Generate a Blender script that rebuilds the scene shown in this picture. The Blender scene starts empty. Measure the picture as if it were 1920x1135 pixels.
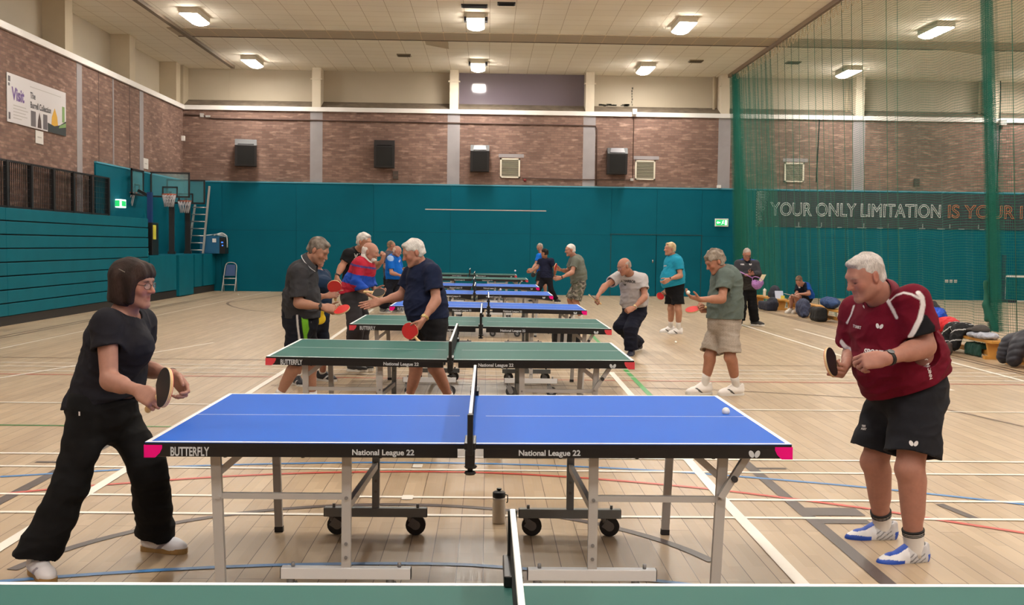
import bpy, bmesh, math, random
import numpy as np
from mathutils import Vector, Matrix

C = bpy.context.scene.collection
SC = bpy.context.scene
PI = math.pi

# ------------------------------------------------------------------ camera
FPX = 2070.0                       # focal length in pixels of the 1920 wide frame
EYE = np.array([0.0, 0.0, 1.6])
_yaw, _pitch, _roll = math.atan(48 / FPX), math.atan(106.9 / FPX), 0.0135
CF = np.array([math.sin(_yaw) * math.cos(_pitch), math.cos(_yaw) * math.cos(_pitch), -math.sin(_pitch)])
_r0 = np.array([math.cos(_yaw), -math.sin(_yaw), 0.0])
_u0 = np.cross(_r0, CF)
CR = math.cos(_roll) * _r0 + math.sin(_roll) * _u0
CU = math.cos(_roll) * _u0 - math.sin(_roll) * _r0
cd = bpy.data.cameras.new('camera')
cam = bpy.data.objects.new('camera', cd)
C.objects.link(cam)
cd.sensor_width = 36.0
cd.sensor_fit = 'HORIZONTAL'
cd.lens = 36.0 * FPX / 1920.0
cd.clip_start, cd.clip_end = 0.05, 200
cam.matrix_world = Matrix(((CR[0], CU[0], -CF[0], EYE[0]), (CR[1], CU[1], -CF[1], EYE[1]), (CR[2], CU[2], -CF[2], EYE[2]), (0, 0, 0, 1)))
SC.camera = cam


def at(px, py, y):
    """the point of the hall at depth y that the photograph shows at px, py"""
    d = FPX * CF + (px - 960) * CR - (py - 567.5) * CU
    return EYE + d * (y / d[1])


def on_floor(px, py, z=0.0):
    d = FPX * CF + (px - 960) * CR - (py - 567.5) * CU
    return EYE + d * ((z - 1.6) / d[2])


# ------------------------------------------------------------------ light
LAMP_POWER = 72.0
LAMP_COLOR = (1.0, 0.97, 0.93)
w = bpy.data.worlds.new('world')
SC.world = w
w.use_nodes = True
w.node_tree.nodes['Background'].inputs[0].default_value = (0.9, 0.95, 1.0, 1)
w.node_tree.nodes['Background'].inputs[1].default_value = 0.05
SC.view_settings.view_transform = 'Standard'
SC.view_settings.look = 'None'
SC.view_settings.gamma = 1.0
SC.view_settings.exposure = 0.0
SC.view_settings.use_curve_mapping = False
SC.cycles.max_bounces = 6
SC.cycles.diffuse_bounces = 4
SC.cycles.glossy_bounces = 3
SC.cycles.transparent_max_bounces = 24
SC.cycles.use_denoising = True
SC.cycles.use_adaptive_sampling = True
SC.cycles.adaptive_threshold = 0.025
SC.cycles.sample_clamp_indirect = 6.0


# ------------------------------------------------------------------ materials
def lin(c):
    return tuple(((v / 255.0 + 0.055) / 1.055) ** 2.4 if v > 10.3 else v / 255.0 / 12.92 for v in c)


def mat(name, rgb, rough=0.5, metal=0.0, emit=0.0, emit_rgb=None, alpha=1.0, noise=0.0, nscale=40.0, bump=0.0, bscale=200.0, spec=0.5, attr=None):
    m = bpy.data.materials.new(name)
    m.use_nodes = True
    nt = m.node_tree
    b = nt.nodes['Principled BSDF']
    col = lin(rgb) + (1,)
    b.inputs['Base Color'].default_value = col
    b.inputs['Roughness'].default_value = rough
    b.inputs['Metallic'].default_value = metal
    b.inputs['Specular IOR Level'].default_value = spec
    m.diffuse_color = col
    tc = None
    src = None
    if attr:
        a = nt.nodes.new('ShaderNodeAttribute')
        a.attribute_name = attr
        nt.links.new(a.outputs['Color'], b.inputs['Base Color'])
        src = a.outputs['Color']
    if noise > 0 or bump > 0:
        tc = nt.nodes.new('ShaderNodeTexCoord')
    if noise > 0:
        n = nt.nodes.new('ShaderNodeTexNoise')
        n.inputs['Scale'].default_value = nscale
        n.inputs['Detail'].default_value = 4
        nt.links.new(tc.outputs['Object'], n.inputs['Vector'])
        mr = nt.nodes.new('ShaderNodeMapRange')
        mr.inputs['From Min'].default_value, mr.inputs['From Max'].default_value = 0.3, 0.7
        mr.inputs['To Min'].default_value, mr.inputs['To Max'].default_value = 1 - noise, 1 + noise
        nt.links.new(n.outputs['Fac'], mr.inputs['Value'])
        mx = nt.nodes.new('ShaderNodeMix')
        mx.data_type = 'RGBA'
        mx.blend_type = 'MULTIPLY'
        mx.inputs['Factor'].default_value = 1
        if src:
            nt.links.new(src, mx.inputs['A'])
        else:
            mx.inputs['A'].default_value = col
        nt.links.new(mr.outputs['Result'], mx.inputs['B'])
        nt.links.new(mx.outputs['Result'], b.inputs['Base Color'])
    if bump > 0:
        n2 = nt.nodes.new('ShaderNodeTexNoise')
        n2.inputs['Scale'].default_value = bscale
        nt.links.new(tc.outputs['Object'], n2.inputs['Vector'])
        bp = nt.nodes.new('ShaderNodeBump')
        bp.inputs['Strength'].default_value = bump
        bp.inputs['Distance'].default_value = 0.002
        nt.links.new(n2.outputs['Fac'], bp.inputs['Height'])
        nt.links.new(bp.outputs['Normal'], b.inputs['Normal'])
    if emit > 0:
        b.inputs['Emission Color'].default_value = lin(emit_rgb or rgb) + (1,)
        b.inputs['Emission Strength'].default_value = emit
    if alpha < 1:
        b.inputs['Alpha'].default_value = alpha
    return m


class NT:
    """short hand for node trees"""
    def __init__(self, name):
        self.m = bpy.data.materials.new(name)
        self.m.use_nodes = True
        self.nt = self.m.node_tree
        self.b = self.nt.nodes['Principled BSDF']

    def n(self, kind, **kw):
        x = self.nt.nodes.new('ShaderNode' + kind)
        for k, v in kw.items():
            setattr(x, k, v)
        return x

    def l(self, a, b):
        self.nt.links.new(a, b)

    def coord(self, scale=(1, 1, 1), rot=(0, 0, 0), loc=(0, 0, 0)):
        tc = self.n('TexCoord')
        mp = self.n('Mapping')
        mp.inputs['Scale'].default_value = scale
        mp.inputs['Rotation'].default_value = rot
        mp.inputs['Location'].default_value = loc
        self.l(tc.outputs['Object'], mp.inputs['Vector'])
        return mp.outputs['Vector']

    def mix(self, fac, a, b, blend='MIX'):
        x = self.n('Mix', data_type='RGBA', blend_type=blend)
        for sock, v in (('Factor', fac), ('A', a), ('B', b)):
            if hasattr(v, 'links') or hasattr(v, 'is_output'):
                self.l(v, x.inputs[sock])
            else:
                x.inputs[sock].default_value = v if sock == 'Factor' else (tuple(v) + (1,) if len(v) == 3 else v)
        return x.outputs['Result']

    def ramp(self, val, a, b, lo=0.0, hi=1.0):
        r = self.n('MapRange')
        self.l(val, r.inputs['Value'])
        r.inputs['From Min'].default_value, r.inputs['From Max'].default_value = a, b
        r.inputs['To Min'].default_value, r.inputs['To Max'].default_value = lo, hi
        return r.outputs['Result']


# ------------------------------------------------------------------ mesh helpers
class MB:
    """collects shapes into one bmesh; every shape takes a material slot"""
    def __init__(self):
        self.bm = bmesh.new()
        self.slot = 0
        self.smooth = False

    def _fin(self, faces):
        for f in faces:
            f.material_index = self.slot
            f.smooth = self.smooth
        return faces

    def box(self, c, s, rot=None, bevel=0.0):
        """c centre, s full size"""
        mtx = Matrix.Translation(Vector(c))
        if rot is not None:
            mtx = mtx @ (rot.to_4x4() if isinstance(rot, Matrix) else Matrix.Rotation(rot, 4, 'Z'))
        r = bmesh.ops.create_cube(self.bm, size=1.0, matrix=mtx @ Matrix.Diagonal((s[0], s[1], s[2], 1)))
        vs = r['verts']
        fs = list({f for v in vs for f in v.link_faces})
        self._fin(fs)
        if bevel > 0:
            es = list({e for v in vs for e in v.link_edges})
            rb = bmesh.ops.bevel(self.bm, geom=es, offset=bevel, segments=2, affect='EDGES', profile=0.5)
            self._fin(rb['faces'])
        return self

    def bb(self, x0, x1, y0, y1, z0, z1, bevel=0.0):
        return self.box(((x0 + x1) / 2, (y0 + y1) / 2, (z0 + z1) / 2), (abs(x1 - x0), abs(y1 - y0), abs(z1 - z0)), None, bevel)

    def bar(self, a, b, w, h, up=(0, 0, 1), bevel=0.0):
        """a rectangular bar from a to b, w across and h along up"""
        a, b = Vector(a), Vector(b)
        d = (b - a)
        L = d.length
        d.normalize()
        u = Vector(up)
        s = d.cross(u)
        if s.length < 1e-4:
            s = d.cross(Vector((1, 0, 0)))
        s.normalize()
        u = s.cross(d)
        rot = Matrix((s, d, u)).transposed()
        return self.box((a + b) / 2, (w, L, h), rot, bevel)

    def cyl(self, a, b, r, r2=None, seg=16, caps=True):
        a, b = Vector(a), Vector(b)
        d = b - a
        L = d.length
        if L < 1e-6:
            return self
        rot = d.to_track_quat('Z', 'Y').to_matrix().to_4x4()
        mtx = Matrix.Translation((a + b) / 2) @ rot
        k = bmesh.ops.create_cone(self.bm, cap_ends=caps, segments=seg, radius1=r, radius2=r if r2 is None else r2, depth=L, matrix=mtx)
        fs = list({f for v in k['verts'] for f in v.link_faces})
        self._fin(fs)
        for f in fs:
            if len(f.verts) == 4:
                f.smooth = True
        return self

    def ball(self, c, r, seg=16, scale=(1, 1, 1), rot=None):
        mtx = Matrix.Translation(Vector(c))
        if rot is not None:
            mtx = mtx @ rot.to_4x4()
        k = bmesh.ops.create_uvsphere(self.bm, u_segments=seg, v_segments=max(6, seg // 2), radius=r, matrix=mtx @ Matrix.Diagonal((*scale, 1)))
        fs = list({f for v in k['verts'] for f in v.link_faces})
        self._fin(fs)
        for f in fs:
            f.smooth = True
        return self

    def tube(self, pts, r, seg=8, closed=False):
        pts = [Vector(p) for p in pts]
        n = len(pts)
        rings = []
        prev = None
        for i, p in enumerate(pts):
            if closed:
                t = pts[(i + 1) % n] - pts[i - 1]
            else:
                t = pts[min(i + 1, n - 1)] - pts[max(i - 1, 0)]
            t.normalize()
            if prev is None:
                s = t.cross(Vector((0, 0, 1)))
                if s.length < 1e-3:
                    s = t.cross(Vector((1, 0, 0)))
            else:
                s = prev - t * prev.dot(t)
            s.normalize()
            prev = s
            u = s.cross(t)
            rr = r[i] if isinstance(r, (list, tuple)) else r
            rings.append([self.bm.verts.new(p + s * math.cos(2 * PI * k / seg) * rr + u * math.sin(2 * PI * k / seg) * rr) for k in range(seg)])
        fs = []
        m = n if closed else n - 1
        for i in range(m):
            A, B = rings[i], rings[(i + 1) % n]
            for k in range(seg):
                f = self.bm.faces.new((A[k], A[(k + 1) % seg], B[(k + 1) % seg], B[k]))
                f.smooth = True
                fs.append(f)
        if not closed:
            fs.append(self.bm.faces.new(rings[0][::-1]))
            fs.append(self.bm.faces.new(rings[-1]))
        for f in fs:
            f.material_index = self.slot
        return self

    def lathe(self, c, prof, seg=24, axis=None):
        """prof list of (radius, height) turned about the axis through c"""
        c = Vector(c)
        rot = Matrix.Identity(3) if axis is None else Vector(axis).to_track_quat('Z', 'Y').to_matrix()
        rings = []
        for r, h in prof:
            rings.append([self.bm.verts.new(c + rot @ Vector((r * math.cos(2 * PI * k / seg), r * math.sin(2 * PI * k / seg), h))) for k in range(seg)])
        for A, B in zip(rings, rings[1:]):
            for k in range(seg):
                f = self.bm.faces.new((A[k], A[(k + 1) % seg], B[(k + 1) % seg], B[k]))
                f.smooth = True
                f.material_index = self.slot
        for ring in (rings[0][::-1], rings[-1]):
            f = self.bm.faces.new(ring)
            f.material_index = self.slot
        return self

    def prism(self, pts, vec):
        """polygon pts pushed along vec"""
        v = Vector(vec)
        a = [self.bm.verts.new(Vector(p)) for p in pts]
        b = [self.bm.verts.new(Vector(p) + v) for p in pts]
        n = len(a)
        fs = [self.bm.faces.new(a[::-1]), self.bm.faces.new(b)]
        for i in range(n):
            fs.append(self.bm.faces.new((a[i], a[(i + 1) % n], b[(i + 1) % n], b[i])))
        self._fin(fs)
        return self

    def quad(self, a, b, c, d):
        f = self.bm.faces.new([self.bm.verts.new(Vector(p)) for p in (a, b, c, d)])
        self._fin([f])
        return self

    def build(self, name, mats, parent=None, kind=None, origin=None):
        bmesh.ops.recalc_face_normals(self.bm, faces=self.bm.faces[:])
        me = bpy.data.meshes.new(name)
        if origin is not None:
            bmesh.ops.translate(self.bm, verts=self.bm.verts[:], vec=-Vector(origin))
        self.bm.to_mesh(me)
        self.bm.free()
        for m in (mats if isinstance(mats, (list, tuple)) else [mats]):
            me.materials.append(m)
        o = bpy.data.objects.new(name, me)
        C.objects.link(o)
        if origin is not None:
            o.location = origin
        if parent is not None:
            o.parent = parent
        if kind:
            o['kind'] = kind
        return o


def tag(o, label, cat, group=None, kind=None):
    o['label'] = label
    o['category'] = cat
    if group:
        o['group'] = group
    if kind:
        o['kind'] = kind
    return o


def thing(name, label, cat, loc=(0, 0, 0), rotz=0.0, group=None):
    o = bpy.data.objects.new(name, None)
    o.empty_display_size = 0.1
    C.objects.link(o)
    o.location = loc
    o.rotation_euler = (0, 0, rotz)
    return tag(o, label, cat, group)


def struct(name, mb, mats):
    return mb.build(name, mats, None, 'structure')


def copy_tree(o, parent=None):
    c = o.copy()
    C.objects.link(c)
    if parent is not None:
        c.parent = parent
    for ch in list(o.children):
        copy_tree(ch, c)
    return c


def text_mesh(s, size, depth=0.0, bold=0.0, xscale=1.0, outline=0.0, align='LEFT', spacing=1.0):
    """letters as a mesh lying in the local x-z plane, facing -y"""
    cu = bpy.data.curves.new('lettering', 'FONT')
    cu.body = s
    cu.size = size
    cu.align_x = align
    cu.space_character = spacing
    cu.resolution_u = 6
    if outline > 0:
        cu.fill_mode = 'NONE'
        cu.bevel_depth = outline
        cu.bevel_resolution = 1
    else:
        cu.extrude = depth
        cu.offset = bold
    ob = bpy.data.objects.new('lettering', cu)
    C.objects.link(ob)
    dg = bpy.context.evaluated_depsgraph_get()
    me = bpy.data.meshes.new_from_object(ob.evaluated_get(dg))
    bpy.data.objects.remove(ob)
    bpy.data.curves.remove(cu)
    me.transform(Matrix.Diagonal((xscale, 1, 1, 1)))
    me.transform(Matrix.Rotation(PI / 2, 4, 'X'))
    return me


def lettering(name, me, m, loc, rot=None, parent=None):
    """adds a letter mesh; rot is a 3x3 matrix"""
    me.materials.clear()
    me.materials.append(m)
    o = bpy.data.objects.new(name, me)
    C.objects.link(o)
    mw = Matrix.Translation(Vector(loc))
    if rot is not None:
        mw = mw @ rot.to_4x4()
    o.matrix_local = mw
    if parent is not None:
        o.parent = parent
    return o
# ------------------------------------------------------------------ the hall
YW, XL, XR, YB, ZC = 36.1, -9.86, 24.0, -7.5, 7.25
YG = 36.7                                       # the recessed panels above the ledge

# floor boards
t = NT('sports_floor')
vec = t.coord(rot=(0, 0, PI / 2))
bk = t.n('TexBrick', offset=0.37, offset_frequency=2)
t.l(vec, bk.inputs['Vector'])
bk.inputs['Scale'].default_value = 1.0
bk.inputs['Brick Width'].default_value = 2.6
bk.inputs['Row Height'].default_value = 0.13
bk.inputs['Mortar Size'].default_value = 0.0023
bk.inputs['Mortar Smooth'].default_value = 0.3
bk.inputs['Bias'].default_value = 0.0
bk.inputs['Color1'].default_value = lin((190, 169, 141)) + (1,)
bk.inputs['Color2'].default_value = lin((174, 152, 125)) + (1,)
bk.inputs['Mortar'].default_value = lin((82, 60, 44)) + (1,)
bk2 = t.n('TexBrick', offset=0.5, offset_frequency=2)
t.l(vec, bk2.inputs['Vector'])
for k, v in (('Scale', 1.0), ('Brick Width', 0.42), ('Row Height', 0.065), ('Mortar Size', 0.0), ('Bias', 0.0)):
    bk2.inputs[k].default_value = v
bk2.inputs['Color1'].default_value = (1, 1, 1, 1)
bk2.inputs['Color2'].default_value = (0.86, 0.84, 0.81, 1)
ns = t.n('TexNoise')
ns.inputs['Scale'].default_value = 0.35
ns.inputs['Detail'].default_value = 5
t.l(t.coord(), ns.inputs['Vector'])
ns2 = t.n('TexNoise')
ns2.inputs['Scale'].default_value = 1.0
ns2.inputs['Detail'].default_value = 6
t.l(t.coord(scale=(60, 3, 1)), ns2.inputs['Vector'])
c = t.mix(1.0, bk.outputs['Color'], bk2.outputs['Color'], 'MULTIPLY')
c = t.mix(1.0, c, t.ramp(ns.outputs['Fac'], 0.3, 0.7, 0.92, 1.06), 'MULTIPLY')
c = t.mix(1.0, c, t.ramp(ns2.outputs['Fac'], 0.3, 0.7, 0.93, 1.05), 'MULTIPLY')
t.l(c, t.b.inputs['Base Color'])
t.l(t.ramp(ns2.outputs['Fac'], 0.3, 0.7, 0.30, 0.42), t.b.inputs['Roughness'])
t.b.inputs['Specular IOR Level'].default_value = 0.45
M_floor = t.m
struct('floor', MB().bb(XL - 1, XR + 1, YB - 1, YW + 1, -0.2, 0), M_floor)


def brick_mat(name, along):
    t = NT(name)
    tc = t.n('TexCoord')
    sx = t.n('SeparateXYZ')
    t.l(tc.outputs['Object'], sx.inputs[0])
    cb = t.n('CombineXYZ')
    t.l(sx.outputs[along], cb.inputs[0])
    t.l(sx.outputs[2], cb.inputs[1])
    bk = t.n('TexBrick')
    t.l(cb.outputs[0], bk.inputs['Vector'])
    for k, v in (('Scale', 1.0), ('Brick Width', 0.225), ('Row Height', 0.075), ('Mortar Size', 0.007), ('Mortar Smooth', 0.2), ('Bias', -0.1)):
        bk.inputs[k].default_value = v
    bk.inputs['Color1'].default_value = lin((136, 108, 97)) + (1,)
    bk.inputs['Color2'].default_value = lin((112, 87, 78)) + (1,)
    bk.inputs['Mortar'].default_value = lin((112, 95, 86)) + (1,)
    n1 = t.n('TexNoise')
    n1.inputs['Scale'].default_value = 0.55
    n1.inputs['Detail'].default_value = 5
    t.l(cb.outputs[0], n1.inputs['Vector'])
    # pale scuffed bricks in clusters
    n2 = t.n('TexNoise')
    n2.inputs['Scale'].default_value = 3.0
    n2.inputs['Detail'].default_value = 3
    mp = t.n('Mapping')
    mp.inputs['Scale'].default_value = (0.8, 3.2, 1)
    t.l(cb.outputs[0], mp.inputs['Vector'])
    t.l(mp.outputs[0], n2.inputs['Vector'])
    c = t.mix(1.0, bk.outputs['Color'], t.ramp(n1.outputs['Fac'], 0.35, 0.65, 0.84, 1.14), 'MULTIPLY')
    f = t.ramp(n2.outputs['Fac'], 0.56, 0.72, 0.0, 0.45)
    c = t.mix(f, c, lin((196, 165, 150)))
    t.l(c, t.b.inputs['Base Color'])
    t.b.inputs['Roughness'].default_value = 0.85
    t.b.inputs['Specular IOR Level'].default_value = 0.2
    return t.m


M_brick_x = brick_mat('brick_back', 0)
M_brick_y = brick_mat('brick_side', 1)
M_teal = mat('teal_paint', (0, 90, 108), 0.65, noise=0.05, nscale=1.3, spec=0.12)
M_tealtop = mat('teal_cap', (70, 150, 172), 0.5)
M_tealbox = mat('teal_vinyl', (0, 94, 110), 0.6, noise=0.06, nscale=2.0, spec=0.15)
M_conc = mat('concrete_grey', (150, 144, 146), 0.8, noise=0.06, nscale=3)
M_cream = mat('cream_paint', (186, 172, 148), 0.7, noise=0.05, nscale=2)
M_cream2 = mat('cream_column', (208, 196, 176), 0.6, noise=0.03, nscale=3)
M_panel = mat('cream_panel', (178, 166, 146), 0.6, noise=0.04, nscale=0.8)
M_white = mat('white_paint', (232, 228, 224), 0.5)
M_sill = mat('sill_grey', (112, 100, 86), 0.9, noise=0.25, nscale=4)
M_dark = mat('dark_gap', (14, 15, 16), 0.9)
M_black = mat('black_metal', (22, 22, 24), 0.45)
M_blackp = mat('black_plastic', (18, 18, 19), 0.4)
M_pipe = mat('pipe_brown', (88, 66, 58), 0.6)
M_grey = mat('light_grey', (176, 172, 168), 0.6)
M_violet = mat('glossy_violet_panel', (118, 108, 118), 0.08, spec=0.7)

# back wall: brick above, teal boards below
COLX = [-10.0, -5.57, -1.13, 3.28, 7.70, 12.12, 16.56, 21.0]
mb = MB()
mb.bb(XL - 0.8, XR + 0.8, YW, YW + 0.3, 0, 5.86)
struct('wall_back', mb, [M_brick_x])
mb = MB()
for i, x in enumerate(COLX[1:], 1):
    mb.bb(x - 0.2, x + 0.2, YW - 0.006, YW + 0.05, 3.5, 5.86)
struct('trim_1', mb, M_conc)
mb = MB()
edges = [XL, -8.6, -6.2, -3.7, -1.2, 1.4, 4.04, 5.53, 7.01, 9.4, 11.8, 14.2, 16.6, 19.0, 21.5, XR]
for a, b in zip(edges, edges[1:]):
    door = a in (4.04, 5.53)
    if not door:
        mb.bb(a + 0.003, b - 0.003, YW - 0.045, YW, 0, 1.985)
        mb.bb(a + 0.003, b - 0.003, YW - 0.045, YW, 1.99, 3.52)
    else:
        mb.bb(a + 0.003, b - 0.003, YW - 0.045, YW, 2.03, 3.52)
mb.slot = 1
mb.bb(XL, XR, YW - 0.06, YW, 3.52, 3.56)
mb.slot = 2
mb.bb(XL, XR, YW - 0.012, YW, 0.0, 3.5)
struct('wall_back_boards', mb, [M_teal, M_tealtop, M_dark])
# a pale chalky mark line on the boards
mb = MB()
mb.bb(-2.03, 1.91, YW - 0.052, YW - 0.045, 2.725, 2.755)
struct('trim_2', mb, M_grey)
# flush double door
d1 = MB().bb(4.055, 5.52, YW - 0.05, YW - 0.012, 0.01, 2.0).build('door_1', M_teal, None, 'structure')
MB().bb(5.40, 5.44, YW - 0.075, YW - 0.05, 1.10, 1.2).ball((5.42, YW - 0.09, 1.15), 0.03).build('door_handle', mat('chrome', (190, 190, 190), 0.25, 1.0), d1)
MB().bb(5.54, 7.0, YW - 0.05, YW - 0.012, 0.01, 2.0).build('door_2', M_teal, None, 'structure')
mb = MB()
mb.bb(4.0, 7.05, YW - 0.06, YW - 0.045, 2.005, 2.03)
mb.bb(4.03, 4.05, YW - 0.049, YW - 0.03, 0, 2.03)
mb.bb(7.005, 7.03, YW - 0.049, YW - 0.03, 0, 2.03)
struct('trim_3', mb, mat('teal_dark', (4, 62, 68), 0.6))
# ledge, sill and recessed upper bays of the back wall
struct('trim_4', MB().bb(XL, XR, YW - 0.07, YW + 0.1, 5.84, 5.98), M_white)
mb = MB()
mb.prism([(XL, YW, 5.9), (XL, YW, 5.985), (XL, YG, 6.235), (XL, YG, 5.9)], (XR - XL, 0, 0))
struct('trim_5', mb, M_sill)
mb = MB()
for a, b in zip(COLX, COLX[1:] + [XR + 2]):
    v = abs(a + 1.13) < 0.1
    mb.slot = 1 if v else 0
    n = 3
    for k in range(n):
        p, q = a + 0.1 + (b - a - 0.2) * k / n, a + 0.1 + (b - a - 0.2) * (k + 1) / n
        mb.bb(p, q - (0 if v else 0.006), YG, YG + 0.2, 6.0, ZC + 0.3)
mb.slot = 0
mb.bb(XL - 2, XR + 2, YG + 0.01, YG + 0.25, 5.8, ZC + 0.3)
struct('wall_back_upper', mb, [M_panel, M_violet])
mb = MB()
for x in COLX[1:]:
    mb.bb(x - 0.14, x + 0.14, YW - 0.03, YG, 5.97, ZC)
    mb.bb(x - 0.19, x + 0.19, YW - 0.05, YW + 0.1, 6.86, 6.90)
struct('trim_6', mb, M_cream2)
mb = MB()
for x in COLX[4:]:
    mb.cyl((x - 0.28, YG - 0.12, 6.0), (x - 0.28, YG - 0.12, ZC), 0.045, seg=10)
struct('trim_7', mb, M_cream)
# peeling paint at the foot of one bay
mb = MB()
random.seed(4)
for k in range(16):
    x = 3.65 + random.random() * 1.0
    mb.box((x, YG - 0.003, 6.26 + random.random() * 0.05), (0.05 + random.random() * 0.14, 0.006, 0.02 + random.random() * 0.05), None)
for k in range(7):
    mb.box((4.72 + random.random() * 0.02, YG - 0.003, 6.3 + k * 0.09), (0.02 + random.random() * 0.03, 0.006, 0.07))
struct('trim_8', mb, mat('bare_patch', (86, 84, 74), 0.9))

# left wall
mb = MB()
mb.bb(XL - 0.3, XL, YB, YW, 0, 5.86)
struct('wall_left', mb, M_brick_y)
mb = MB()
mb.bb(XL, XL + 0.045, 28.0, YW, 0, 3.53)
mb.slot = 1
mb.bb(XL, XL + 0.06, 28.0, YW, 3.53, 3.57)
struct('wall_left_boards', mb, [M_teal, M_tealtop])
LY = [35.65, 31.1, 26.45, 21.9, 17.4, 12.9, 8.4, 3.9, -0.6, -5.1]
mb = MB()
for y in (31.81, 27.02, 22.4, 17.9, 13.4, 8.9, 4.4, -0.1):
    mb.bb(XL, XL + 0.008, y - 0.17, y + 0.17, 0, 5.86)
mb.bb(XL, XL + 0.02, 29.38, 29.44, 3.5, 5.86)
struct('trim_9', mb, M_conc)
mb = MB()
for y in (28.36, 30.78):
    mb.bb(XL, XL + 0.006, y - 0.02, y + 0.02, 3.57, 5.86)
struct('trim_10', mb, M_pipe)
struct('trim_11', MB().bb(XL - 0.1, XL + 0.07, YB, YW - 0.07, 5.84, 5.98), M_white)
mb = MB()
mb.prism([(XL, YB, 5.9), (XL, YB, 5.985), (XL - 0.55, YB, 6.2), (XL - 0.55, YB, 5.9)], (0, YG - YB, 0))
struct('trim_12', mb, M_sill)
mb = MB()
mb.bb(XL - 0.75, XL - 0.55, YB, YG + 0.2, 5.8, ZC + 0.3)
struct('wall_left_upper', mb, M_panel)
mb = MB()
for y in LY:
    mb.bb(XL - 0.6, XL - 0.02, y - 0.24, y + 0.24, 5.97, ZC)
mb.bb(XL - 0.6, XL + 0.02, YW - 0.02, YG + 0.1, 5.97, ZC)
struct('trim_13', mb, M_cream)
# right and rear walls, outside the picture but closing the hall
struct('wall_right', MB().bb(XR, XR + 0.3, YB, YG, 0, ZC), M_brick_y)
struct('wall_rear', MB().bb(XL - 1, XR, YB - 0.3, YB, 0, ZC), M_brick_x)

# ceiling of pale tiles with a duller strip
t = NT('ceiling_tiles')
bk = t.n('TexBrick', offset=0.0)
t.l(t.coord(), bk.inputs['Vector'])
for k, v in (('Scale', 1.0), ('Brick Width', 0.62), ('Row Height', 0.62), ('Mortar Size', 0.006), ('Mortar Smooth', 0.4), ('Bias', 0.0)):
    bk.inputs[k].default_value = v
bk.inputs['Color1'].default_value = lin((247, 240, 225)) + (1,)
bk.inputs['Color2'].default_value = lin((244, 236, 220)) + (1,)
bk.inputs['Mortar'].default_value = lin((178, 160, 134)) + (1,)
n1 = t.n('TexNoise')
n1.inputs['Scale'].default_value = 0.3
t.l(t.coord(), n1.inputs['Vector'])
t.l(t.mix(1.0, bk.outputs['Color'], t.ramp(n1.outputs['Fac'], 0.3, 0.7, 0.94, 1.04), 'MULTIPLY'), t.b.inputs['Base Color'])
t.b.inputs['Roughness'].default_value = 0.8
t.b.inputs['Specular IOR Level'].default_value = 0.15
struct('ceiling', MB().bb(XL - 1, XR + 1, YB - 1, YG + 0.4, ZC, ZC + 0.2), t.m)
t = NT('ceiling_strip')
bk = t.n('TexBrick', offset=0.0)
t.l(t.coord(), bk.inputs['Vector'])
for k, v in (('Scale', 1.0), ('Brick Width', 0.62), ('Row Height', 2.0), ('Mortar Size', 0.014), ('Mortar Smooth', 0.2)):
    bk.inputs[k].default_value = v
bk.inputs['Color1'].default_value = lin((184, 170, 150)) + (1,)
bk.inputs['Color2'].default_value = lin((178, 164, 144)) + (1,)
bk.inputs['Mortar'].default_value = lin((205, 186, 156)) + (1,)
t.l(bk.outputs['Color'], t.b.inputs['Base Color'])
t.b.inputs['Roughness'].default_value = 0.8
mb = MB()
mb.bb(-8.55, XR, 29.75, 30.85, ZC - 0.02, ZC + 0.02)
mb.slot = 1
mb.bb(-8.55, XR, 30.85, 30.9, ZC - 0.035, ZC + 0.02)
struct('trim_14', mb, [t.m, M_sill])
# cable tray along the ceiling on the left
mb = MB()
mb.bb(-8.29, -8.17, YB, 36.0, ZC - 0.09, ZC - 0.003)
mb.build('cable_tray', mat('tray_grey', (120, 106, 90), 0.6), None)
tag(bpy.data.objects['cable_tray'], 'long grey cable tray running along the ceiling above the left wall', 'cable tray')

# vents and gaps of the ceiling
for nm, x, y, w_, l_, label in (
        ('ceiling_vent', -0.37, 26.4, 0.62, 0.30, 'black slot vent in the ceiling in front of the middle lamp'),
        ('ceiling_vent', 0.38, 26.1, 0.42, 0.26, 'small grey vent in the ceiling right of the black slot vent'),
        ('ceiling_vent', -2.55, 33.4, 0.42, 0.34, 'grey ceiling vent above the second speaker from the left corner'),
        ('ceiling_vent', 6.23, 33.55, 0.42, 0.34, 'grey ceiling vent just left of the net rail'),
        ('ceiling_vent', 9.18, 33.5, 0.42, 0.34, 'grey ceiling vent seen through the net beside the rail')):
    dk = 'black slot' in label
    r = thing(nm, label, 'vent', (x, y, ZC), 0)
    MB().bb(-w_ / 2, w_ / 2, -l_ / 2, l_ / 2, -0.03, 0).build('frame', M_black if dk else mat('vent_grey', (120, 108, 88), 0.6), r)
    s = MB()
    for k in range(5):
        yy = -l_ / 2 + l_ * (k + 0.5) / 5
        s.bb(-w_ / 2 + 0.03, w_ / 2 - 0.03, yy - 0.012, yy + 0.012, -0.04, -0.03)
    s.build('slats', M_dark if dk else mat('vent_slat', (92, 82, 66), 0.6), r)
r = thing('ceiling_panel', 'ceiling tile hanging open with a dark gap behind the dull strip', 'ceiling tile', (-1.47, 31.2, ZC))
MB().prism([(-0.32, -0.3, -0.03), (-0.32, 0.3, -0.03), (0.32, 0.3, -0.14), (0.32, -0.3, -0.03)], (0, 0, 0.02)).build('tile', M_cream, r)
MB().bb(-0.31, 0.31, -0.28, 0.28, -0.012, 0).build('gap', M_dark, r)
r = thing('ceiling_panel', 'pair of loose ceiling tiles with dark gaps seen through the net', 'ceiling tile', (13.35, 30.6, ZC))
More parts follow.
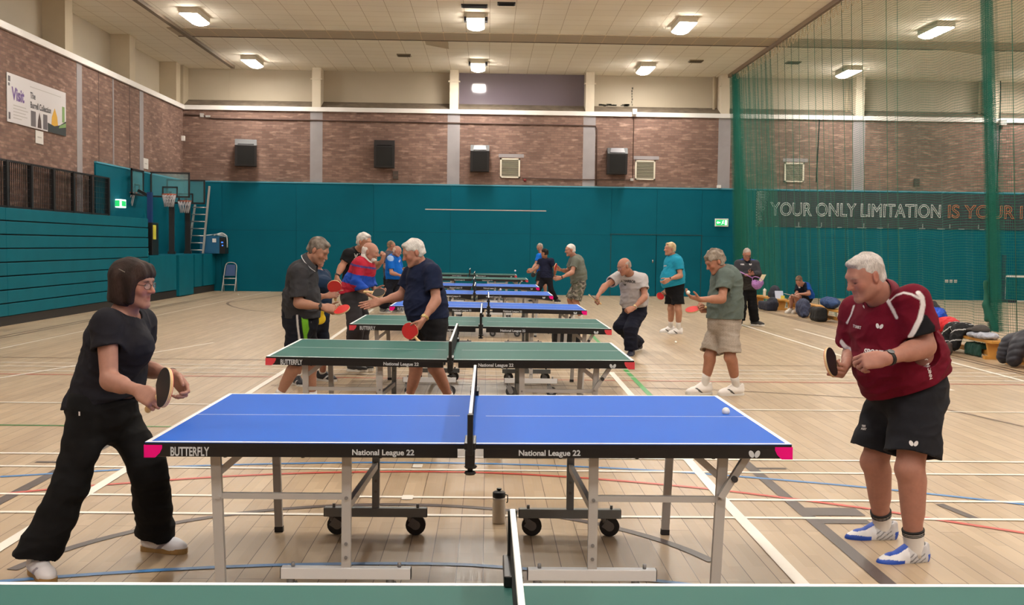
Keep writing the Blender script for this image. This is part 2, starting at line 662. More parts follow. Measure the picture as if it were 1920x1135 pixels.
MB().prism([(-0.6, -0.3, -0.03), (-0.6, 0.3, -0.03), (0.5, 0.3, -0.16), (0.5, -0.3, -0.05)], (0, 0, 0.02)).build('tile', M_cream, r)
MB().bb(-0.6, 0.6, -0.35, 0.35, -0.012, 0).build('gap', M_dark, r)

# ------------------------------------------------------------------ luminaires
M_diff = mat('lamp_diffuser', (255, 250, 240), 0.5, emit=70.0, emit_rgb=(255, 246, 232))
M_house = mat('lamp_housing', (214, 206, 190), 0.5)
M_ear = mat('lamp_ear', (58, 58, 66), 0.5)
LX = [-7.3, -0.35, 4.85, 11.2, 17.6]
LYR = [34.52, 27.8, 21.05, 14.3, 7.55, 0.8, -5.2]


def make_lamp(bracket):
    r = thing('ceiling_lamp', '', 'lamp', (0, 0, ZC))
    # curved opal diffuser bowed below a shallow housing
    mb = MB()
    n = 10
    for s0 in range(n):
        a0, a1 = -0.21 + 0.42 * s0 / n, -0.21 + 0.42 * (s0 + 1) / n
        z0, z1 = -0.215 + 0.055 * (a0 / 0.21) ** 2, -0.215 + 0.055 * (a1 / 0.21) ** 2
        mb.prism([(a0, -0.60, z0), (a1, -0.60, z1), (a1, -0.60, -0.13), (a0, -0.60, -0.13)], (0, 1.2, 0))
    mb.build('diffuser', M_diff, r)
    mb = MB()
    mb.bb(-0.225, 0.225, -0.63, 0.63, -0.14, 0, 0.01)
    mb.build('housing', M_house, r)
    if bracket:
        for s in (-1, 1):
            MB().bb(s * 0.225, s * 0.29, -0.12, 0.12, -0.1, 0).build('bracket', M_ear, r)
    return r


LIGHT = bpy.data.lights.new('lamp_light', 'AREA')
LIGHT.shape = 'RECTANGLE'
LIGHT.size, LIGHT.size_y = 0.42, 1.2
LIGHT.energy = LAMP_POWER
LIGHT.color = LAMP_COLOR
LIGHT.spread = PI
LIGHT_DIM = LIGHT.copy()
LIGHT_DIM.energy = LAMP_POWER * 0.72
LIGHT.energy = LAMP_POWER * 1.08
lampnames = {(0, 0): 'white ceiling lamp over the left corner of the back wall', (1, 0): 'white ceiling lamp near the violet panel of the back wall',
             (2, 0): 'white ceiling lamp near the wall, above the fourth speaker', (3, 0): 'white ceiling lamp behind the net, closer to the back wall',
             (0, 1): 'white ceiling lamp beside the cable tray, nearer row', (1, 1): 'white ceiling lamp in the nearer row beside the black slot vent',
             (2, 1): 'white ceiling lamp in the nearer row, left of the net rail', (3, 1): 'white ceiling lamp behind the net in the nearer row'}
lamps = []
for j, y in enumerate(LYR):
    for i, x in enumerate(LX):
        o = make_lamp(i == 1) if j == 0 and i < 2 else copy_tree(lamps[i == 1])
        if j == 0 and i < 2:
            lamps.append(o)
        o.location = (x, y, ZC)
        o['group'] = 'ceiling lamps of the hall'
        o['label'] = lampnames.get((i, j), 'white ceiling lamp outside the picture, over the near part of the hall')
for o in [o for o in C.objects if o.name.startswith('ceiling_lamp')]:
    lo = bpy.data.objects.new('lamp_light', LIGHT_DIM if o.location.x < -5 else LIGHT)
    C.objects.link(lo)
    lo.parent = o
    lo.location = (0, 0, -0.222)

# ------------------------------------------------------------------ painted court lines on the floor
def line(pts, w_, m, z=0.001):
    mb = MB()
    P = [Vector((p[0], p[1], 0)) for p in pts]
    L, Rr = [], []
    for i, p in enumerate(P):
        tdir = (P[min(i + 1, len(P) - 1)] - P[max(i - 1, 0)]).normalized()
        nrm = Vector((-tdir.y, tdir.x, 0)) * (w_ / 2)
        L.append(p + nrm)
        Rr.append(p - nrm)
    for i in range(len(P) - 1):
        q = [L[i], L[i + 1], Rr[i + 1], Rr[i]]
        mb.quad(*[(v.x, v.y, z) for v in q])
    return mb


def arc(cx, cy, r, a0, a1, n=40):
    return [(cx + r * math.cos(a0 + (a1 - a0) * k / n), cy + r * math.sin(a0 + (a1 - a0) * k / n)) for k in range(n + 1)]


def spline(pts, n=8):
    out = []
    for i in range(len(pts) - 1):
        p0, p1, p2, p3 = pts[max(i - 1, 0)], pts[i], pts[i + 1], pts[min(i + 2, len(pts) - 1)]
        for k in range(n):
            u = k / n
            out.append(tuple(0.5 * ((2 * b) + (-a + c_) * u + (2 * a - 5 * b + 4 * c_ - d) * u * u + (-a + 3 * b - 3 * c_ + d) * u ** 3) for a, b, c_, d in zip(p0, p1, p2, p3)))
    out.append(pts[-1])
    return out


ML_w = mat('line_white', (232, 226, 216), 0.4)
ML_k = mat('line_black', (74, 62, 60), 0.4)
ML_kf = mat('line_brown', (104, 82, 64), 0.4)
ML_r = mat('line_red', (190, 72, 62), 0.4)
ML_b = mat('line_blue', (66, 126, 186), 0.4)
ML_g = mat('line_green', (44, 150, 66), 0.4)
TN = [14]


def paint(ms, m):
    """several strips of one colour as one painted trim object"""
    TN[0] += 1
    mb = MB()
    for k, (pts, w_, z) in enumerate(ms):
        b2 = line(pts, w_, m, z)
        me = bpy.data.meshes.new('tmp')
        b2.bm.to_mesh(me)
        b2.bm.free()
        mb.bm.from_mesh(me)
        bpy.data.meshes.remove(me)
    return mb.build('trim_%d' % TN[0], m, None, 'structure')


W = [([(XL + 1.2, y), (7.0, y)], 0.045, 0.004) for y in (6.455, 6.92, 7.777, 8.25)]
W += [([(XL + 2.5, y), (7.0, y)], 0.045, 0.004) for y in (13.95, 13.48, 10.84, 14.35)]
W += [([(1.55, -2), (1.52, 7), (1.6, 14.0)], 0.07, 0.0042), ([(-2.5, -2), (-2.5, 13.9), (-2.76, 27.0)], 0.07, 0.0042)]
W += [([(-7.05, 15), (-7.02, 36)], 0.04, 0.0042), ([(5.37, 12.5), (5.37, 24)], 0.06, 0.0042), ([(6.2, 17.5), (6.2, 22)], 0.06, 0.0042), ([(6.65, 10), (6.72, 16)], 0.06, 0.0042)]
W += [([(-6.4, 9.6), (-4.3, 17.5)], 0.05, 0.0041)]
for px_, py_ in ((783, 875), (764, 934)):
    q_ = on_floor(px_, py_)
    W += [([(q_[0], q_[1] - 0.06), (q_[0], q_[1] + 0.06)], 0.07, 0.0043)]
paint(W, ML_w)
K = [([(-2.93, -2), (-2.95, 8.6)], 0.08, 0.003), ([(1.93, -2), (1.95, 8.35)], 0.08, 0.003)]
K += [([(1.97, 6.38), (2.27, 6.38)], 0.1, 0.0031), ([(1.97, 6.62), (2.3, 6.62)], 0.2, 0.0031), ([(1.97, 7.93), (2.2, 7.93)], 0.05, 0.0031), ([(-3.22, 7.93), (-2.97, 7.93)], 0.05, 0.0031)]
K += [([(2.88, 6.85), (2.95, 6.45)], 0.06, 0.0031)]
K += [(arc(-0.52, 4.92, 1.8, 0.35, PI - 0.22), 0.06, 0.003)]
paint(K, ML_k)
KF = [([(XL + 1.5, 15.0), (7.0, 15.0)], 0.04, 0.002), ([(7.05, 8), (7.05, 34)], 0.05, 0.002), ([(7.18, 8), (7.18, 34)], 0.05, 0.002), ([(-7.8, 10), (-7.8, 34)], 0.05, 0.002), ([(-7.95, 10), (-7.95, 34)], 0.05, 0.002)]
KF += [([(XL + 1.5, 9.52), (-3.0, 9.52)], 0.05, 0.002)]
KF += [(spline([(-2.4, 12.35), (0.2, 12.62), (2.2, 12.42), (3.47, 12.04), (4.45, 11.49), (4.95, 9.97)]), 0.045, 0.002)]
KF += [(spline([(-4.6, 25.25), (-5.4, 25.8), (-6.1, 27.0), (-6.65, 28.5), (-6.8, 29.6), (-6.56, 30.8), (-6.2, 33.5)]), 0.07, 0.002)]
paint(KF, ML_kf)
paint([(spline([(-4.2, 6.2), (-2.87, 7.0), (-2.32, 7.27), (-1.67, 7.52), (-0.99, 7.66), (-0.11, 7.70), (0.65, 7.55), (1.4, 7.27), (1.87, 7.02), (2.4, 6.69), (2.68, 6.46), (3.6, 5.75)]), 0.045, 0.0035), ([(XL + 1.5, 13.12), (7.0, 13.12)], 0.04, 0.003)], ML_r)
paint([(spline([(-3.25, 7.42), (-2.49, 7.70), (-2.01, 7.85), (-1.05, 8.0), (-0.15, 8.02), (0.7, 7.93), (1.48, 7.74), (2.5, 7.35), (3.42, 6.86), (4.4, 6.2)]), 0.045, 0.0032), (spline([(-2.6, 5.0), (-2.03, 5.2), (-1.49, 5.34), (-0.94, 5.43), (-0.28, 5.46), (0.14, 5.4), (0.81, 5.21), (1.3, 5.0)]), 0.045, 0.0036)], ML_b)
paint([([(1.78, 11.8), (1.98, 24)], 0.06, 0.0034), ([(XL + 1.5, 9.50), (-2.0, 9.50)], 0.03, 0.0034)], ML_g)
# ------------------------------------------------------------------ soft bodies: distance fields turned into meshes
def _n3(p, f, seed=0.0):
    x, y, z = p[:, 0] * f + seed, p[:, 1] * f + seed * 1.7, p[:, 2] * f - seed * 0.6
    return (np.sin(x + 1.7 * np.sin(y * 0.9 + 0.4)) + np.sin(y * 1.13 + 1.5 * np.sin(z * 1.07 + 1.1)) + np.sin(z * 0.93 + 1.6 * np.sin(x * 1.05 + 2.3))) / 3.0


def unit(v):
    v = np.asarray(v, float)
    return v / max(np.linalg.norm(v), 1e-9)


class Field:
    """ordered list of shapes; each is added (smooth union) or cut away"""
    def __init__(self):
        self.ops = []
        self.disp = []

    def add(self, fn, box, k=0.02, op='add'):
        self.ops.append((fn, box, k, op))
        return self

    # round cone; ax/sq squashes it along the unit vector ax; cuts are (point, outward normal) planes
    def cone(self, a, b, ra, rb, k=0.02, ax=None, sq=1.0, op='add', cuts=()):
        a, b = np.asarray(a, float), np.asarray(b, float)
        R = max(ra, rb)
        lo, hi = np.minimum(a, b) - R, np.maximum(a, b) + R
        axu = None if ax is None else unit(ax)
        if axu is not None:
            a2, b2 = a, a + (b - a) + (1 / sq - 1) * np.dot(b - a, axu) * axu
        else:
            a2, b2 = a, b
        cu = [(np.asarray(p, float), unit(n)) for p, n in cuts]

        def fn(p):
            q = p - a
            if axu is not None:
                q = q + ((1 / sq - 1) * (q @ axu))[:, None] * axu
            ba = b2 - a2
            l2 = ba @ ba
            if l2 < 1e-10:
                d = np.linalg.norm(q, axis=1) - R
            else:
                rr = ra - rb
                a_2 = l2 - rr * rr
                il2 = 1 / l2
                y = q @ ba
                z = y - l2
                xx = q * l2 - y[:, None] * ba
                x2 = np.einsum('ij,ij->i', xx, xx)
                y2, z2 = y * y * l2, z * z * l2
                kk = np.sign(rr) * rr * rr * x2
                d = (np.sqrt(np.maximum(x2 * a_2 * il2, 0)) + y * rr) * il2 - ra
                m1 = np.sign(z) * a_2 * z2 > kk
                m2 = (~m1) & (np.sign(y) * a_2 * y2 < kk)
                d = np.where(m1, np.sqrt(x2 + z2) * il2 - rb, d)
                d = np.where(m2, np.sqrt(x2 + y2) * il2 - ra, d)
            if axu is not None and sq < 1:
                d = d * sq
            for c0, n in cu:
                d = np.maximum(d, (p - c0) @ n)
            return d
        return self.add(fn, (lo, hi), k, op)

    def ell(self, c, radii, rot=None, k=0.02, op='add', cuts=()):
        c = np.asarray(c, float)
        r = np.asarray(radii, float)
        Rm = np.eye(3) if rot is None else np.asarray(rot, float)     # columns are the axes
        ext = np.sqrt(((Rm * r) ** 2).sum(1))
        cu = [(np.asarray(p, float), unit(n)) for p, n in cuts]

        def fn(p):
            q = (p - c) @ Rm
            k0 = np.linalg.norm(q / r, axis=1)
            k1 = np.linalg.norm(q / (r * r), axis=1)
            d = k0 * (k0 - 1) / np.maximum(k1, 1e-6)
            d = np.where(k0 < 1e-4, -r.min(), d)
            for c0, n in cu:
                d = np.maximum(d, (p - c0) @ n)
            return d
        return self.add(fn, (c - ext, c + ext), k, op)

    def rbox(self, c, half, r, rot=None, k=0.01, op='add', cuts=()):
        c = np.asarray(c, float)
        h = np.asarray(half, float) - r
        Rm = np.eye(3) if rot is None else np.asarray(rot, float)
        ext = np.abs(Rm) @ np.asarray(half, float)
        cu = [(np.asarray(p, float), unit(n)) for p, n in cuts]

        def fn(p):
            q = np.abs((p - c) @ Rm) - h
            d = np.linalg.norm(np.maximum(q, 0), axis=1) + np.minimum(q.max(1), 0) - r
            for c0, n in cu:
                d = np.maximum(d, (p - c0) @ n)
            return d
        return self.add(fn, (c - ext, c + ext), k, op)

    def plane(self, p0, n, k=0.0):
        """keep only the side opposite to n"""
        p0, n = np.asarray(p0, float), unit(n)
        return self.add(lambda p: (p - p0) @ n, None, k, 'clip')

    def wrinkle(self, fn):
        """displaces what has been built so far"""
        self.ops.append((fn, None, 0.0, 'disp'))
        return self

    def value(self, p):
        d = np.full(len(p), 9.0)
        for fn, box, k, op in self.ops:
            e = fn(p)
            d = self._comb(d, e, k, op)
        return d

    @staticmethod
    def _comb(d, e, k, op):
        if op == 'disp':
            return d + e
        if op == 'add':
            if k > 0:
                h = np.maximum(k - np.abs(d - e), 0) / k
                return np.minimum(d, e) - h * h * k * 0.25
            return np.minimum(d, e)
        if op == 'cut':
            e = -e
        if k > 0:
            h = np.maximum(k - np.abs(d - e), 0) / k
            return np.maximum(d, e) + h * h * k * 0.25
        return np.maximum(d, e)

    def mesh(self, v):
        """surface nets on a sparse set of blocks of 8x8x8 cells of size v"""
        B = 8
        boxes = [b for f_, b, k, op in self.ops if op == 'add']
        lo = np.min([b[0] for b in boxes], 0) - 3 * v
        hi = np.max([b[1] for b in boxes], 0) + 3 * v
        nb = np.ceil((hi - lo) / (v * B)).astype(int) + 1
        gi = np.stack(np.meshgrid(*[np.arange(n) for n in nb], indexing='ij'), -1).reshape(-1, 3)
        cen = lo + (gi + 0.5) * v * B
        hd = v * B * 0.87
        vals = []
        d = np.full(len(cen), 9.0)
        for fn, box, k, op in self.ops:
            e = fn(cen)
            vals.append(e)
            d = self._comb(d, e, k, op)
        dn = np.full(len(cen), 9.0)
        for (fn, box, k, op), e in zip(self.ops, vals):
            if op == 'add':
                dn = np.minimum(dn, e)
        act = np.where((np.abs(d) < hd * 1.35 + 0.018) & (dn < hd * 1.35 + 0.018))[0]
        gi, cen = gi[act], cen[act]
        N = len(act)
        P1 = B + 1
        off = np.stack(np.meshgrid(*[np.arange(P1)] * 3, indexing='ij'), -1).reshape(-1, 3) * v
        pts = (lo + gi[:, None, :] * (v * B)) + off[None]          # (blocks, points, 3)
        D = np.full((N, P1 ** 3), 9.0)
        vals = [e[act] for e in vals]
        dn = dn[act]
        for (fn, box, k, op), e in zip(self.ops, vals):
            if op == 'add':
                sel = e < dn + 2 * hd + k + 0.01
            elif op == 'disp':
                near = np.abs(D) < 0.05
                D[near] += fn(pts[near])
                continue
            elif op == 'cut':
                sel = e < 2 * hd + k + 0.01
            else:
                sel = e > -2 * hd - k - 0.01
            idx = np.where(sel)[0]
            if len(idx) == 0:
                continue
            ee = fn(pts[idx].reshape(-1, 3)).reshape(len(idx), -1)
            D[idx] = self._comb(D[idx], ee, k, op)
        D = D.reshape(N, P1, P1, P1)
        D = np.where(np.abs(D) < 1e-7, 1e-7, D)
        S = D < 0
        # cells
        c8 = [S[:, i:i + B, j:j + B, k:k + B] for i in (0, 1) for j in (0, 1) for k in (0, 1)]
        cnt = sum(c.astype(np.int8) for c in c8)
        cell = (cnt > 0) & (cnt < 8)
        acc = np.zeros((N, B, B, B, 3), np.float32)
        num = np.zeros((N, B, B, B), np.float32)

        def sub(A, o):
            return A[:, o[0]:o[0] + B, o[1]:o[1] + B, o[2]:o[2] + B]
        for axis in range(3):
            others = [a for a in range(3) if a != axis]
            for u in (0, 1):
                for w_ in (0, 1):
                    o0 = [0, 0, 0]
                    o0[others[0]], o0[others[1]] = u, w_
                    o1 = list(o0)
                    o1[axis] = 1
                    d0, d1 = sub(D, o0), sub(D, o1)
                    cr = (d0 < 0) != (d1 < 0)
                    tt = np.where(cr, d0 / np.where(cr, d0 - d1, 1), 0)
                    acc[..., axis] += np.where(cr, tt, 0)
                    acc[..., others[0]] += np.where(cr, u, 0)
                    acc[..., others[1]] += np.where(cr, w_, 0)
                    num += cr
        ci = np.argwhere(cell)
        loc = acc[cell] / num[cell][:, None]
        gcell = gi[ci[:, 0]] * B + ci[:, 1:]
        verts = lo + (gcell + loc) * v
        dims = nb * B + 2
        key = ((gcell[:, 0] + 1) * (dims[1]) + gcell[:, 1] + 1) * dims[2] + gcell[:, 2] + 1
        order = np.argsort(key)
        skey = key[order]
        quads = []
        for axis in range(3):
            o1 = [0, 0, 0]
            o1[axis] = 1
            d0, d1 = sub(S, [0, 0, 0]), sub(S, o1)
            cr = np.argwhere(d0 != d1)
            if len(cr) == 0:
                continue
            inside0 = d0[tuple(cr.T)]
            g = gi[cr[:, 0]] * B + cr[:, 1:]
            a, b = [x for x in range(3) if x != axis]
            q = []
            for da, db in ((-1, -1), (0, -1), (0, 0), (-1, 0)):
                gg = g.copy()
                gg[:, a] += da
                gg[:, b] += db
                kk = ((gg[:, 0] + 1) * dims[1] + gg[:, 1] + 1) * dims[2] + gg[:, 2] + 1
                pos = np.clip(np.searchsorted(skey, kk), 0, len(skey) - 1)
                ok = skey[pos] == kk
                q.append(np.where(ok, order[pos], -1))
            q = np.stack(q, 1)
            flip = inside0 if axis != 1 else ~inside0
            q = np.where(flip[:, None], q, q[:, ::-1])
            quads.append(q[(q >= 0).all(1)])
        return verts, np.concatenate(quads)


def field_object(name, fl, v, m, parent=None, color=None, smooth_iter=0, origin=(0, 0, 0)):
    verts, quads = fl.mesh(v)
    me = bpy.data.meshes.new(name)
    vv = verts - np.asarray(origin, float)
    me.vertices.add(len(vv))
    me.vertices.foreach_set('co', vv.astype(np.float32).ravel())
    me.loops.add(len(quads) * 4)
    me.loops.foreach_set('vertex_index', quads.astype(np.int32).ravel())
    me.polygons.add(len(quads))
    me.polygons.foreach_set('loop_start', np.arange(0, len(quads) * 4, 4, dtype=np.int32))
    me.polygons.foreach_set('use_smooth', np.ones(len(quads), bool))
    me.update(calc_edges=True)
    me.validate()
    if color is not None:
        col = np.ones((len(verts), 4), np.float32)
        col[:, :3] = color(verts)
        at_ = me.attributes.new('Col', 'FLOAT_COLOR', 'POINT')
        at_.data.foreach_set('color', col.ravel())
    me.materials.append(m)
    o = bpy.data.objects.new(name, me)
    C.objects.link(o)
    if parent is not None:
        o.parent = parent
    else:
        o.location = origin
    return o


def soft(name, label, cat, fl, v, m, group=None, color=None):
    boxes = [b for f_, b, k, op in fl.ops if op == 'add']
    lo = np.min([b[0] for b in boxes], 0)
    hi = np.max([b[1] for b in boxes], 0)
    org = ((lo[0] + hi[0]) / 2, (lo[1] + hi[1]) / 2, lo[2])
    o = field_object(name, fl, v, m, None, color, origin=org)
    return tag(o, label, cat, group)
# ------------------------------------------------------------------ things fixed to the walls
M_lett = mat('letter_white', (214, 218, 222), 0.5)
M_grille = mat('speaker_grille', (16, 16, 17), 0.7, bump=0.5, bscale=300)
M_spk = mat('speaker_case', (34, 31, 33), 0.5)
M_spkh = mat('speaker_lip', (96, 92, 96), 0.4)


def speaker(x0, x1, z0, z1, yaw, label, lip):
    w_, h_ = x1 - x0, z1 - z0
    r = thing('wall_speaker', label, 'speaker', ((x0 + x1) / 2, YW - 0.06, (z0 + z1) / 2), yaw, 'black speakers on the brick wall')
    # case leaning forward at the top: profile in y-z
    prof = [(0.0, -h_ / 2), (-0.36, -h_ / 2), (-0.46, h_ * 0.27), (-0.34, h_ / 2), (0.0, h_ / 2)]
    mb = MB()
    mb.prism([(-w_ / 2, y, z) for y, z in prof], (w_, 0, 0))
    mb.build('case', M_spk, r)
    mb = MB()
    n = Vector((0, -(h_ * 0.77), -0.1)).normalized()
    p0, p1 = Vector((0, -0.365, -h_ / 2 + 0.05)), Vector((0, -0.455, h_ * 0.24))
    for a in (1,):
        mb.prism([(-w_ / 2 + 0.07, *(p0 + n * 0.001).yz), (w_ / 2 - 0.07, *(p0 + n * 0.001).yz), (w_ / 2 - 0.07, *(p1 + n * 0.001).yz), (-w_ / 2 + 0.07, *(p1 + n * 0.001).yz)], n * 0.02)
    mb.build('grille', M_grille, r)
    mb = MB()
    mb.prism([(-w_ / 2 + 0.09, -0.452, h_ * 0.30), (w_ / 2 - 0.09, -0.452, h_ * 0.30), (w_ / 2 - 0.12, -0.362, h_ * 0.47), (-w_ / 2 + 0.12, -0.362, h_ * 0.47)], (0, -0.012, 0.012))
    mb.build('sloped_lip', M_spkh if lip else M_spk, r)
    MB().bb(-0.06, 0.06, -0.02, 0.08, -0.15, 0.15).build('wall_bracket', M_black, r)
    return r


speaker(-8.17, -7.49, 4.03, 4.88, 0.22, 'black wall speaker closest to the left corner of the hall', False)
speaker(-3.68, -3.03, 4.05, 4.92, 0.06, 'black wall speaker in the middle of the second brick bay', False)
speaker(-0.57, 0.03, 3.97, 4.81, 0.0, 'black wall speaker with a grey lip beside a square vent, left of the cable pipe', True)
speaker(3.85, 4.50, 3.95, 4.79, -0.04, 'black wall speaker with a grey lip on the bay nearest the green net', True)

M_vent = mat('vent_cream', (222, 214, 196), 0.5)
for x0, x1, label in ((0.39, 1.04, 'cream louvred wall vent right of the third black speaker'), (4.79, 5.45, 'cream louvred wall vent right of the fourth black speaker'), (9.69, 10.34, 'cream louvred wall vent seen through the green net above the banner')):
    r = thing('wall_vent', label, 'vent', ((x0 + x1) / 2, YW, 3.80), 0, 'louvred vents of the back wall')
    w_ = x1 - x0
    mb = MB()
    mb.bb(-w_ / 2, w_ / 2, -0.04, 0, 0, 0.045)
    mb.bb(-w_ / 2, w_ / 2, -0.04, 0, 0.585, 0.63)
    mb.bb(-w_ / 2, -w_ / 2 + 0.05, -0.04, 0, 0, 0.63)
    mb.bb(w_ / 2 - 0.05, w_ / 2, -0.04, 0, 0, 0.63)
    mb.build('frame', M_vent, r)
    mb = MB()
    for k in range(11):
        z = 0.06 + k * 0.048
        mb.prism([(-w_ / 2 + 0.04, -0.035, z), (-w_ / 2 + 0.04, -0.005, z + 0.03), (-w_ / 2 + 0.04, -0.005, z + 0.036), (-w_ / 2 + 0.04, -0.035, z + 0.008)], (w_ - 0.08, 0, 0))
    mb.build('louvres', mat('louvre', (150, 142, 122), 0.6), r)
    MB().bb(-w_ / 2 + 0.03, w_ / 2 - 0.03, -0.006, -0.002, 0.03, 0.6).build('dark_back', M_dark, r)
    MB().bb(-w_ / 2 - 0.05, w_ / 2 + 0.12, -0.012, 0, 0.66, 0.77).build('lintel', M_conc, r)

# junction boxes, conduit
for x, z, label in ((-3.0, 3.83, 'small dark junction box under the second black speaker'), (14.06, 3.85, 'small dark junction box above the banner behind the net')):
    r = thing('junction_box', label, 'box', (x, YW, z))
    MB().bb(-0.09, 0.09, -0.06, 0, -0.13, 0.13, 0.01).build('case', mat('box_brown', (70, 58, 50), 0.6), r)
    MB().bb(-0.05, 0.05, -0.07, -0.06, -0.02, 0.02).build('latch', M_pipe, r)
mb = MB()
mb.tube([(-9.8, YW - 0.03, 5.67), (-9.2, YW - 0.03, 5.66), (-8.9, YW - 0.03, 5.57), (2.9, YW - 0.03, 5.53), (3.48, YW - 0.03, 5.52), (3.53, YW - 0.03, 5.4), (3.53, YW - 0.03, 3.6)], 0.022, 6)
o = mb.build('conduit_pipe', M_pipe)
tag(o, 'thin brown conduit running under the ledge and down beside the fourth speaker', 'pipe')
MB().bb(-9.3, -9.18, YW - 0.07, YW - 0.008, 5.6, 5.72).bb(-9.12, -8.98, YW - 0.06, YW - 0.008, 5.6, 5.66).build('clamp_box', M_grey, o)
mb = MB()
mb.tube([(1.1, YW - 0.03, 3.80), (3.1, YW - 0.03, 3.78), (4.7, YW - 0.03, 3.79)], 0.018, 6)
o = mb.build('conduit_pipe', M_pipe)
tag(o, 'thin conduit between two square vents just above the teal boards', 'pipe')
MB().ball((1.2, YW - 0.05, 3.73), 0.05).build('red_fitting', mat('red_fit', (120, 30, 30), 0.5), o)
MB().bb(4.64, 4.74, YW - 0.06, YW, 3.76, 3.84).build('switch_box', M_grey, o)
mb = MB()
mb.tube([(4.72, YW - 0.02, 3.8), (4.72, YW - 0.02, 6.0), (4.72, YW - 0.1, 6.06)], 0.012, 6)
o = mb.build('thin_cable', M_pipe)
tag(o, 'thin cable dropping from the ledge to the vent beside the fourth speaker', 'cable')
MB().bb(4.66, 4.80, YW - 0.16, YW - 0.07, 5.9, 6.08).build('cable_box', M_grey, o)
mb = MB()
mb.tube([(10.75, YW - 0.02, 3.8), (10.78, YW - 0.02, 4.9), (10.8, YW - 0.02, 5.85)], 0.016, 6)
tag(mb.build('thin_cable', M_dark), 'black cable hanging down beside the vent behind the net', 'cable')
mb = MB()
mb.tube([(16.72, YW - 0.04, 7.2), (16.74, YW - 0.06, 5.9), (16.72, YW - 0.04, 3.57)], 0.016, 6)
o = mb.build('thin_cable', M_dark)
tag(o, 'dark cable running down the concrete pilaster at the right edge', 'cable')
MB().bb(16.7, 16.9, YW - 0.2, YW - 0.07, 5.75, 5.92).build('cable_box', M_grey, o)
r = thing('detector_box', 'small white box on the teal boards edge above the exit sign', 'sensor', (7.54, YW - 0.06, 3.56))
MB().bb(-0.06, 0.06, -0.08, 0.05, 0, 0.1, 0.01).build('case', M_white, r)
r = thing('detector_box', 'small white sensor on the brick in the left corner of the hall', 'sensor', (XL + 0.05, YW - 0.15, 4.9))
MB().bb(-0.05, 0.05, -0.06, 0.06, -0.08, 0.08, 0.01).build('case', M_white, r)

# banner on the back wall
r = thing('wall_banner', 'long dark slogan banner on the teal boards behind the green net', 'banner', (8.78, YW - 0.05, 2.32))
MB().bb(0, 9.6, -0.012, 0, 0, 1.17).build('cloth', mat('banner_cloth', (44, 43, 53), 0.6, noise=0.06, nscale=3), r)
M_bw = mat('banner_white', (206, 208, 208), 0.6)
M_bo = mat('banner_orange', (176, 104, 66), 0.6)
me = text_mesh('YOUR ONLY LIMITATION', 0.60, outline=0.013)
xs = [v.co.x for v in me.vertices]
me.transform(Matrix.Diagonal((5.64 / (max(xs) - min(xs)), 1, 1, 1)))
lettering('lettering', me, M_bw, (0.48, -0.022, 0.385), None, r)
me = text_mesh('IS YOUR IM', 0.60, outline=0.013)
xs = [v.co.x for v in me.vertices]
me.transform(Matrix.Diagonal((2.95 / (max(xs) - min(xs)), 1, 1, 1)))
lettering('lettering', me, M_bo, (6.30, -0.022, 0.385), None, r)
mb = MB()
for i in range(9):
    for j in range(26):
        if i > 8 - j * 0 - (25 - j) * 0.32 + 1.5:
            continue
        s = 0.022 * (1 - i / 11.0) * (0.55 + 0.45 * j / 25)
        xx, zz = 0.02 + i * 0.047 + (j % 2) * 0.023, 0.03 + j * 0.0445
        if (25 - j) * 0.30 + i > 9.0:
            continue
        mb.box((xx, -0.014, zz), (s * 1.7, 0.004, s * 1.7))
mb.build('dot_pattern', M_bw, r)
mb = MB()
for x, l_ in ((0.6, .12), (1.3, .2), (2.0, .16), (2.7, .14), (3.35, .3), (4.0, .2), (4.7, .16), (5.4, .2), (6.0, .25), (6.7, .2), (7.4, .16)):
    mb.bb(x, x + l_, -0.02, -0.01, 0.0, 0.03)
for x in (1.4, 2.15, 3.55, 4.35, 5.5, 6.4, 7.35):
    mb.bb(x, x + 0.03, -0.018, -0.01, 0.03, 0.17)
mb.build('tape_strips', mat('tape_grey', (132, 138, 138), 0.6), r)

# exit signs
M_exit = mat('exit_green', (20, 150, 80), 0.4, emit=1.2, emit_rgb=(40, 190, 100))
M_exitw = mat('exit_white', (240, 255, 245), 0.4, emit=1.5, emit_rgb=(235, 255, 240))
r = thing('exit_sign', 'green and white lit exit sign on the teal boards left of the net', 'sign', (7.655, YW - 0.1, 2.44))
MB().bb(-0.22, 0.22, 0, 0.06, -0.13, 0.13, 0.01).build('case', M_white, r)
MB().bb(-0.19, 0.19, -0.006, 0.0, -0.09, 0.09).build('panel', M_exit, r)
mb = MB()
mb.bb(-0.15, -0.05, -0.01, -0.006, -0.02, 0.02)
mb.prism([(-0.17, -0.006, 0), (-0.12, -0.006, 0.045), (-0.12, -0.006, -0.045)], (0, -0.004, 0))
mb.ball((0.05, -0.008, 0.055), 0.016)
mb.bar((0.045, -0.008, 0.04), (0.03, -0.008, -0.01), 0.02, 0.004, (0, 1, 0))
mb.bar((0.03, -0.008, -0.01), (-0.01, -0.008, -0.06), 0.014, 0.004, (0, 1, 0))
mb.bar((0.03, -0.008, -0.01), (0.07, -0.008, -0.03), 0.014, 0.004, (0, 1, 0))
mb.bar((0.04, -0.008, 0.03), (0.0, -0.008, 0.02), 0.01, 0.004, (0, 1, 0))
mb.bb(0.10, 0.17, -0.01, -0.006, -0.075, 0.075)
mb.build('pictogram', M_exitw, r)
r = thing('exit_sign', 'bright lit exit box on the teal boards of the left wall', 'sign', (XL + 0.06, 29.57, 2.57))
MB().bb(0, 0.16, -0.2, 0.2, -0.11, 0.11, 0.01).build('case', M_exitw, r)
MB().bb(0.16, 0.166, -0.16, 0.16, -0.07, 0.07).bb(0.0, 0.12, -0.206, -0.2, -0.08, 0.08).build('panel', M_exit, r)

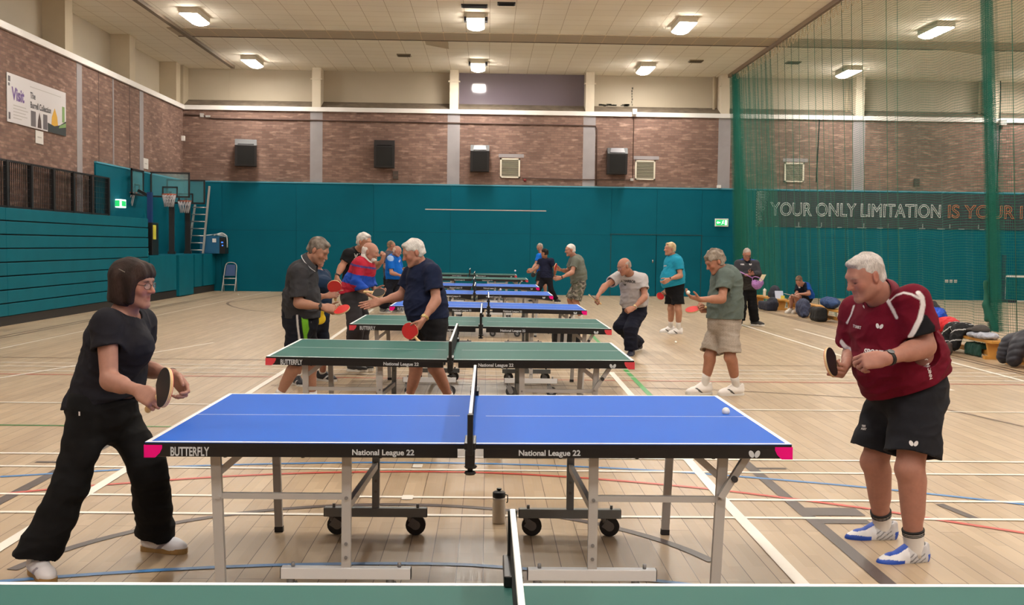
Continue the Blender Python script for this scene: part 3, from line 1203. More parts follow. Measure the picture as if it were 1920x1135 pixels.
# poster on the left wall: reads along +y, faces +x
RY = Matrix.Rotation(PI / 2, 3, 'Z')
r = thing('wall_poster', 'large white museum poster with purple lettering on the left brick wall', 'poster', (XL + 0.012, 22.96, 4.0))
MB().bb(0, 0.012, 0, 3.15, 0, 1.0).build('sheet', mat('poster_white', (208, 204, 206), 0.5), r)
M_pur = mat('poster_purple', (104, 72, 140), 0.5)
M_ink = mat('poster_ink', (60, 58, 66), 0.5)
lettering('lettering', text_mesh('Visit', 0.36, bold=0.012, xscale=0.95), M_pur, (0.016, 0.22, 0.48), RY, r)
lettering('lettering', text_mesh('The', 0.19, bold=0.004, xscale=0.9), M_ink, (0.016, 1.14, 0.62), RY, r)
lettering('lettering', text_mesh('Burrell Collection', 0.19, bold=0.004, xscale=0.82), M_ink, (0.016, 1.14, 0.42), RY, r)
mb = MB()
for k, (l_) in enumerate((0.62, 0.72, 0.6, 0.68, 0.4)):
    mb.bb(0.012, 0.015, 0.3, 0.3 + l_, 0.36 - k * 0.065, 0.375 - k * 0.065)
mb.bb(0.012, 0.015, 1.15, 2.85, 0.86, 0.872)
mb.build('small_print', M_grey, r)
mb = MB()
PICM = [mat('pic_grey', (98, 92, 96), 0.6), mat('pic_brown', (70, 52, 50), 0.6), mat('pic_yellow', (206, 158, 44), 0.6), mat('pic_dark', (38, 46, 48), 0.6), mat('pic_green', (122, 156, 96), 0.6)]
mb.bb(0.012, 0.016, 0.05, 0.15, 0.83, 0.94)
mb.bb(0.012, 0.016, 0.05, 0.12, 0.74, 0.80)
mb.bb(0.012, 0.016, 0.06, 0.14, 0.06, 0.2)
mb.build('printed_mark', PICM[0], r)
mb = MB()
mb.bb(0.012, 0.016, 1.17, 1.42, 0.03, 0.36)
mb.build('picture', PICM[0], r)
MB().bb(0.012, 0.016, 1.83, 2.05, 0.03, 0.36).build('picture', PICM[0], r)
mb = MB()
mb.prism([(0.012, 1.52, 0.03), (0.012, 1.72, 0.03), (0.012, 1.70, 0.2), (0.012, 1.62, 0.36), (0.012, 1.55, 0.2)], (0.004, 0, 0))
mb.build('picture', PICM[1], r)
mb = MB()
mb.prism([(0.012, 2.28, 0.12), (0.012, 2.68, 0.12), (0.012, 2.62, 0.38), (0.012, 2.48, 0.56), (0.012, 2.32, 0.36)], (0.004, 0, 0))
mb.build('picture', PICM[2], r)
mb = MB()
mb.prism([(0.012, 2.08, 0.0), (0.012, 3.14, 0.0), (0.012, 3.14, 0.34), (0.012, 2.8, 0.22), (0.012, 2.45, 0.16), (0.012, 2.08, 0.2)], (0.005, 0, 0))
mb.build('picture', PICM[3], r)
mb = MB()
mb.bb(0.012, 0.016, 2.92, 3.06, 0.3, 0.66)
mb.prism([(0.012, 2.7, 0.14), (0.012, 3.13, 0.2), (0.012, 3.13, 0.3), (0.012, 2.75, 0.2)], (0.0065, 0, 0))
mb.build('picture', PICM[4], r)
for y, z, w_, h_, label in ((24.6, 3.69, 0.42, 0.28, 'small white notice below the large museum poster'), (32.17, 3.66, 0.44, 0.3, 'small white notice above the teal boards near the basketball hoops')):
    r = thing('wall_notice', label, 'notice', (XL + 0.01, y, z))
    MB().bb(0, 0.006, -w_ / 2, w_ / 2, 0, h_).build('sheet', mat('paper_white', (214, 210, 206), 0.6), r)
    MB().bb(0.006, 0.008, -w_ / 4, w_ / 4, h_ * 0.45, h_ * 0.55).build('print_line', M_grey, r)

# ------------------------------------------------------------------ retracted seating on the left
XF = -8.8
r = thing('folded_seating', 'stack of teal boards of the retracted seating along the left wall', 'seating', (XF, 29.0, 0))
z_tops = [2.17, 1.92, 1.665, 1.41, 1.155, 0.90, 0.645, 0.40]
for k, z in enumerate(z_tops):
    zb = (z_tops[k + 1] if k < 7 else 0.16) + 0.022
    mb = MB()
    for a, b in ((-24, -18.01), (-18.0, -12.01), (-12, -8.505), (-8.5, 0.0)):
        mb.bb(-0.05 - 0.004 * k, -0.0 - 0.004 * (7 - k), a, b, zb, z, 0.006)
    mb.build('riser_board', M_tealbox, r)
MB().bb(-1.0, -0.06, -24, -0.02, 0.02, 2.12).build('inner_frame', M_dark, r)
MB().bb(-1.0, -0.02, -24, -0.0, 0.0, 0.17).build('kick_board', mat('kick_black', (34, 30, 28), 0.7), r)
r = thing('gallery_railing', 'black mesh railing on top of the retracted seating', 'railing', (XL + 0.12, 28.7, 2.17))
for k in range(0, 14):
    y = -0.05 - k * 1.2
    MB().bb(-0.04, 0.04, y - 0.05, y + 0.05, 0, 1.02).build('post', M_black, r)
mb = MB()
mb.bb(-0.03, 0.03, -16, 0, 0.99, 1.03)
mb.bb(-0.03, 0.03, -16, 0, 0.06, 0.1)
mb.build('rails', M_black, r)
mb = MB()
for k in range(165):
    y = -0.06 - k * 0.097
    mb.bb(-0.006, 0.006, y - 0.007, y + 0.007, 0.08, 1.0)
for k in range(6):
    mb.bb(-0.006, 0.006, -16, 0, 0.2 + k * 0.14, 0.206 + k * 0.14)
mb.build('mesh_infill', M_black, r)
r = thing('folded_seating', 'low teal panelled seating unit standing in the left corner of the hall', 'seating', (XF, 29.02, 0))
MB().bb(-1.0, -0.05, 0, 6.95, 0.0, 1.19).build('inner_frame', M_dark, r)
for k, (a, b, z0) in enumerate(((0.0, 2.45, 0.22), (2.6, 4.15, 0.03), (4.4, 5.25, 0.22), (5.45, 6.95, 0.22))):
    MB().bb(-0.05, 0.015 if k != 1 else 0.05, a, b, z0, 1.2, 0.006).build('panel', M_tealbox, r)
MB().bb(-1.0, -0.0, 0, 6.95, 1.19, 1.215).build('deck', M_teal, r)
MB().bb(-1.0, -0.03, 0, 6.95, 0, 0.2).build('kick_board', mat('kick_black', (34, 30, 28), 0.7), r)

# things stored on the low unit
DZ = 1.215
M_rim = mat('rim_orange', (190, 84, 48), 0.4)
M_netw = mat('hoop_net', (206, 200, 204), 0.8)
M_clear = mat('clear_board', (120, 190, 200), 0.1, alpha=0.22)
M_blue = mat('post_blue', (18, 50, 104), 0.5)


def hoop(x, y, rz, label, bw, bh, postm, hz):
    r = thing('basketball_hoop', label, 'basketball hoop', (x, y, DZ), rz, 'basketball hoops stored in the corner')
    MB().bb(-0.11, 0.11, -0.07, 0.07, 0, 0.08).bb(-0.075, 0.075, -0.06, 0.06, 0, hz).build('post', postm, r)
    mb = MB()
    mb.bar((0, -0.05, hz - 0.1), (0, -0.32, hz + 0.05), 0.08, 0.08)
    mb.build('bracket', M_black, r)
    mb = MB()
    z0, z1 = hz - 0.1, hz - 0.1 + bh
    t_ = 0.05
    for a in ((-bw / 2, bw / 2, z0, z0 + t_), (-bw / 2, bw / 2, z1 - t_, z1), (-bw / 2, -bw / 2 + t_, z0, z1), (bw / 2 - t_, bw / 2, z0, z1)):
        mb.bb(a[0], a[1], -0.36, -0.32, a[2], a[3])
    mb.bb(-0.22, -0.18, -0.365, -0.34, z0, z0 + 0.32)
    mb.bb(0.18, 0.22, -0.365, -0.34, z0, z0 + 0.32)
    mb.bb(-0.22, 0.22, -0.365, -0.34, z0 + 0.28, z0 + 0.32)
    mb.build('board_frame', M_black, r)
    MB().bb(-bw / 2 + 0.03, bw / 2 - 0.03, -0.345, -0.338, z0 + 0.03, z1 - 0.03).build('backboard', M_clear, r)
    rr = 0.2
    zc = z0 + 0.08
    cy = -0.36 - rr - 0.05
    rim = MB().tube([(rr * math.cos(a), cy + rr * math.sin(a), zc) for a in np.linspace(0, 2 * PI, 20, endpoint=False)], 0.014, 6, True)
    rim.bb(-0.06, 0.06, -0.42, -0.36, zc - 0.03, zc + 0.02)
    rim = rim.build('rim', M_rim, r)
    mb = MB()
    for k in range(14):
        a0, a1, a2 = 2 * PI * k / 14, 2 * PI * (k + 1) / 14, 2 * PI * (k - 1) / 14
        for b in (a1, a2):
            mb.tube([(rr * math.cos(a0), cy + rr * math.sin(a0), zc), (0.8 * rr * math.cos((a0 + b) / 2), cy + 0.8 * rr * math.sin((a0 + b) / 2), zc - 0.17), (0.62 * rr * math.cos(b), cy + 0.62 * rr * math.sin(b), zc - 0.36)], 0.009, 4)
    mb.build('net', M_netw, rim)
    return r


hoop(-9.32, 30.8, -PI / 2, 'basketball hoop on a dark blue post, nearest the retracted seating', 1.05, 0.72, M_blue, 1.72)
hoop(-9.32, 32.9, 0.15, 'middle basketball hoop with the largest clear backboard', 1.12, 0.74, M_black, 1.75)
hoop(-9.25, 34.4, 0.1, 'basketball hoop on a black post beside the aluminium ladder', 1.15, 0.74, M_black, 1.62)
r = thing('stepladder', 'tall aluminium ladder leaning beside the basketball hoops', 'ladder', (-9.18, 35.0, DZ), 0.0)
M_alu = mat('aluminium', (176, 174, 170), 0.4, 0.6)
for s in (-0.22, 0.24):
    MB().bar((s, 0, 0), (s + 0.02, 0.75, 2.15 if s > 0 else 1.55), 0.06, 0.05).build('rail', M_alu, r)
mb = MB()
for k in range(7):
    f_ = 0.05 + k * 0.105
    mb.cyl((-0.22, 0.75 * f_, 2.15 * f_), (0.25, 0.75 * f_, 2.15 * f_), 0.018, seg=8)
mb.build('rungs', M_alu, r)
r = thing('black_cabinet', 'black cabinet with a yellow notice at the end of the retracted seating', 'cabinet', (-9.1, 29.6, DZ))
MB().bb(-0.28, 0.28, -0.25, 0.3, 0, 0.86, 0.01).build('case', M_blackp, r)
MB().bb(-0.2, -0.0, -0.262, -0.25, 0.42, 0.8).bb(0.28, 0.288, -0.2, 0.05, 0.42, 0.8).build('notice', mat('notice_yellow', (196, 190, 60), 0.6), r)
MB().bb(-0.14, 0.18, -0.28, -0.25, 0.06, 0.1).build('handle', M_grey, r)
r = thing('teal_offcut', 'pointed teal board leaning behind the black cabinet', 'board', (-9.4, 30.4, DZ))
MB().prism([(-0.15, 0, 0), (0.2, 0, 0), (0.02, 0.1, 1.25)], (0, 0.03, 0)).build('board', M_tealbox, r)
r = thing('equipment_box', 'blue equipment box with coiled white cables beside the ladder', 'box', (-8.75, 35.75, DZ))
MB().bb(-0.42, 0.2, -0.25, 0.25, 0, 0.56, 0.01).build('case', mat('box_blue', (28, 96, 136), 0.5), r)
MB().bb(0.2, 0.38, -0.24, 0.24, 0, 0.52).build('rack', M_black, r)
MB().bb(-0.02, 0.1, -0.258, -0.25, 0.36, 0.48).build('paper', M_white, r)
mb = MB()
mb.tube(spline([(-0.3, -0.1, 0.57), (-0.1, 0.1, 0.6), (0.1, -0.1, 0.62), (0.3, 0.05, 0.6), (0.42, -0.15, 0.5), (0.44, -0.2, 0.2)], 6), 0.02, 6)
mb.tube(spline([(0.0, -0.15, 0.58), (0.2, 0.1, 0.66), (0.38, 0.0, 0.55), (0.2, -0.15, 0.58), (0.0, -0.05, 0.6)], 6), 0.02, 6)
mb.build('cables', mat('cable_white', (170, 176, 176), 0.6), r)
MB().bb(0.26, 0.32, -0.25, -0.24, 0.34, 0.38).bb(0.28, 0.32, -0.25, -0.24, 0.24, 0.28).build('indicator_lamp', mat('led_blue', (60, 120, 230), 0.4, emit=1.5), r)
# folding chair by the wall
r = thing('folding_chair', 'grey metal folding chair with a blue seat leaning against the back wall', 'chair', (-8.25, 35.55, 0), 0.12)
mb = MB()
mb.tube(spline([(-0.22, -0.1, 0), (-0.18, 0.2, 0.55), (-0.14, 0.38, 0.86), (0, 0.4, 0.93), (0.18, 0.38, 0.86), (0.2, 0.2, 0.55), (0.18, -0.1, 0)], 6), 0.016, 6)
mb.build('front_frame', M_alu, r)
mb = MB()
mb.tube([(-0.2, 0.33, 0), (-0.2, 0.2, 0.5)], 0.014, 6).tube([(0.2, 0.33, 0), (0.2, 0.2, 0.5)], 0.014, 6)
mb.build('rear_frame', M_alu, r)
MB().tube([(-0.2, 0.03, 0.22), (0.19, 0.03, 0.22)], 0.014, 6).tube([(-0.2, 0.14, 0.42), (0.19, 0.14, 0.42)], 0.02, 6).build('crossbar', M_alu, r)
MB().prism([(-0.15, 0.22, 0.5), (0.17, 0.22, 0.5), (0.15, 0.38, 0.86), (-0.12, 0.38, 0.86)], (0, 0.012, -0.005)).build('seat', mat('seat_blue', (20, 58, 104), 0.5), r)

# ------------------------------------------------------------------ dividing net
t = NT('net_cord')
uvn = t.n('UVMap')
sx = t.n('SeparateXYZ')
t.l(uvn.outputs[0], sx.inputs[0])
fac = []
for ch in (0, 1):
    md = t.n('Math', operation='FRACT')
    t.l(sx.outputs[ch], md.inputs[0])
    lt = t.n('Math', operation='LESS_THAN')
    t.l(md.outputs[0], lt.inputs[0])
    lt.inputs[1].default_value = 0.115
    fac.append(lt.outputs[0])
mxm = t.n('Math', operation='MAXIMUM')
t.l(fac[0], mxm.inputs[0])
t.l(fac[1], mxm.inputs[1])
t.l(mxm.outputs[0], t.b.inputs['Alpha'])
t.b.inputs['Base Color'].default_value = lin((14, 108, 92)) + (1,)
t.b.inputs['Roughness'].default_value = 0.8
M_cord = t.m
XN = 7.85


def net_sheet(y0, y1, z0, z1, amp, wl, width=None, x=XN, ny=160, nz=24, seed=0, lean=0.42, cell=0.045):
    """hanging net between two depths; its cloth is wider than the gap so it hangs in folds"""
    random.seed(seed)
    ph = [random.random() * 6 for _ in range(4)]
    bm = bmesh.new()
    uv = bm.loops.layers.uv.new('UVMap')
    grid = []
    arcs = []
    for i in range(ny + 1):
        u = i / ny
        y = y0 + (y1 - y0) * u
        row = []
        for j in range(nz + 1):
            s = j / nz
            a = amp * (0.35 + 0.65 * s)
            yy = y + a * 0.5 * math.sin(2 * PI * y / (wl * 0.83) + ph[2] + s)
            xx = x + a * math.sin(2 * PI * y / wl + ph[0] + 0.6 * s) + a * 0.5 * math.sin(2 * PI * y / (wl * 0.41) + ph[1] - s)
            z = z1 + (z0 - z1) * s
            sagz = 0.05 * math.sin(2 * PI * y / wl * 0.7 + ph[3]) * (1 - s)
            row.append(bm.verts.new((xx + lean * s, yy, z + sagz)))
        grid.append(row)
    wid = [0.0]
    for i in range(ny):
        m_ = nz // 2
        wid.append(wid[-1] + (grid[i + 1][m_].co - grid[i][m_].co).length)
    k = (width / wid[-1]) if width else 1.0
    H_ = z1 - z0
    for i in range(ny):
        for j in range(nz):
            f = bm.faces.new((grid[i][j], grid[i + 1][j], grid[i + 1][j + 1], grid[i][j + 1]))
            f.smooth = True
            for lp, (ii, jj) in zip(f.loops, ((i, j), (i + 1, j), (i + 1, j + 1), (i, j + 1))):
                lp[uv].uv = (wid[ii] * k / cell, (jj / nz) * H_ / cell + 0.3 * math.sin(wid[ii] * k * 1.7))
    me = bpy.data.meshes.new('net')
    bm.to_mesh(me)
    bm.free()
    me.materials.append(M_cord)
    return me


def net_part(name, me, parent):
    o = bpy.data.objects.new(name, me)
    C.objects.link(o)
    o.parent = parent
    return o


r = thing('dividing_net', 'tall green dividing net hanging from a ceiling rail on the right side of the hall', 'net', (0, 0, 0))
net_part('netting', net_sheet(17.7, 35.6, 0.03, ZC - 0.1, 0.06, 1.05, 26.0, seed=3, ny=300), r)
for k in range(5):
    net_part('gathered_netting', net_sheet(34.9 + 0.06 * k, 35.75, 0.03, ZC - 0.12, 0.16, 0.33 + 0.03 * k, 7.0, x=XN + 0.02 * k - 0.05, seed=10 + k, ny=120), r)
for k in range(1):
    net_part('gathered_netting', net_sheet(31.0 + k, 35.2, 0.03, ZC - 0.12, 0.1, 0.5 + 0.03 * k, 7.0, x=XN + 0.03 * k, seed=20 + k, ny=120), r)
mb = MB()
for y in np.linspace(21.5, 35.6, 22):
    if random.random() < 0.75:
        yy = y + random.uniform(-0.1, 0.1)
        mb.tube([(XN + random.uniform(-.03, .03), yy, ZC - 0.08), (XN + 0.16, yy + random.uniform(-.05, .05), 3.5), (XN + 0.3, yy + random.uniform(-.08, .08), 0.03)], 0.006, 4)
mb.build('draw_cord', mat('cord_green', (40, 92, 72), 0.8), r)
MB().bb(XN - 0.09, XN - 0.01, YB, YW + 0.3, ZC - 0.11, ZC).build('ceiling_rail', mat('rail_brown', (120, 98, 78), 0.5), r)
mb = MB()
ys = np.linspace(20.5, 35.4, 46)
for a, b in zip(ys, ys[1:]):
    d_ = 0.07 + 0.02 * (35 - a) / 10
    mb.tube(spline([(XN - 0.02, a, ZC - 0.1), (XN - 0.02, (a * 3 + b) / 4, ZC - 0.1 - d_ * 2.2), (XN - 0.02, (a + b) / 2, ZC - 0.1 - d_ * 3), (XN - 0.02, (a + 3 * b) / 4, ZC - 0.1 - d_ * 2.2), (XN - 0.02, b, ZC - 0.1)], 3), 0.008, 4)
mb.build('scalloped_edge', mat('edge_cream', (206, 190, 160), 0.7), r)

r = thing('dividing_net', 'nearer sheet of green net at the right edge, starting at the joining seam', 'net', (0, 0, 0))
net_part('netting', net_sheet(9.0, 17.8, 0.03, ZC - 0.1, 0.05, 1.3, 10.0, x=XN + 0.12, seed=31, ny=160), r)
for k in range(4):
    net_part('gathered_netting', net_sheet(17.6, 18.0, 0.3, ZC - 0.12, 0.07, 0.2, 4.0, x=XN + 0.03 * k, seed=40 + k, ny=60, cell=0.03), r)
mb = MB()
for y in (15.4, 16.3, 17.0, 17.9):
    mb.tube([(XN + 0.1, y + 0.05, ZC - 0.08), (XN + 0.26, y, 3.5), (XN + 0.42, y - 0.06, 0.03)], 0.006, 4)
mb.build('draw_cord', mat('cord_green', (40, 92, 72), 0.8), r)
f = Field()
f.cone((XN + 0.3, 17.85, 1.1), (XN + 0.36, 17.85, 0.5), 0.03, 0.05, 0.05)
f.cone((XN + 0.33, 17.85, 0.72), (XN + 0.42, 17.70, 0.36), 0.065, 0.05, 0.05)
f.wrinkle(lambda p: 0.012 * _n3(p, 22))
field_object('gathered_foot', f, 0.012, mat('net_foot_green', (20, 92, 76), 0.8), r)

# net and post of the court beyond
r = thing('net_post', 'dark blue badminton post with a net on the court beyond the green net', 'net post', (16.5, 34.9, 0))
MB().bb(-0.5, 0.35, -0.25, 0.25, 0, 0.09).cyl((-0.3, 0.2, 0.09), (-0.3, 0.2, 0.14), 0.06).build('base', mat('base_navy', (38, 30, 52), 0.6), r)
MB().bb(-0.05, 0.05, -0.05, 0.05, 0.05, 1.5).build('post', mat('post_navy', (20, 34, 66), 0.5), r)
mb = MB()
mb.bb(0.05, 3.2, -0.01, 0.01, 0.80, 0.86)
mb.bar((0.1, 0, 0.06), (3.2, -0.6, 0.02), 0.03, 0.03)
mb.bb(0.05, 0.08, -0.01, 0.01, 0.1, 0.86)
mb.build('tape', M_white, r)
me = net_sheet(0, 3.0, 0.1, 0.8, 0.0, 1.0, None, x=0, seed=2, ny=4, nz=2, cell=0.05, lean=0.0)
me.transform(Matrix.Rotation(-PI / 2, 4, 'Z'))
net_part('netting', me, r).location = (0.08, 0, 0)

# socket boxes on the boards behind the net
r = thing('socket_plate', 'row of small grey sockets low on the teal boards at the right', 'socket', (15.35, YW - 0.05, 0.62))
MB().bb(-0.25, -0.14, -0.01, 0, -0.05, 0.05).bb(-0.1, 0.0, -0.01, 0, -0.05, 0.05).bb(0.05, 0.15, -0.01, 0, -0.05, 0.05).build('plate', M_grey, r)

# ------------------------------------------------------------------ benches and belongings
M_bench = mat('bench_wood', (196, 142, 66), 0.45, noise=0.1, nscale=6)


BZ = 0.29


def bench(x, y0, y1, label):
    r = thing('gym_bench', label, 'bench', (x, (y0 + y1) / 2, 0), 0, 'low wooden gym benches along the net')
    L = (y1 - y0) / 2
    MB().bb(-0.13, 0.13, -L, L, BZ - 0.045, BZ, 0.006).build('seat', M_bench, r)
    for s in (-1, 1):
        y = s * (L - 0.2)
        MB().prism([(-0.12, y - 0.025, BZ - 0.045), (0.12, y - 0.025, BZ - 0.045), (0.08, y - 0.025, 0.05), (-0.08, y - 0.025, 0.05)], (0, 0.05, 0)).build('leg', M_bench, r)
        MB().bb(-0.15, 0.15, y - 0.04, y + 0.04, 0.0, 0.05).build('foot', M_bench, r)
    MB().bb(-0.03, 0.03, -L + 0.2, L - 0.2, 0.05, 0.12).build('rail', M_bench, r)
    return r


bench(7.6, 13.0, 15.75, 'wooden bench under the dark quilted jacket at the right edge')
bench(7.58, 16.05, 18.65, 'wooden bench under the red jacket at the right')
bench(7.72, 22.6, 25.25, 'wooden bench behind the maroon shirted player, under the blue and dark jacket')
bench(7.82, 25.6, 28.25, 'wooden bench the person with the score sheet sits on')
bench(7.75, 28.6, 31.3, 'wooden bench behind the man in the dark grey jacket')


def clear_of(f, *boxes):
    """cloth and bags rest against these boxes (x0, x1, y0, y1, z0, z1) without cutting into them"""
    for x0, x1, y0, y1, z0, z1 in boxes:
        f.rbox(((x0 + x1) / 2, (y0 + y1) / 2, (z0 + z1) / 2), ((x1 - x0) / 2, (y1 - y0) / 2, (z1 - z0) / 2), 0.005, None, 0.0, 'cut')


M_navyf = mat('fabric_navy', (30, 32, 48), 0.85, noise=0.2, nscale=30)
M_blackf = mat('fabric_black', (20, 20, 22), 0.8, noise=0.2, nscale=30)
M_bluef = mat('fabric_blue', (36, 64, 110), 0.85, noise=0.15, nscale=20)
M_cobf = mat('fabric_cobalt', (10, 74, 190), 0.7, noise=0.15, nscale=20)
M_redf = mat('fabric_red', (196, 20, 34), 0.7, noise=0.1, nscale=20)
M_greyf = mat('fabric_grey', (160, 164, 178), 0.85, noise=0.12, nscale=20)
M_greenf = mat('fabric_green', (12, 62, 52), 0.8, noise=0.2, nscale=20)
M_capf = mat('fabric_charcoal', (66, 62, 60), 0.9, noise=0.15, nscale=30)
M_denim = mat('fabric_slate', (54, 60, 84), 0.9, noise=0.25, nscale=30)
M_puff = mat('fabric_puffer', (34, 36, 48), 0.5)


def wr(a, f_, s=0.0):
    return lambda p: a * 1.2 * (np.abs(_n3(p, f_, s)) - 0.3) + a * 0.8 * (np.abs(_n3(p * np.array([1, 1, 0.6]), f_ * 2.2, s + 2)) - 0.25) + a * 0.3 * _n3(p, f_ * 4.5, s + 5)


BN = (7.44, 7.72, 15.9, 18.7, -0.1, BZ + 0.006)


def solid(f, box=None):
    f.plane((0, 0, 0.008), (0, 0, -1))
    if box:
        clear_of(f, box)


# cobalt jacket in a black bag on the near bench
f = Field()
f.rbox((7.58, 18.36, 0.38), (0.15, 0.26, 0.085), 0.05)
f.wrinkle(wr(0.012, 18))
solid(f, BN)
soft('holdall', 'open black holdall on the near bench with a cobalt jacket in it', 'bag', f, 0.014, M_blackf)
f = Field()
f.ell((7.57, 18.38, 0.56), (0.14, 0.21, 0.095), k=0.05).ell((7.55, 18.2, 0.53), (0.12, 0.13, 0.075), k=0.05)
f.wrinkle(wr(0.03, 24))
f.plane((0, 0, 0.468), (0, 0, -1))
soft('folded_jacket', 'cobalt blue jacket stuffed into the black holdall', 'jacket', f, 0.010, M_cobf)
f = Field()
f.cone((7.62, 18.15, 0.55), (7.62, 18.62, 0.70), 0.03, 0.05, 0.03)
f.cone((7.62, 18.62, 0.70), (7.62, 18.75, 0.62), 0.05, 0.03, 0.03)
soft('bag_flap', 'black flap strap sticking up behind the cobalt jacket', 'strap', f, 0.010, M_blackf)
f = Field()
f.ell((7.56, 17.83, 0.40), (0.17, 0.27, 0.13), k=0.06).cone((7.45, 17.9, 0.38), (7.33, 17.95, 0.2), 0.11, 0.08, 0.08)
f.wrinkle(wr(0.02, 14, 3))
solid(f, BN)
soft('red_jacket', 'bright red jacket heaped on the near bench', 'jacket', f, 0.012, M_redf)


def stripes(p):
    q = p + 0.02 * _n3(p, 9)[:, None]
    s1 = np.abs(((q[:, 2] * 0.8 + q[:, 1] * 0.55) * 7.5) % 1.0 - 0.5) < 0.055
    s2 = (np.abs(((q[:, 1] * 0.9 - q[:, 2] * 0.3) * 4.2) % 1.0 - 0.5) < 0.03)
    c_ = np.tile(np.array(lin((16, 16, 20))), (len(p), 1))
    c_[s1 | s2] = lin((196, 198, 200))
    return c_


M_col = mat('fabric_pattern', (128, 128, 128), 0.85, attr='Col')
f = Field()
f.ell((7.55, 17.25, 0.38), (0.17, 0.27, 0.10), k=0.08).cone((7.42, 17.38, 0.36), (7.33, 17.42, 0.12), 0.12, 0.10, 0.08).cone((7.42, 17.12, 0.36), (7.34, 17.08, 0.14), 0.12, 0.09, 0.08)
f.wrinkle(wr(0.018, 16, 1))
solid(f, BN)
soft('striped_jacket', 'black jacket with thin white stripes hanging over the near bench', 'jacket', f, 0.008, M_col, None, stripes)
f = Field()
f.rbox((7.14, 17.55, 0.085), (0.10, 0.2, 0.085), 0.035)
f.wrinkle(wr(0.01, 20, 5))
solid(f)
soft('floor_bag', 'black bag on the floor between the red jacket and the brown boots', 'bag', f, 0.012, M_blackf)
f = Field()
f.ell((7.55, 16.6, 0.335), (0.17, 0.34, 0.055), k=0.05).ell((7.53, 16.3, 0.335), (0.13, 0.16, 0.05), k=0.05)
f.wrinkle(wr(0.022, 16, 9))
solid(f, BN)
soft('grey_top', 'pale grey sports top lying on the end of the near bench', 'clothes', f, 0.010, M_greyf)
f = Field()
f.ell((7.54, 16.62, 0.41), (0.12, 0.17, 0.085), k=0.04).ell((7.5, 16.82, 0.40), (0.09, 0.12, 0.03), k=0.03)
f.plane((0, 0, 0.388), (0, 0, -1))
soft('flat_cap', 'charcoal cap resting on the pale grey sports top', 'cap', f, 0.010, M_capf)
f = Field()
f.rbox((7.56, 16.75, 0.10), (0.10, 0.28, 0.10), 0.05)
f.wrinkle(wr(0.015, 16, 2))
solid(f, (7.5, 7.66, 15.9, 18.7, 0.0, 0.13))
f.plane((0, 0, 0.225), (0, 0, 1))
soft('green_bag', 'dark green bag on the floor under the end of the near bench', 'bag', f, 0.012, M_greenf)
for k, y in enumerate((17.12, 16.86)):
    f = Field()
    f.cone((7.02, y, 0.05), (7.16, y + 0.02, 0.06), 0.05, 0.055, 0.04).cone((7.16, y + 0.02, 0.06), (7.17, y + 0.02, 0.15), 0.055, 0.05, 0.04).plane((0, 0, 0.005), (0, 0, -1))
    soft('walking_boot', ('brown boot on the floor closest to the black floor bag', 'brown boot on the floor beside the white ball by the bench')[k], 'boot', f, 0.008, mat('boot_brown', (62, 50, 46), 0.7), 'brown boots below the striped jacket')
f = Field()
f.ell((7.56, 15.2, 0.37), (0.18, 0.34, 0.14), k=0.05).cone((7.42, 15.4, 0.33), (7.34, 15.42, 0.12), 0.12, 0.10, 0.08).cone((7.40, 15.1, 0.33), (7.32, 15.08, 0.12), 0.13, 0.11, 0.08)
f.wrinkle(lambda p: -0.008 * np.abs(np.sin(p[:, 2] * 34 + p[:, 1] * 14 + 3 * _n3(p, 7))) + 0.014 * _n3(p, 13))
solid(f, (7.46, 7.74, 12.9, 15.8, -0.1, BZ + 0.006))
soft('puffer_jacket', 'dark quilted jacket slumped over a bench at the right edge', 'jacket', f, 0.010, M_puff)

# belongings by the farther benches
f = Field()
f.rbox((7.42, 24.45, 0.16), (0.13, 0.30, 0.16), 0.08)
f.wrinkle(wr(0.012, 14, 4))
solid(f)
soft('black_case', 'large black sports bag on the floor below the blue and dark jacket', 'bag', f, 0.014, M_blackf)
f = Field()
f.ell((7.70, 24.55, 0.42), (0.17, 0.50, 0.12), k=0.06).ell((7.62, 24.2, 0.41), (0.14, 0.3, 0.10), k=0.06)
f.wrinkle(wr(0.03, 12, 6))
solid(f, (7.5, 7.95, 22.5, 25.3, -0.1, BZ + 0.006))
soft('blue_jacket', 'blue and dark jacket spread over the bench above the black sports bag', 'jacket', f, 0.014, M_bluef)
f = Field()
f.ell((7.50, 25.95, 0.22), (0.15, 0.34, 0.22), k=0.08).cone((7.46, 25.6, 0.3), (7.42, 25.5, 0.1), 0.11, 0.10, 0.06)
f.wrinkle(wr(0.028, 15, 7))
solid(f, (7.67, 8.0, 25.5, 28.3, -0.1, 0.4))
soft('slate_rucksack', 'slate blue rucksack heaped on the floor beside the sitting person', 'bag', f, 0.014, M_denim)
f = Field()
f.rbox((7.38, 28.75, 0.11), (0.15, 0.5, 0.11), 0.06).ell((7.42, 28.45, 0.2), (0.13, 0.26, 0.16), k=0.08)
f.wrinkle(wr(0.015, 14, 8))
solid(f)
soft('navy_holdall', 'navy holdall lying on the floor left of the sitting person', 'bag', f, 0.014, M_navyf)
f = Field()
f.ell((7.75, 29.5, 0.46), (0.12, 0.32, 0.17), k=0.06).rbox((7.75, 29.5, 0.37), (0.12, 0.3, 0.075), 0.04, k=0.05)
f.plane((0, 0, BZ + 0.008), (0, 0, -1))
soft('navy_rucksack', 'rounded navy rucksack standing on the bench behind the navy holdall', 'bag', f, 0.014, M_navyf)
r = thing('note_sheet', 'pale grey printed sheet propped against the navy rucksack', 'paper', (7.74, 29.0, BZ + 0.003))
MB().prism([(-0.1, 0.0, 0), (0.12, 0, 0), (0.12, 0.1, 0.2), (-0.1, 0.1, 0.2)], (0, 0.004, 0)).build('sheet', mat('sheet_lilac', (176, 182, 204), 0.6), r)
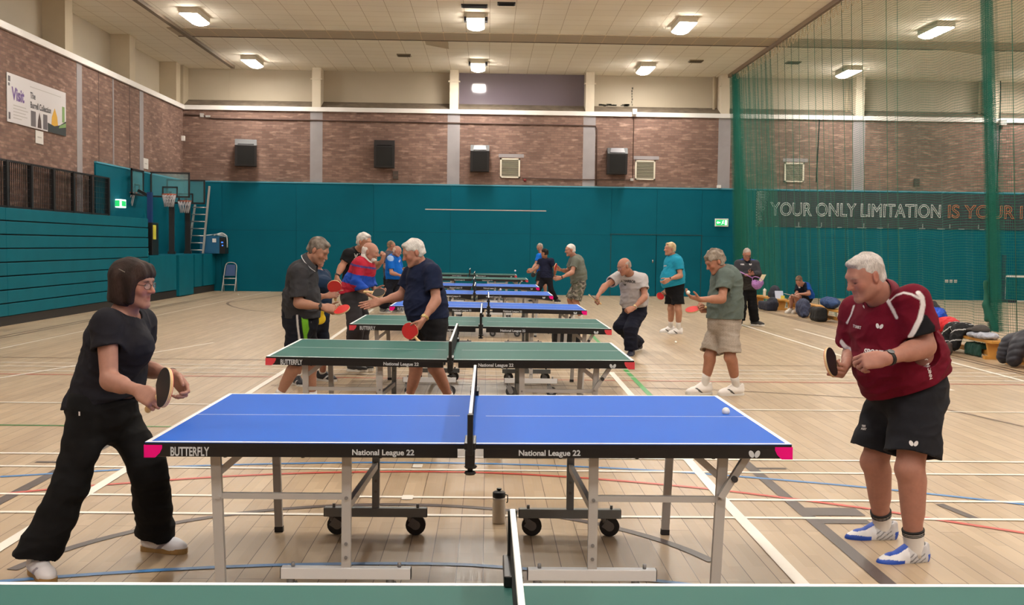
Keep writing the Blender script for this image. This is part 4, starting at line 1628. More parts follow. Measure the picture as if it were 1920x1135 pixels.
MB().bb(0.04, 0.14, -0.012, -0.004, -0.0, 0.08).build('yellow_note', mat('note_yellow', (210, 200, 80), 0.6), r)


def bottle_at(x, y, z, h, rad, label, body, cap, nm='drinks_bottle'):
    r = thing(nm, label, 'bottle', (x, y, z))
    MB().lathe((0, 0, 0), [(rad * 0.9, 0), (rad, 0.008), (rad, h * 0.55), (rad * 0.94, h * 0.62), (rad, h * 0.68), (rad, h * 0.74)], 20).build('body', body, r)
    c_ = MB().lathe((0, 0, 0), [(rad * 0.97, h * 0.74), (rad * 1.0, h * 0.76), (rad * 1.0, h * 0.88), (rad * 0.8, h * 0.91), (rad * 0.28, h * 0.92), (rad * 0.28, h * 0.95), (rad * 0.4, h * 0.96), (rad * 0.36, h)], 20).build('cap', cap, r)
    MB().tube([(rad * 0.9, 0, h * 0.82), (rad * 1.35, 0, h * 0.8), (rad * 1.35, 0, h * 0.62), (rad * 1.2, 0, h * 0.58)], 0.004, 6).build('strap', cap, c_)
    return r


M_bot = mat('bottle_white', (206, 198, 184), 0.35)
pb_ = on_floor(935, 981)
bottle_at(pb_[0], pb_[1], 0, 0.203, 0.037, 'white drinks bottle with a black cap on the floor under the nearest blue table', M_bot, M_blackp)
bottle_at(7.7, 30.4, BZ, 0.22, 0.04, 'small white bottle on the bench behind the person in the grey jacket', M_bot, M_white)

# ------------------------------------------------------------------ table tennis tables
M_bluet = mat('table_blue', (38, 96, 196), 0.6, spec=0.12, noise=0.02, nscale=300)
M_greent = mat('table_green', (52, 98, 92), 0.6, spec=0.12, noise=0.02, nscale=300)
M_apron = mat('apron_black', (16, 16, 19), 0.35)
M_tape = mat('line_tape', (236, 238, 240), 0.4)
M_leg = mat('leg_silver', (172, 170, 168), 0.4, 0.1)
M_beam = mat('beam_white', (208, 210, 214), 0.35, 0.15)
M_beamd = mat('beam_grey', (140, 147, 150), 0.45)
M_pink = mat('corner_pink', (228, 6, 128), 0.5, spec=0.2)
M_coral = mat('corner_red', (206, 62, 74), 0.4)
M_wheel = mat('wheel_rubber', (40, 40, 42), 0.6)
M_hub = mat('wheel_hub', (124, 124, 126), 0.4, 0.3)
M_netk = mat('net_black', (20, 22, 30), 0.8)
M_logo = mat('logo_grey', (190, 196, 202), 0.45)
HL, HW, AP = 1.37, 0.7625, 0.062
T_butter = text_mesh('BUTTERFLY', 0.0505, bold=0.0012, xscale=1.0)
_x = [v.co.x for v in T_butter.vertices]
T_butter.transform(Matrix.Translation((-min(_x), 0, 0)))
T_butter.transform(Matrix.Diagonal((0.162 / (max(_x) - min(_x)), 1, 1.05, 1)))
T_nat = text_mesh('National League 22', 0.033, bold=0.0009)
_x = [v.co.x for v in T_nat.vertices]
T_nat.transform(Matrix.Translation((-min(_x), 0, 0)))
T_nat.transform(Matrix.Diagonal((0.262 / (max(_x) - min(_x)), 1, 1, 1)))
for me_ in (T_butter, T_nat):
    me_.materials.append(M_logo)
mbl = MB()
for s in (-1, 1):
    rot = Matrix.Rotation(s * 0.45, 3, 'Y')
    pts = [Vector((s * 0.0125, 0, 0.014)) + rot @ Vector((0.0105 * math.cos(a), 0, 0.0165 * math.sin(a))) for a in np.linspace(0, 2 * PI, 20, endpoint=False)]
    mbl.prism(pts, (0, -0.001, 0))
LOGO = bpy.data.meshes.new('butterfly_mark')
bmesh.ops.recalc_face_normals(mbl.bm, faces=mbl.bm.faces[:])
mbl.bm.to_mesh(LOGO)
mbl.bm.free()
LOGO.materials.append(M_logo)


def mesh_child(name, me, loc, parent, rz=0.0):
    o = bpy.data.objects.new(name, me)
    C.objects.link(o)
    o.parent = parent
    o.location = loc
    o.rotation_euler = (0, 0, rz)
    return o


def caster(mb_f, mb_w, x, y, ztop):
    mb_f.cyl((x, y, ztop), (x, y, ztop - 0.03), 0.018, seg=10)
    mb_f.bar((x, y, ztop - 0.03), (x + 0.03, y, 0.055), 0.034, 0.05, (1, 0, 0))
    mb_w.cyl((x + 0.03, y - 0.015, 0.055), (x + 0.03, y + 0.015, 0.055), 0.055, seg=20)
    mb_f.cyl((x + 0.03, y - 0.018, 0.055), (x + 0.03, y + 0.018, 0.055), 0.026, seg=16)


def make_table(label, blue, loc, tiltL, tiltR, zc, detail=2, arched=False, rz=0.0, group='table tennis tables in a row'):
    r = thing('table_tennis_table', label, 'table', (loc[0], loc[1], 0), rz, group)
    top_m = M_bluet if blue else M_greent
    for s, tilt in ((-1, tiltL), (1, tiltR)):
        sx0, sx1 = (-HL, -0.004) if s < 0 else (0.004, HL)
        mb = MB()
        mb.bb(sx0, sx1, -HW, HW, -0.022, 0)
        mb.slot = 1
        e = 0.02
        mb.bb(sx0, sx1, -HW, -HW + e, 0, 0.0009)
        mb.bb(sx0, sx1, HW - e, HW, 0, 0.0009)
        ex = (-HL, -HL + e) if s < 0 else (HL - e, HL)
        mb.bb(ex[0], ex[1], -HW + e, HW - e, 0, 0.0009)
        mb.bb(sx0 + (e if s < 0 else 0.06), sx1 - (e if s > 0 else 0.06), -0.002, 0.002, 0, 0.0008)
        mb.slot = 2
        mb.bb(sx0, sx1, -HW - 0.0008, HW + 0.0008, -0.022, -0.003)
        half = mb.build('tabletop', [top_m, M_tape, M_apron], r)
        half.location = (0, 0, zc)
        half.rotation_euler = (0, -tilt, 0)
        # apron frame, set back at the net
        ia = -0.055 if s < 0 else 0.055
        mb = MB()
        a0, a1 = (sx0 + 0.004, ia) if s < 0 else (ia, sx1 - 0.004)
        if not arched:
            mb.bb(a0, a1, -HW + 0.0, -HW + 0.03, -AP, -0.02, 0.003)
            mb.bb(a0, a1, HW - 0.03, HW - 0.0, -AP, -0.02, 0.003)
        else:
            for yy in (-HW, HW - 0.03):
                n = 14
                lo_ = []
                for k in range(n + 1):
                    u = k / n
                    xx = a0 + (a1 - a0) * u
                    lo_.append((xx, yy, -0.045 - 0.05 * (2 * u - 1) ** 2))
                mb.prism([(a0, yy, -0.02)] + lo_ + [(a1, yy, -0.02)], (0, 0.03, 0))
        xe = (sx0 + 0.004, sx0 + 0.034) if s < 0 else (sx1 - 0.034, sx1 - 0.004)
        mb.bb(xe[0], xe[1], -HW + 0.03, HW - 0.03, -AP, -0.02)
        if detail > 1:
            for k in (0.25, 0.5, 0.75):
                mb.cyl((a0 + (a1 - a0) * k, -HW + 0.015, -AP - 0.004), (a0 + (a1 - a0) * k, -HW + 0.015, -AP + 0.002), 0.008, seg=8)
        ap = mb.build('apron', M_apron, half)
        if arched:
            for yy in (-HW + 0.05, HW - 0.08):
                mb = MB()
                lo_ = [(a0 + (a1 - a0) * k / 14, yy, -0.055 - 0.055 * (2 * k / 14 - 1) ** 2) for k in range(15)]
                up_ = [(x_, y_, z_ + 0.045) for x_, y_, z_ in lo_[::-1]]
                mb.prism(lo_ + up_, (0, 0.03, 0))
                mb.build('arched_frame', M_grey, half)
        # corner guards with a curved inner edge
        for yy in ((-HW - 0.003, 1), (HW + 0.003, -1)):
            xo = s * (HL + 0.004)
            cur = [(s * (HL - 0.075 + 0.003), -0.012), (s * (HL - 0.072), -0.025), (s * (HL - 0.062), -0.046), (s * (HL - 0.042), -AP - 0.003)]
            mb = MB()
            mb.prism([(xo, yy[0], -0.012)] + [(x_, yy[0], z_) for x_, z_ in cur] + [(xo, yy[0], -AP - 0.003)], (0, yy[1] * 0.05, 0))
            mb.build('corner_guard', M_pink if blue else M_coral, half)
        yl = -HW - 0.0015
        if s < 0:
            mesh_child('lettering', T_butter, (-1.263, yl, -0.057), half)
            mesh_child('lettering', T_nat, (-0.50, yl, -0.05), half)
        else:
            mesh_child('lettering', T_nat, (0.205, yl, -0.05), half)
            mesh_child('butterfly_mark', LOGO, (1.21, yl, -0.056), half)
        # legs of this half
        zt = zc - 0.02
        for ys_, nm in ((-1, 0), (1, 1)):
            y = ys_ * 0.66
            xo = s * 1.10
            mb = MB()
            mb.bar((xo, y, zt), (xo * 0.975, y, 0.03), 0.042, 0.03, (0, 1, 0))
            mb.slot = 1
            mb.bar((xo * 0.975, y, 0.03), (xo * 0.974, y, 0.0), 0.046, 0.034, (0, 1, 0))
            mb.slot = 0
            if detail > 1:
                mb.cyl((xo * 0.985, y - 0.024, 0.5), (xo * 0.985, y + 0.02, 0.5), 0.009, seg=8)
            mb.build('leg', [M_leg, M_wheel], r)
        for ys_ in (-1, 1):
            y = -0.66 if ys_ < 0 else 0.62
            xm = s * 0.535
            zb = 0.17 if ys_ < 0 else 0.125
            mb = MB()
            mb.bar((xm, y, zt), (xm, y, zb), 0.04, 0.028, (0, 1, 0))
            if detail > 1:
                mb.slot = 1
                for z in (0.3, 0.24, 0.5):
                    mb.cyl((xm, y - 0.02, z), (xm, y + 0.02, z), 0.008, seg=8)
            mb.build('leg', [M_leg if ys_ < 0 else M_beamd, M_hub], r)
            bx0, bx1 = sorted((s * 0.255, s * 0.815))
            mb = MB()
            mb.bb(bx0, bx1, y - 0.022, y + 0.022, zb - 0.025, zb + 0.025, 0.003)
            mb.slot = 1
            for bx in (bx0, bx1):
                mb.bb(bx - 0.003, bx + 0.003, y - 0.02, y + 0.02, zb - 0.023, zb + 0.023)
            mb.slot = 2
            for bx in (bx0 + 0.05, bx1 - 0.05):
                mb.cyl((bx, y, zb + 0.025), (bx, y, zb + 0.045), 0.008, seg=8)
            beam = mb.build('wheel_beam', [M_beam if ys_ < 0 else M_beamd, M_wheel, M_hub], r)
            for bx in (bx0 + 0.04, bx1 - 0.04):
                fm, wm = MB(), MB()
                caster(fm, wm, bx - (0.0 if bx == bx0 + 0.04 else 0.05) + 0.0, y, zb - 0.02)
                wo = wm.build('caster', M_wheel, beam)
                fm.build('fork', M_hub, beam)
        mb = MB()
        mb.bar((s * 1.09, -0.66, 0.505), (s * 0.535, -0.66, 0.505), 0.022, 0.026, (0, 0, 1))
        mb.bar((s * 1.09, -0.64, 0.60), (s * 0.93, -0.64, zt), 0.024, 0.03, (0, 0, 1))
        mb.bar((s * 0.535, -0.64, 0.455), (s * 0.535, 0.60, 0.385), 0.024, 0.034, (0, 0, 1))
        mb.build('brace', M_leg, r)
        if s > 0 and not arched:
            mb = MB()
            mb.bar((s * 1.085, -0.69, 0.52), (s * 1.20, -0.69, zt - 0.03), 0.03, 0.028, (0, 1, 0))
            mb.slot = 1
            mb.cyl((s * 1.14, -0.72, 0.605), (s * 1.14, -0.69, 0.605), 0.014, seg=10)
            mb.build('locking_stay', [M_leg, M_wheel], r)
    # net
    nt_ = MB()
    nt_.bb(-0.004, 0.004, -0.9, 0.9, zc + 0.004, zc + 0.142)
    net = nt_.build('net', M_netk, r)
    MB().bb(-0.007, 0.007, -0.905, 0.905, zc + 0.140, zc + 0.1545, 0.002).build('net_tape', M_tape, net)
    for s in (-1, 1):
        y = s * 0.915
        mb = MB()
        mb.bb(-0.012, 0.012, y - 0.012, y + 0.012, zc - 0.02, zc + 0.15, 0.003)
        mb.bb(-0.024, 0.024, min(s * (HW - 0.04), y), max(s * (HW - 0.04), y), zc + 0.002, zc + 0.03, 0.003)
        mb.bb(-0.02, 0.02, min(s * (HW + 0.012), y), max(s * (HW + 0.012), y), zc - 0.07, zc + 0.0, 0.003)
        post = mb.build('net_post', M_blackp, net)
        mb = MB()
        mb.cyl((0, s * (HW + 0.03), zc - 0.07), (0, s * (HW + 0.03), zc - 0.115), 0.012, seg=10)
        mb.lathe((0, s * (HW + 0.03), zc - 0.125), [(0.02, 0), (0.026, 0.006), (0.02, 0.014)], 14)
        mb.lathe((0.002, s * (HW + 0.03), zc - 0.098), [(0.022, 0), (0.028, 0.006), (0.022, 0.014)], 14)
        mb.build('clamp_screw', M_blackp, net)
    return r


TABLES = [  # label, blue, x, near edge y, tilts, z, detail, arched
    ('blue table between the player in black and the player in the maroon shirt', True, -0.06, 4.645, 0.004, 0.0075, 0.758, 2, False),
    ('green table with a red corner directly behind the nearest blue table', False, -0.26, 8.20, -0.007, 0.006, 0.744, 2, False),
    ('green table second behind the nearest blue table, behind the person in navy', False, -0.055, 11.53, -0.007, -0.007, 0.750, 2, False),
    ('blue table with pink corners just beyond the two middle green tables', True, 0.03, 15.33, -0.010, -0.012, 0.728, 2, False),
    ('first of the two far blue tables with a curved grey frame, closer to the camera', True, -0.21, 19.2, -0.004, -0.004, 0.745, 1, True),
    ('second of the two far blue tables with a curved grey frame', True, -0.27, 23.0, -0.004, -0.004, 0.745, 1, True),
    ('far green table just in front of the last table of the row', False, -0.32, 28.0, -0.004, -0.004, 0.745, 1, False),
    ('last table of the row, green, closest to the back wall', False, -0.5, 31.9, -0.004, -0.004, 0.745, 1, False),
    ('green table cut off by the bottom of the picture', False, 0.075, 1.19, 0.004, 0.004, 0.757, 2, False)]
for tb in TABLES:
    make_table(tb[0], tb[1], (tb[2], tb[3] + HW), tb[4], tb[5], tb[6], tb[7], tb[8])

# ------------------------------------------------------------------ balls
M_ball = mat('ball_white', (236, 234, 228), 0.45)


def ball(p, label):
    o = MB().ball((0, 0, 0), 0.02, 20).build('table_tennis_ball', M_ball)
    o.location = p
    return tag(o, label, 'ball', 'table tennis balls')


ball(at(1361, 771.5, 5.50), 'white ball in the air over the right end of the nearest blue table')
ball(at(966, 508, 24.0), 'white ball in the air left of the crouching player in navy')
ball(at(938.5, 543, 20.6), 'white ball just above the first far blue table with a curved frame')
ball(at(894, 517.5, 29.2), 'white ball above the far green tables, just right of their nets')
for px, py, lb in ((1267, 644, 'white ball on the floor below the person in the turquoise shirt'), (1845, 666, 'white ball on the floor beside the brown boots'), (1771, 692, 'white ball on the floor just behind the maroon shirted player'), (447, 554, 'white ball on the floor beside the folding chair')):
    p = on_floor(px, py)
    ball((p[0], p[1], 0.0205 if lb[-1] != 'z' else 0.02), lb)
# dark holdall on the floor by the right end of the fourth table
f = Field()
f.rbox((1.28, 17.6, 0.16), (0.22, 0.2, 0.16), 0.07)
f.cone((1.15, 17.45, 0.3), (1.4, 17.45, 0.3), 0.03, 0.03, 0.03)
f.wrinkle(wr(0.015, 16, 3))
soft('kit_bag', 'black kit bag on the floor behind the right end of the fourth table', 'bag', f, 0.014, M_blackf)
mb = MB()
mb.tube(spline([(0.55, 18.0, 0.01), (0.8, 17.8, 0.012), (1.0, 17.95, 0.01), (1.12, 18.2, 0.012)], 6), 0.008, 6)
tag(mb.build('loose_cable', mat('cord_rust', (150, 70, 40), 0.6)), 'rusty orange cable lying on the floor beyond the fourth table', 'cable')
# ------------------------------------------------------------------ people
def skin_mat(name):
    m = mat(name, (200, 150, 125), 0.55, attr='Col', noise=0.05, nscale=60)
    b = m.node_tree.nodes['Principled BSDF']
    b.inputs['Subsurface Weight'].default_value = 0.05
    b.inputs['Subsurface Radius'].default_value = (0.012, 0.005, 0.003)
    b.inputs['Subsurface Scale'].default_value = 0.6
    b.inputs['Specular IOR Level'].default_value = 0.35
    return m


M_skin = skin_mat('skin')
M_cloth = mat('cloth', (128, 128, 128), 0.88, attr='Col', noise=0.06, nscale=90, spec=0.2)
M_hair = mat('hair', (128, 128, 128), 0.7, spec=0.25, attr='Col', noise=0.30, nscale=1.0, bump=1.0, bscale=1.0)
for n_ in [n_ for n_ in M_hair.node_tree.nodes if n_.type == 'TEX_NOISE']:
    # strands: the noise is drawn out along the height
    mp_ = M_hair.node_tree.nodes.new('ShaderNodeMapping')
    mp_.inputs['Scale'].default_value = (230, 230, 34)
    M_hair.node_tree.links.new([t_ for t_ in M_hair.node_tree.nodes if t_.type == 'TEX_COORD'][0].outputs['Object'], mp_.inputs['Vector'])
    M_hair.node_tree.links.new(mp_.outputs['Vector'], n_.inputs['Vector'])
M_shoe = mat('shoe', (200, 200, 200), 0.5, attr='Col')
M_eye = mat('eye', (225, 222, 216), 0.2, attr='Col')
M_specs = mat('spectacle_frame', (70, 46, 38), 0.3, 0.3)
M_steel = mat('spectacle_steel', (170, 165, 160), 0.3, 0.8)
M_glass = mat('spectacle_lens', (235, 240, 240), 0.05, alpha=0.08)
M_rubk = mat('rubber_black', (20, 20, 22), 0.45)
M_rubr = mat('rubber_red', (196, 40, 42), 0.5)
M_wood = mat('bat_wood', (214, 182, 132), 0.5)
M_spong = mat('bat_sponge', (226, 206, 170), 0.7)


def frame(fwd, up=(0, 0, 1)):
    f_ = unit(fwd)
    r_ = unit(np.cross(f_, up))
    u_ = np.cross(r_, f_)
    return np.stack([r_, f_, u_], 1)


def lerp(a, b, t_):
    return np.asarray(a, float) * (1 - t_) + np.asarray(b, float) * t_


CURLS = {  # per finger: bend of the three joints; then thumb (toward palm, bend)
    'relaxed': ((18, 28, 18), (22, 32, 20), (28, 36, 22), (32, 38, 24), (0.35, 22)),
    'grip': ((58, 82, 45), (62, 84, 45), (64, 84, 45), (62, 82, 45), (0.75, 40)),
    'bat': ((22, 30, 20), (55, 80, 45), (60, 82, 45), (62, 82, 45), (0.7, 30)),
    'open': ((4, 6, 4), (2, 6, 4), (4, 8, 4), (8, 10, 6), (0.15, 6)),
    'half': ((32, 48, 30), (38, 52, 32), (44, 55, 34), (48, 56, 34), (0.55, 30)),
    'fist': ((72, 88, 55), (74, 90, 55), (76, 90, 55), (76, 88, 55), (0.95, 45)),
    'point': ((6, 8, 6), (60, 85, 50), (64, 86, 50), (66, 86, 50), (0.7, 35)),
    'pinch': ((48, 42, 22), (52, 50, 30), (60, 60, 36), (64, 64, 38), (0.9, 20)),
}


def add_hand(f, w_, d, pn, side, curl, s=1.0, rmin=0.0075):
    """hand from the wrist w_ along d with palm normal pn; side +1 right, -1 left"""
    d = unit(d)
    pn = unit(np.asarray(pn, float) - d * np.dot(pn, d))
    th = side * np.cross(d, pn)
    w_ = np.asarray(w_, float)
    C_ = CURLS[curl]
    rot = np.stack([th, d, pn], 1)
    f.rbox(w_ + d * 0.052 * s, (0.040 * s, 0.046 * s, 0.0145 * s), 0.013 * s, rot, 0.022)
    f.cone(w_ - d * 0.01, w_ + d * 0.05 * s, 0.025 * s, 0.026 * s, 0.02, ax=pn, sq=0.62)
    f.ell(w_ + d * 0.035 * s + th * 0.026 * s + pn * 0.006 * s, (0.016 * s, 0.03 * s, 0.014 * s), rot, 0.015)
    lens = ((.044, .026, .021), (.048, .030, .022), (.044, .028, .022), (.036, .021, .019))
    for i in range(4):
        base = w_ + d * (0.094 - 0.004 * abs(i - 1) - (0.005 if i == 3 else 0)) * s + th * (0.030 - 0.0205 * i) * s
        a = 0.0
        p = base
        spread = th * (0.10 - 0.07 * i)
        r0 = max((0.0096, 0.0098, 0.0094, 0.0084)[i] * s, rmin)
        for j in range(3):
            a += math.radians(C_[i][j])
            v_ = unit(d * math.cos(a) + pn * math.sin(a) + spread * (0.5 if a < 1 else 0.15))
            q = p + v_ * lens[i][j] * s
            f.cone(p, q, r0 * (1 - 0.07 * j), r0 * (0.93 - 0.07 * j), 0.006)
            p = q
    t1, bend = C_[4]
    p = w_ + d * 0.022 * s + th * 0.030 * s + pn * 0.006 * s
    dirs = [unit(th * (0.85 - 0.55 * t1) + d * 0.75 + pn * (0.25 + 0.55 * t1))]
    b_ = math.radians(bend)
    dirs.append(unit(dirs[0] * math.cos(b_ * 0.6) + (d * 0.7 - th * 0.55 * t1 + pn * 0.3 * t1) * math.sin(b_ * 0.6)))
    dirs.append(unit(dirs[1] * math.cos(b_) + (d * 0.5 - th * 0.8 * t1) * math.sin(b_)))
    for k, (L_, r0) in enumerate(zip((0.04, 0.032, 0.026), (0.0135, 0.0108, 0.0098))):
        q = p + dirs[k] * L_ * s
        r0 = max(r0 * s, rmin)
        f.cone(p, q, r0, r0 * 0.9, 0.010 if k == 0 else 0.006)
        p = q


def add_head(f, hc, Fm, s, detail, nose=1.0, jaw=1.0, chin=0.0):
    hc = np.asarray(hc, float)

    def L(x, y, z):
        return hc + Fm @ (np.array([x, y, z]) * s)
    f.ell(L(0, -0.018, 0.032), np.array((0.073, 0.094, 0.086)) * s, Fm, 0.03)
    f.ell(L(0, 0.022, 0.012), np.array((0.066, 0.070, 0.078)) * s, Fm, 0.03)
    f.ell(L(0, 0.030, -0.045), np.array((0.055 * jaw, 0.058, 0.070)) * s, Fm, 0.03)
    for sx in (-1, 1):
        f.cone(L(sx * 0.050 * jaw, 0.006, -0.062), L(sx * 0.016, 0.070, -0.102), 0.019 * s, 0.016 * s, 0.025)
        f.ell(L(sx * 0.038, 0.066, -0.024), np.array((0.022, 0.018, 0.020)) * s, Fm, 0.025)
    f.ell(L(0, 0.078, -0.102 - chin), np.array((0.021, 0.016, 0.017)) * s, Fm, 0.02)
    f.cone(L(-0.036, 0.079, 0.026), L(0.036, 0.079, 0.026), 0.0125 * s, 0.0125 * s, 0.02)
    # nose
    f.cone(L(0, 0.088, 0.012), L(0, 0.088 + 0.024 * nose, -0.028), 0.0085 * s, 0.0120 * s, 0.012)
    for sx in (-1, 1):
        f.ell(L(sx * 0.0125, 0.098, -0.033), np.array((0.0085, 0.011, 0.008)) * s, Fm, 0.008)
        f.ell(L(sx * 0.031, 0.098, 0.004), np.array((0.0155, 0.017, 0.0115)) * s, Fm, 0.014, 'cut')
        f.ell(L(sx * 0.031, 0.0735, 0.003), np.array((0.0145, 0.0145, 0.0135)) * s, Fm, 0.006)
        if detail == 'open':
            f.ell(L(sx * 0.031, 0.092, 0.002), np.array((0.0118, 0.02, 0.0040)) * s, Fm, 0.002, 'cut')
    # mouth
    f.cone(L(-0.019, 0.083, -0.0605), L(0.019, 0.083, -0.0605), 0.0062 * s, 0.0062 * s, 0.010)
    f.cone(L(-0.015, 0.084, -0.0735), L(0.015, 0.084, -0.0735), 0.0070 * s, 0.0070 * s, 0.010)
    if detail:
        for sx in (-1, 1):
            f.cone(L(sx * 0.0195, 0.101, -0.036), L(sx * 0.031, 0.083, -0.066), 0.0022 * s, 0.0016 * s, 0.008, op='cut')
            f.cone(L(sx * 0.019, 0.0885, 0.0075), L(sx * 0.043, 0.083, 0.007), 0.0032 * s, 0.0026 * s, 0.004)
        f.cone(L(-0.022, 0.093, -0.0672), L(0.022, 0.093, -0.0672), 0.0022 * s, 0.0022 * s, 0.006, op='cut')
    # ears
    for sx in (-1, 1):
        er = Fm @ np.array(Matrix.Rotation(0.18, 3, 'X')) @ np.array(Matrix.Rotation(-sx * 0.35, 3, 'Z'))
        f.ell(L(sx * 0.077, -0.014, -0.006), np.array((0.0115, 0.021, 0.035)) * s, er, 0.008)
        if detail:
            f.ell(L(sx * 0.087, -0.010, -0.004), np.array((0.007, 0.010, 0.019)) * s, er, 0.006, 'cut')
    return L


def skin_color(base, hc, Fm, s, lips=(168, 96, 88), brow=None, ruddy=0.5, stubble=None, lash=0.75):
    b = np.array(lin(base)) * np.array((0.60, 0.575, 0.57))
    lp = np.array(lin(lips))

    def fn(p):
        q = ((p - np.asarray(hc, float)) @ Fm) / s
        c_ = np.tile(b, (len(p), 1))
        red = np.array([1.06, 0.80, 0.76])

        def g(cx, cy, cz, rx, ry, rz):
            return np.exp(-(((q[:, 0] - cx) / rx) ** 2 + ((q[:, 1] - cy) / ry) ** 2 + ((q[:, 2] - cz) / rz) ** 2))
        w_ = ruddy * (g(0, .112, -.028, .022, .03, .02) + g(.042, .07, -.022, .03, .03, .026) + g(-.042, .07, -.022, .03, .03, .026) + 0.9 * g(.08, -.01, -.005, .02, .03, .04) + 0.9 * g(-.08, -.01, -.005, .02, .03, .04))
        w_ = np.clip(w_, 0, 1)[:, None]
        c_ = c_ * (1 - w_) + c_ * red * w_
        if stubble is not None:
            w2 = np.clip(g(0, .06, -.09, .06, .05, .035), 0, 1)[:, None] * 0.5
            c_ = c_ * (1 - w2) + np.array(lin(stubble)) * w2
        m_ = np.clip(1.3 * g(0, .094, -.0672, .017, .014, .0085), 0, 1)[:, None] * 0.8
        c_ = c_ * (1 - m_) + lp * m_
        if brow is not None:
            for sx in (-1, 1):
                m2 = np.clip(1.7 * g(sx * 0.033, .088, .0235 - 0.0, .02, .03, .0055), 0, 1)[:, None] * 0.8
                c_ = c_ * (1 - m2) + np.array(lin(brow)) * m2
        for sx in (-1, 1):
            m3 = np.clip(1.5 * g(sx * 0.031, .092, -.003, .0135, .03, .0032), 0, 1)[:, None] * lash
            c_ = c_ * (1 - m3) + np.array(lin((70, 44, 38))) * m3
        mott = 1 + 0.05 * _n3(p, 70)[:, None]
        return c_ * mott
    return fn


def hair_color(base, second=None, f_=60):
    b = np.array(lin(base))
    s2 = np.array(lin(second or base))

    def fn(p):
        w_ = np.clip(0.5 + 0.6 * _n3(p * np.array([1, 1, 0.2]), f_), 0, 1)[:, None]
        return b * (1 - w_) + s2 * w_
    return fn


def make_hair(style, hc, Fm, s, v, base, second, parent, org):
    hc = np.asarray(hc, float)

    def L(x, y, z):
        return hc + Fm @ (np.array([x, y, z]) * s)
    R3 = lambda x, y, z: np.array((x, y, z)) * s
    f = Field()
    if style in ('short', 'thick', 'curly', 'crew', 'swept'):
        t_ = {'short': 0.006, 'thick': 0.010, 'curly': 0.018, 'crew': 0.004, 'swept': 0.006}[style]
        f.ell(L(0, -0.020, 0.036), R3(0.074 + t_, 0.094 + t_, 0.084 + t_ * 1.25), Fm, 0.01)
        f.ell(L(0, -0.055, -0.03), R3(0.060 + t_, 0.050 + t_, 0.055), Fm, 0.02)
        if style in ('thick', 'swept', 'curly'):
            f.ell(L(0.0, 0.042, 0.094), R3(0.052, 0.042, 0.022), Fm, 0.02)
        # hairline: forehead, temples, ears, neck
        f.ell(L(0, 0.090, -0.012), R3(0.064, 0.066, 0.085), Fm, 0.010, 'cut')
        for sx in (-1, 1):
            f.ell(L(sx * 0.078, 0.046, -0.035), R3(0.05, 0.042, 0.072), Fm, 0.008, 'cut')
            f.ell(L(sx * 0.085, -0.012, -0.022), R3(0.03, 0.024, 0.042), Fm, 0.006, 'cut')
        f.plane(L(0, 0, -0.072), -Fm[:, 2] - 0.25 * Fm[:, 1])
    elif style == 'fringe':          # balding: sides and back only
        f.ell(L(0, -0.026, 0.020), R3(0.079, 0.094, 0.070), Fm, 0.01)
        f.ell(L(0, -0.060, -0.03), R3(0.062, 0.050, 0.05), Fm, 0.02)
        f.ell(L(0, 0.035, 0.085), R3(0.080, 0.105, 0.075), Fm, 0.010, 'cut')
        f.ell(L(0, 0.090, -0.012), R3(0.070, 0.066, 0.09), Fm, 0.010, 'cut')
        for sx in (-1, 1):
            f.ell(L(sx * 0.078, 0.046, -0.035), R3(0.05, 0.046, 0.085), Fm, 0.008, 'cut')
            f.ell(L(sx * 0.085, -0.012, -0.022), R3(0.03, 0.024, 0.042), Fm, 0.006, 'cut')
        f.plane(L(0, 0, -0.07), -Fm[:, 2] - 0.25 * Fm[:, 1])
    elif style == 'bob':
        f.ell(L(0, -0.022, 0.040), R3(0.088, 0.108, 0.094), Fm, 0.02)
        f.cone(L(0, -0.040, 0.02), L(0, -0.048, -0.072), 0.094 * s, 0.088 * s, 0.03, ax=Fm[:, 1], sq=0.95)
        for sx in (-1, 1):
            f.cone(L(sx * 0.062, 0.022, 0.03), L(sx * 0.064, 0.024, -0.085), 0.030 * s, 0.022 * s, 0.02)
        f.cone(L(-0.04, 0.052, 0.082), L(0.04, 0.052, 0.082), 0.024 * s, 0.024 * s, 0.04)
        f.cone(L(-0.042, 0.074, 0.050), L(0.042, 0.074, 0.050), 0.0135 * s, 0.0135 * s, 0.035)
        # open the face and the neck
        f.ell(L(0, 0.110, -0.040), R3(0.062, 0.085, 0.078), Fm, 0.010, 'cut')
        f.ell(L(0, 0.045, -0.115), R3(0.050, 0.07, 0.06), Fm, 0.010, 'cut')
        f.plane(L(0, 0, -0.118), -Fm[:, 2] - 0.12 * Fm[:, 1], 0.006)
    elif style == 'beard':
        f.ell(L(0, 0.038, -0.080), R3(0.056, 0.058, 0.048), Fm, 0.015)
        f.ell(L(0, 0.090, -0.046), R3(0.024, 0.014, 0.010), Fm, 0.01)
        f.ell(L(0, 0.090, -0.02), R3(0.05, 0.07, 0.030), Fm, 0.008, 'cut')
        f.ell(L(0, 0.10, -0.066), R3(0.020, 0.03, 0.006), Fm, 0.004, 'cut')
        f.plane(L(0, 0.012, 0), -Fm[:, 1])
    up = Fm[:, 2]
    am = {'curly': 0.012, 'thick': 0.005, 'swept': 0.004, 'short': 0.003, 'crew': 0.0015, 'fringe': 0.003, 'bob': 0.0035, 'beard': 0.003}[style] * s
    fq = {'curly': 95, 'bob': 120}.get(style, 110)

    def wrk(p):
        q = (p - hc) @ Fm
        q = q * np.array([1.0, 0.55, 0.35] if style == 'bob' else [1.0, 0.6, 0.8])
        return am * _n3(q, fq)
    f.wrinkle(wrk)
    return field_object('beard' if style == 'beard' else 'hair', f, v, M_hair, parent, hair_color(base, second), origin=org)


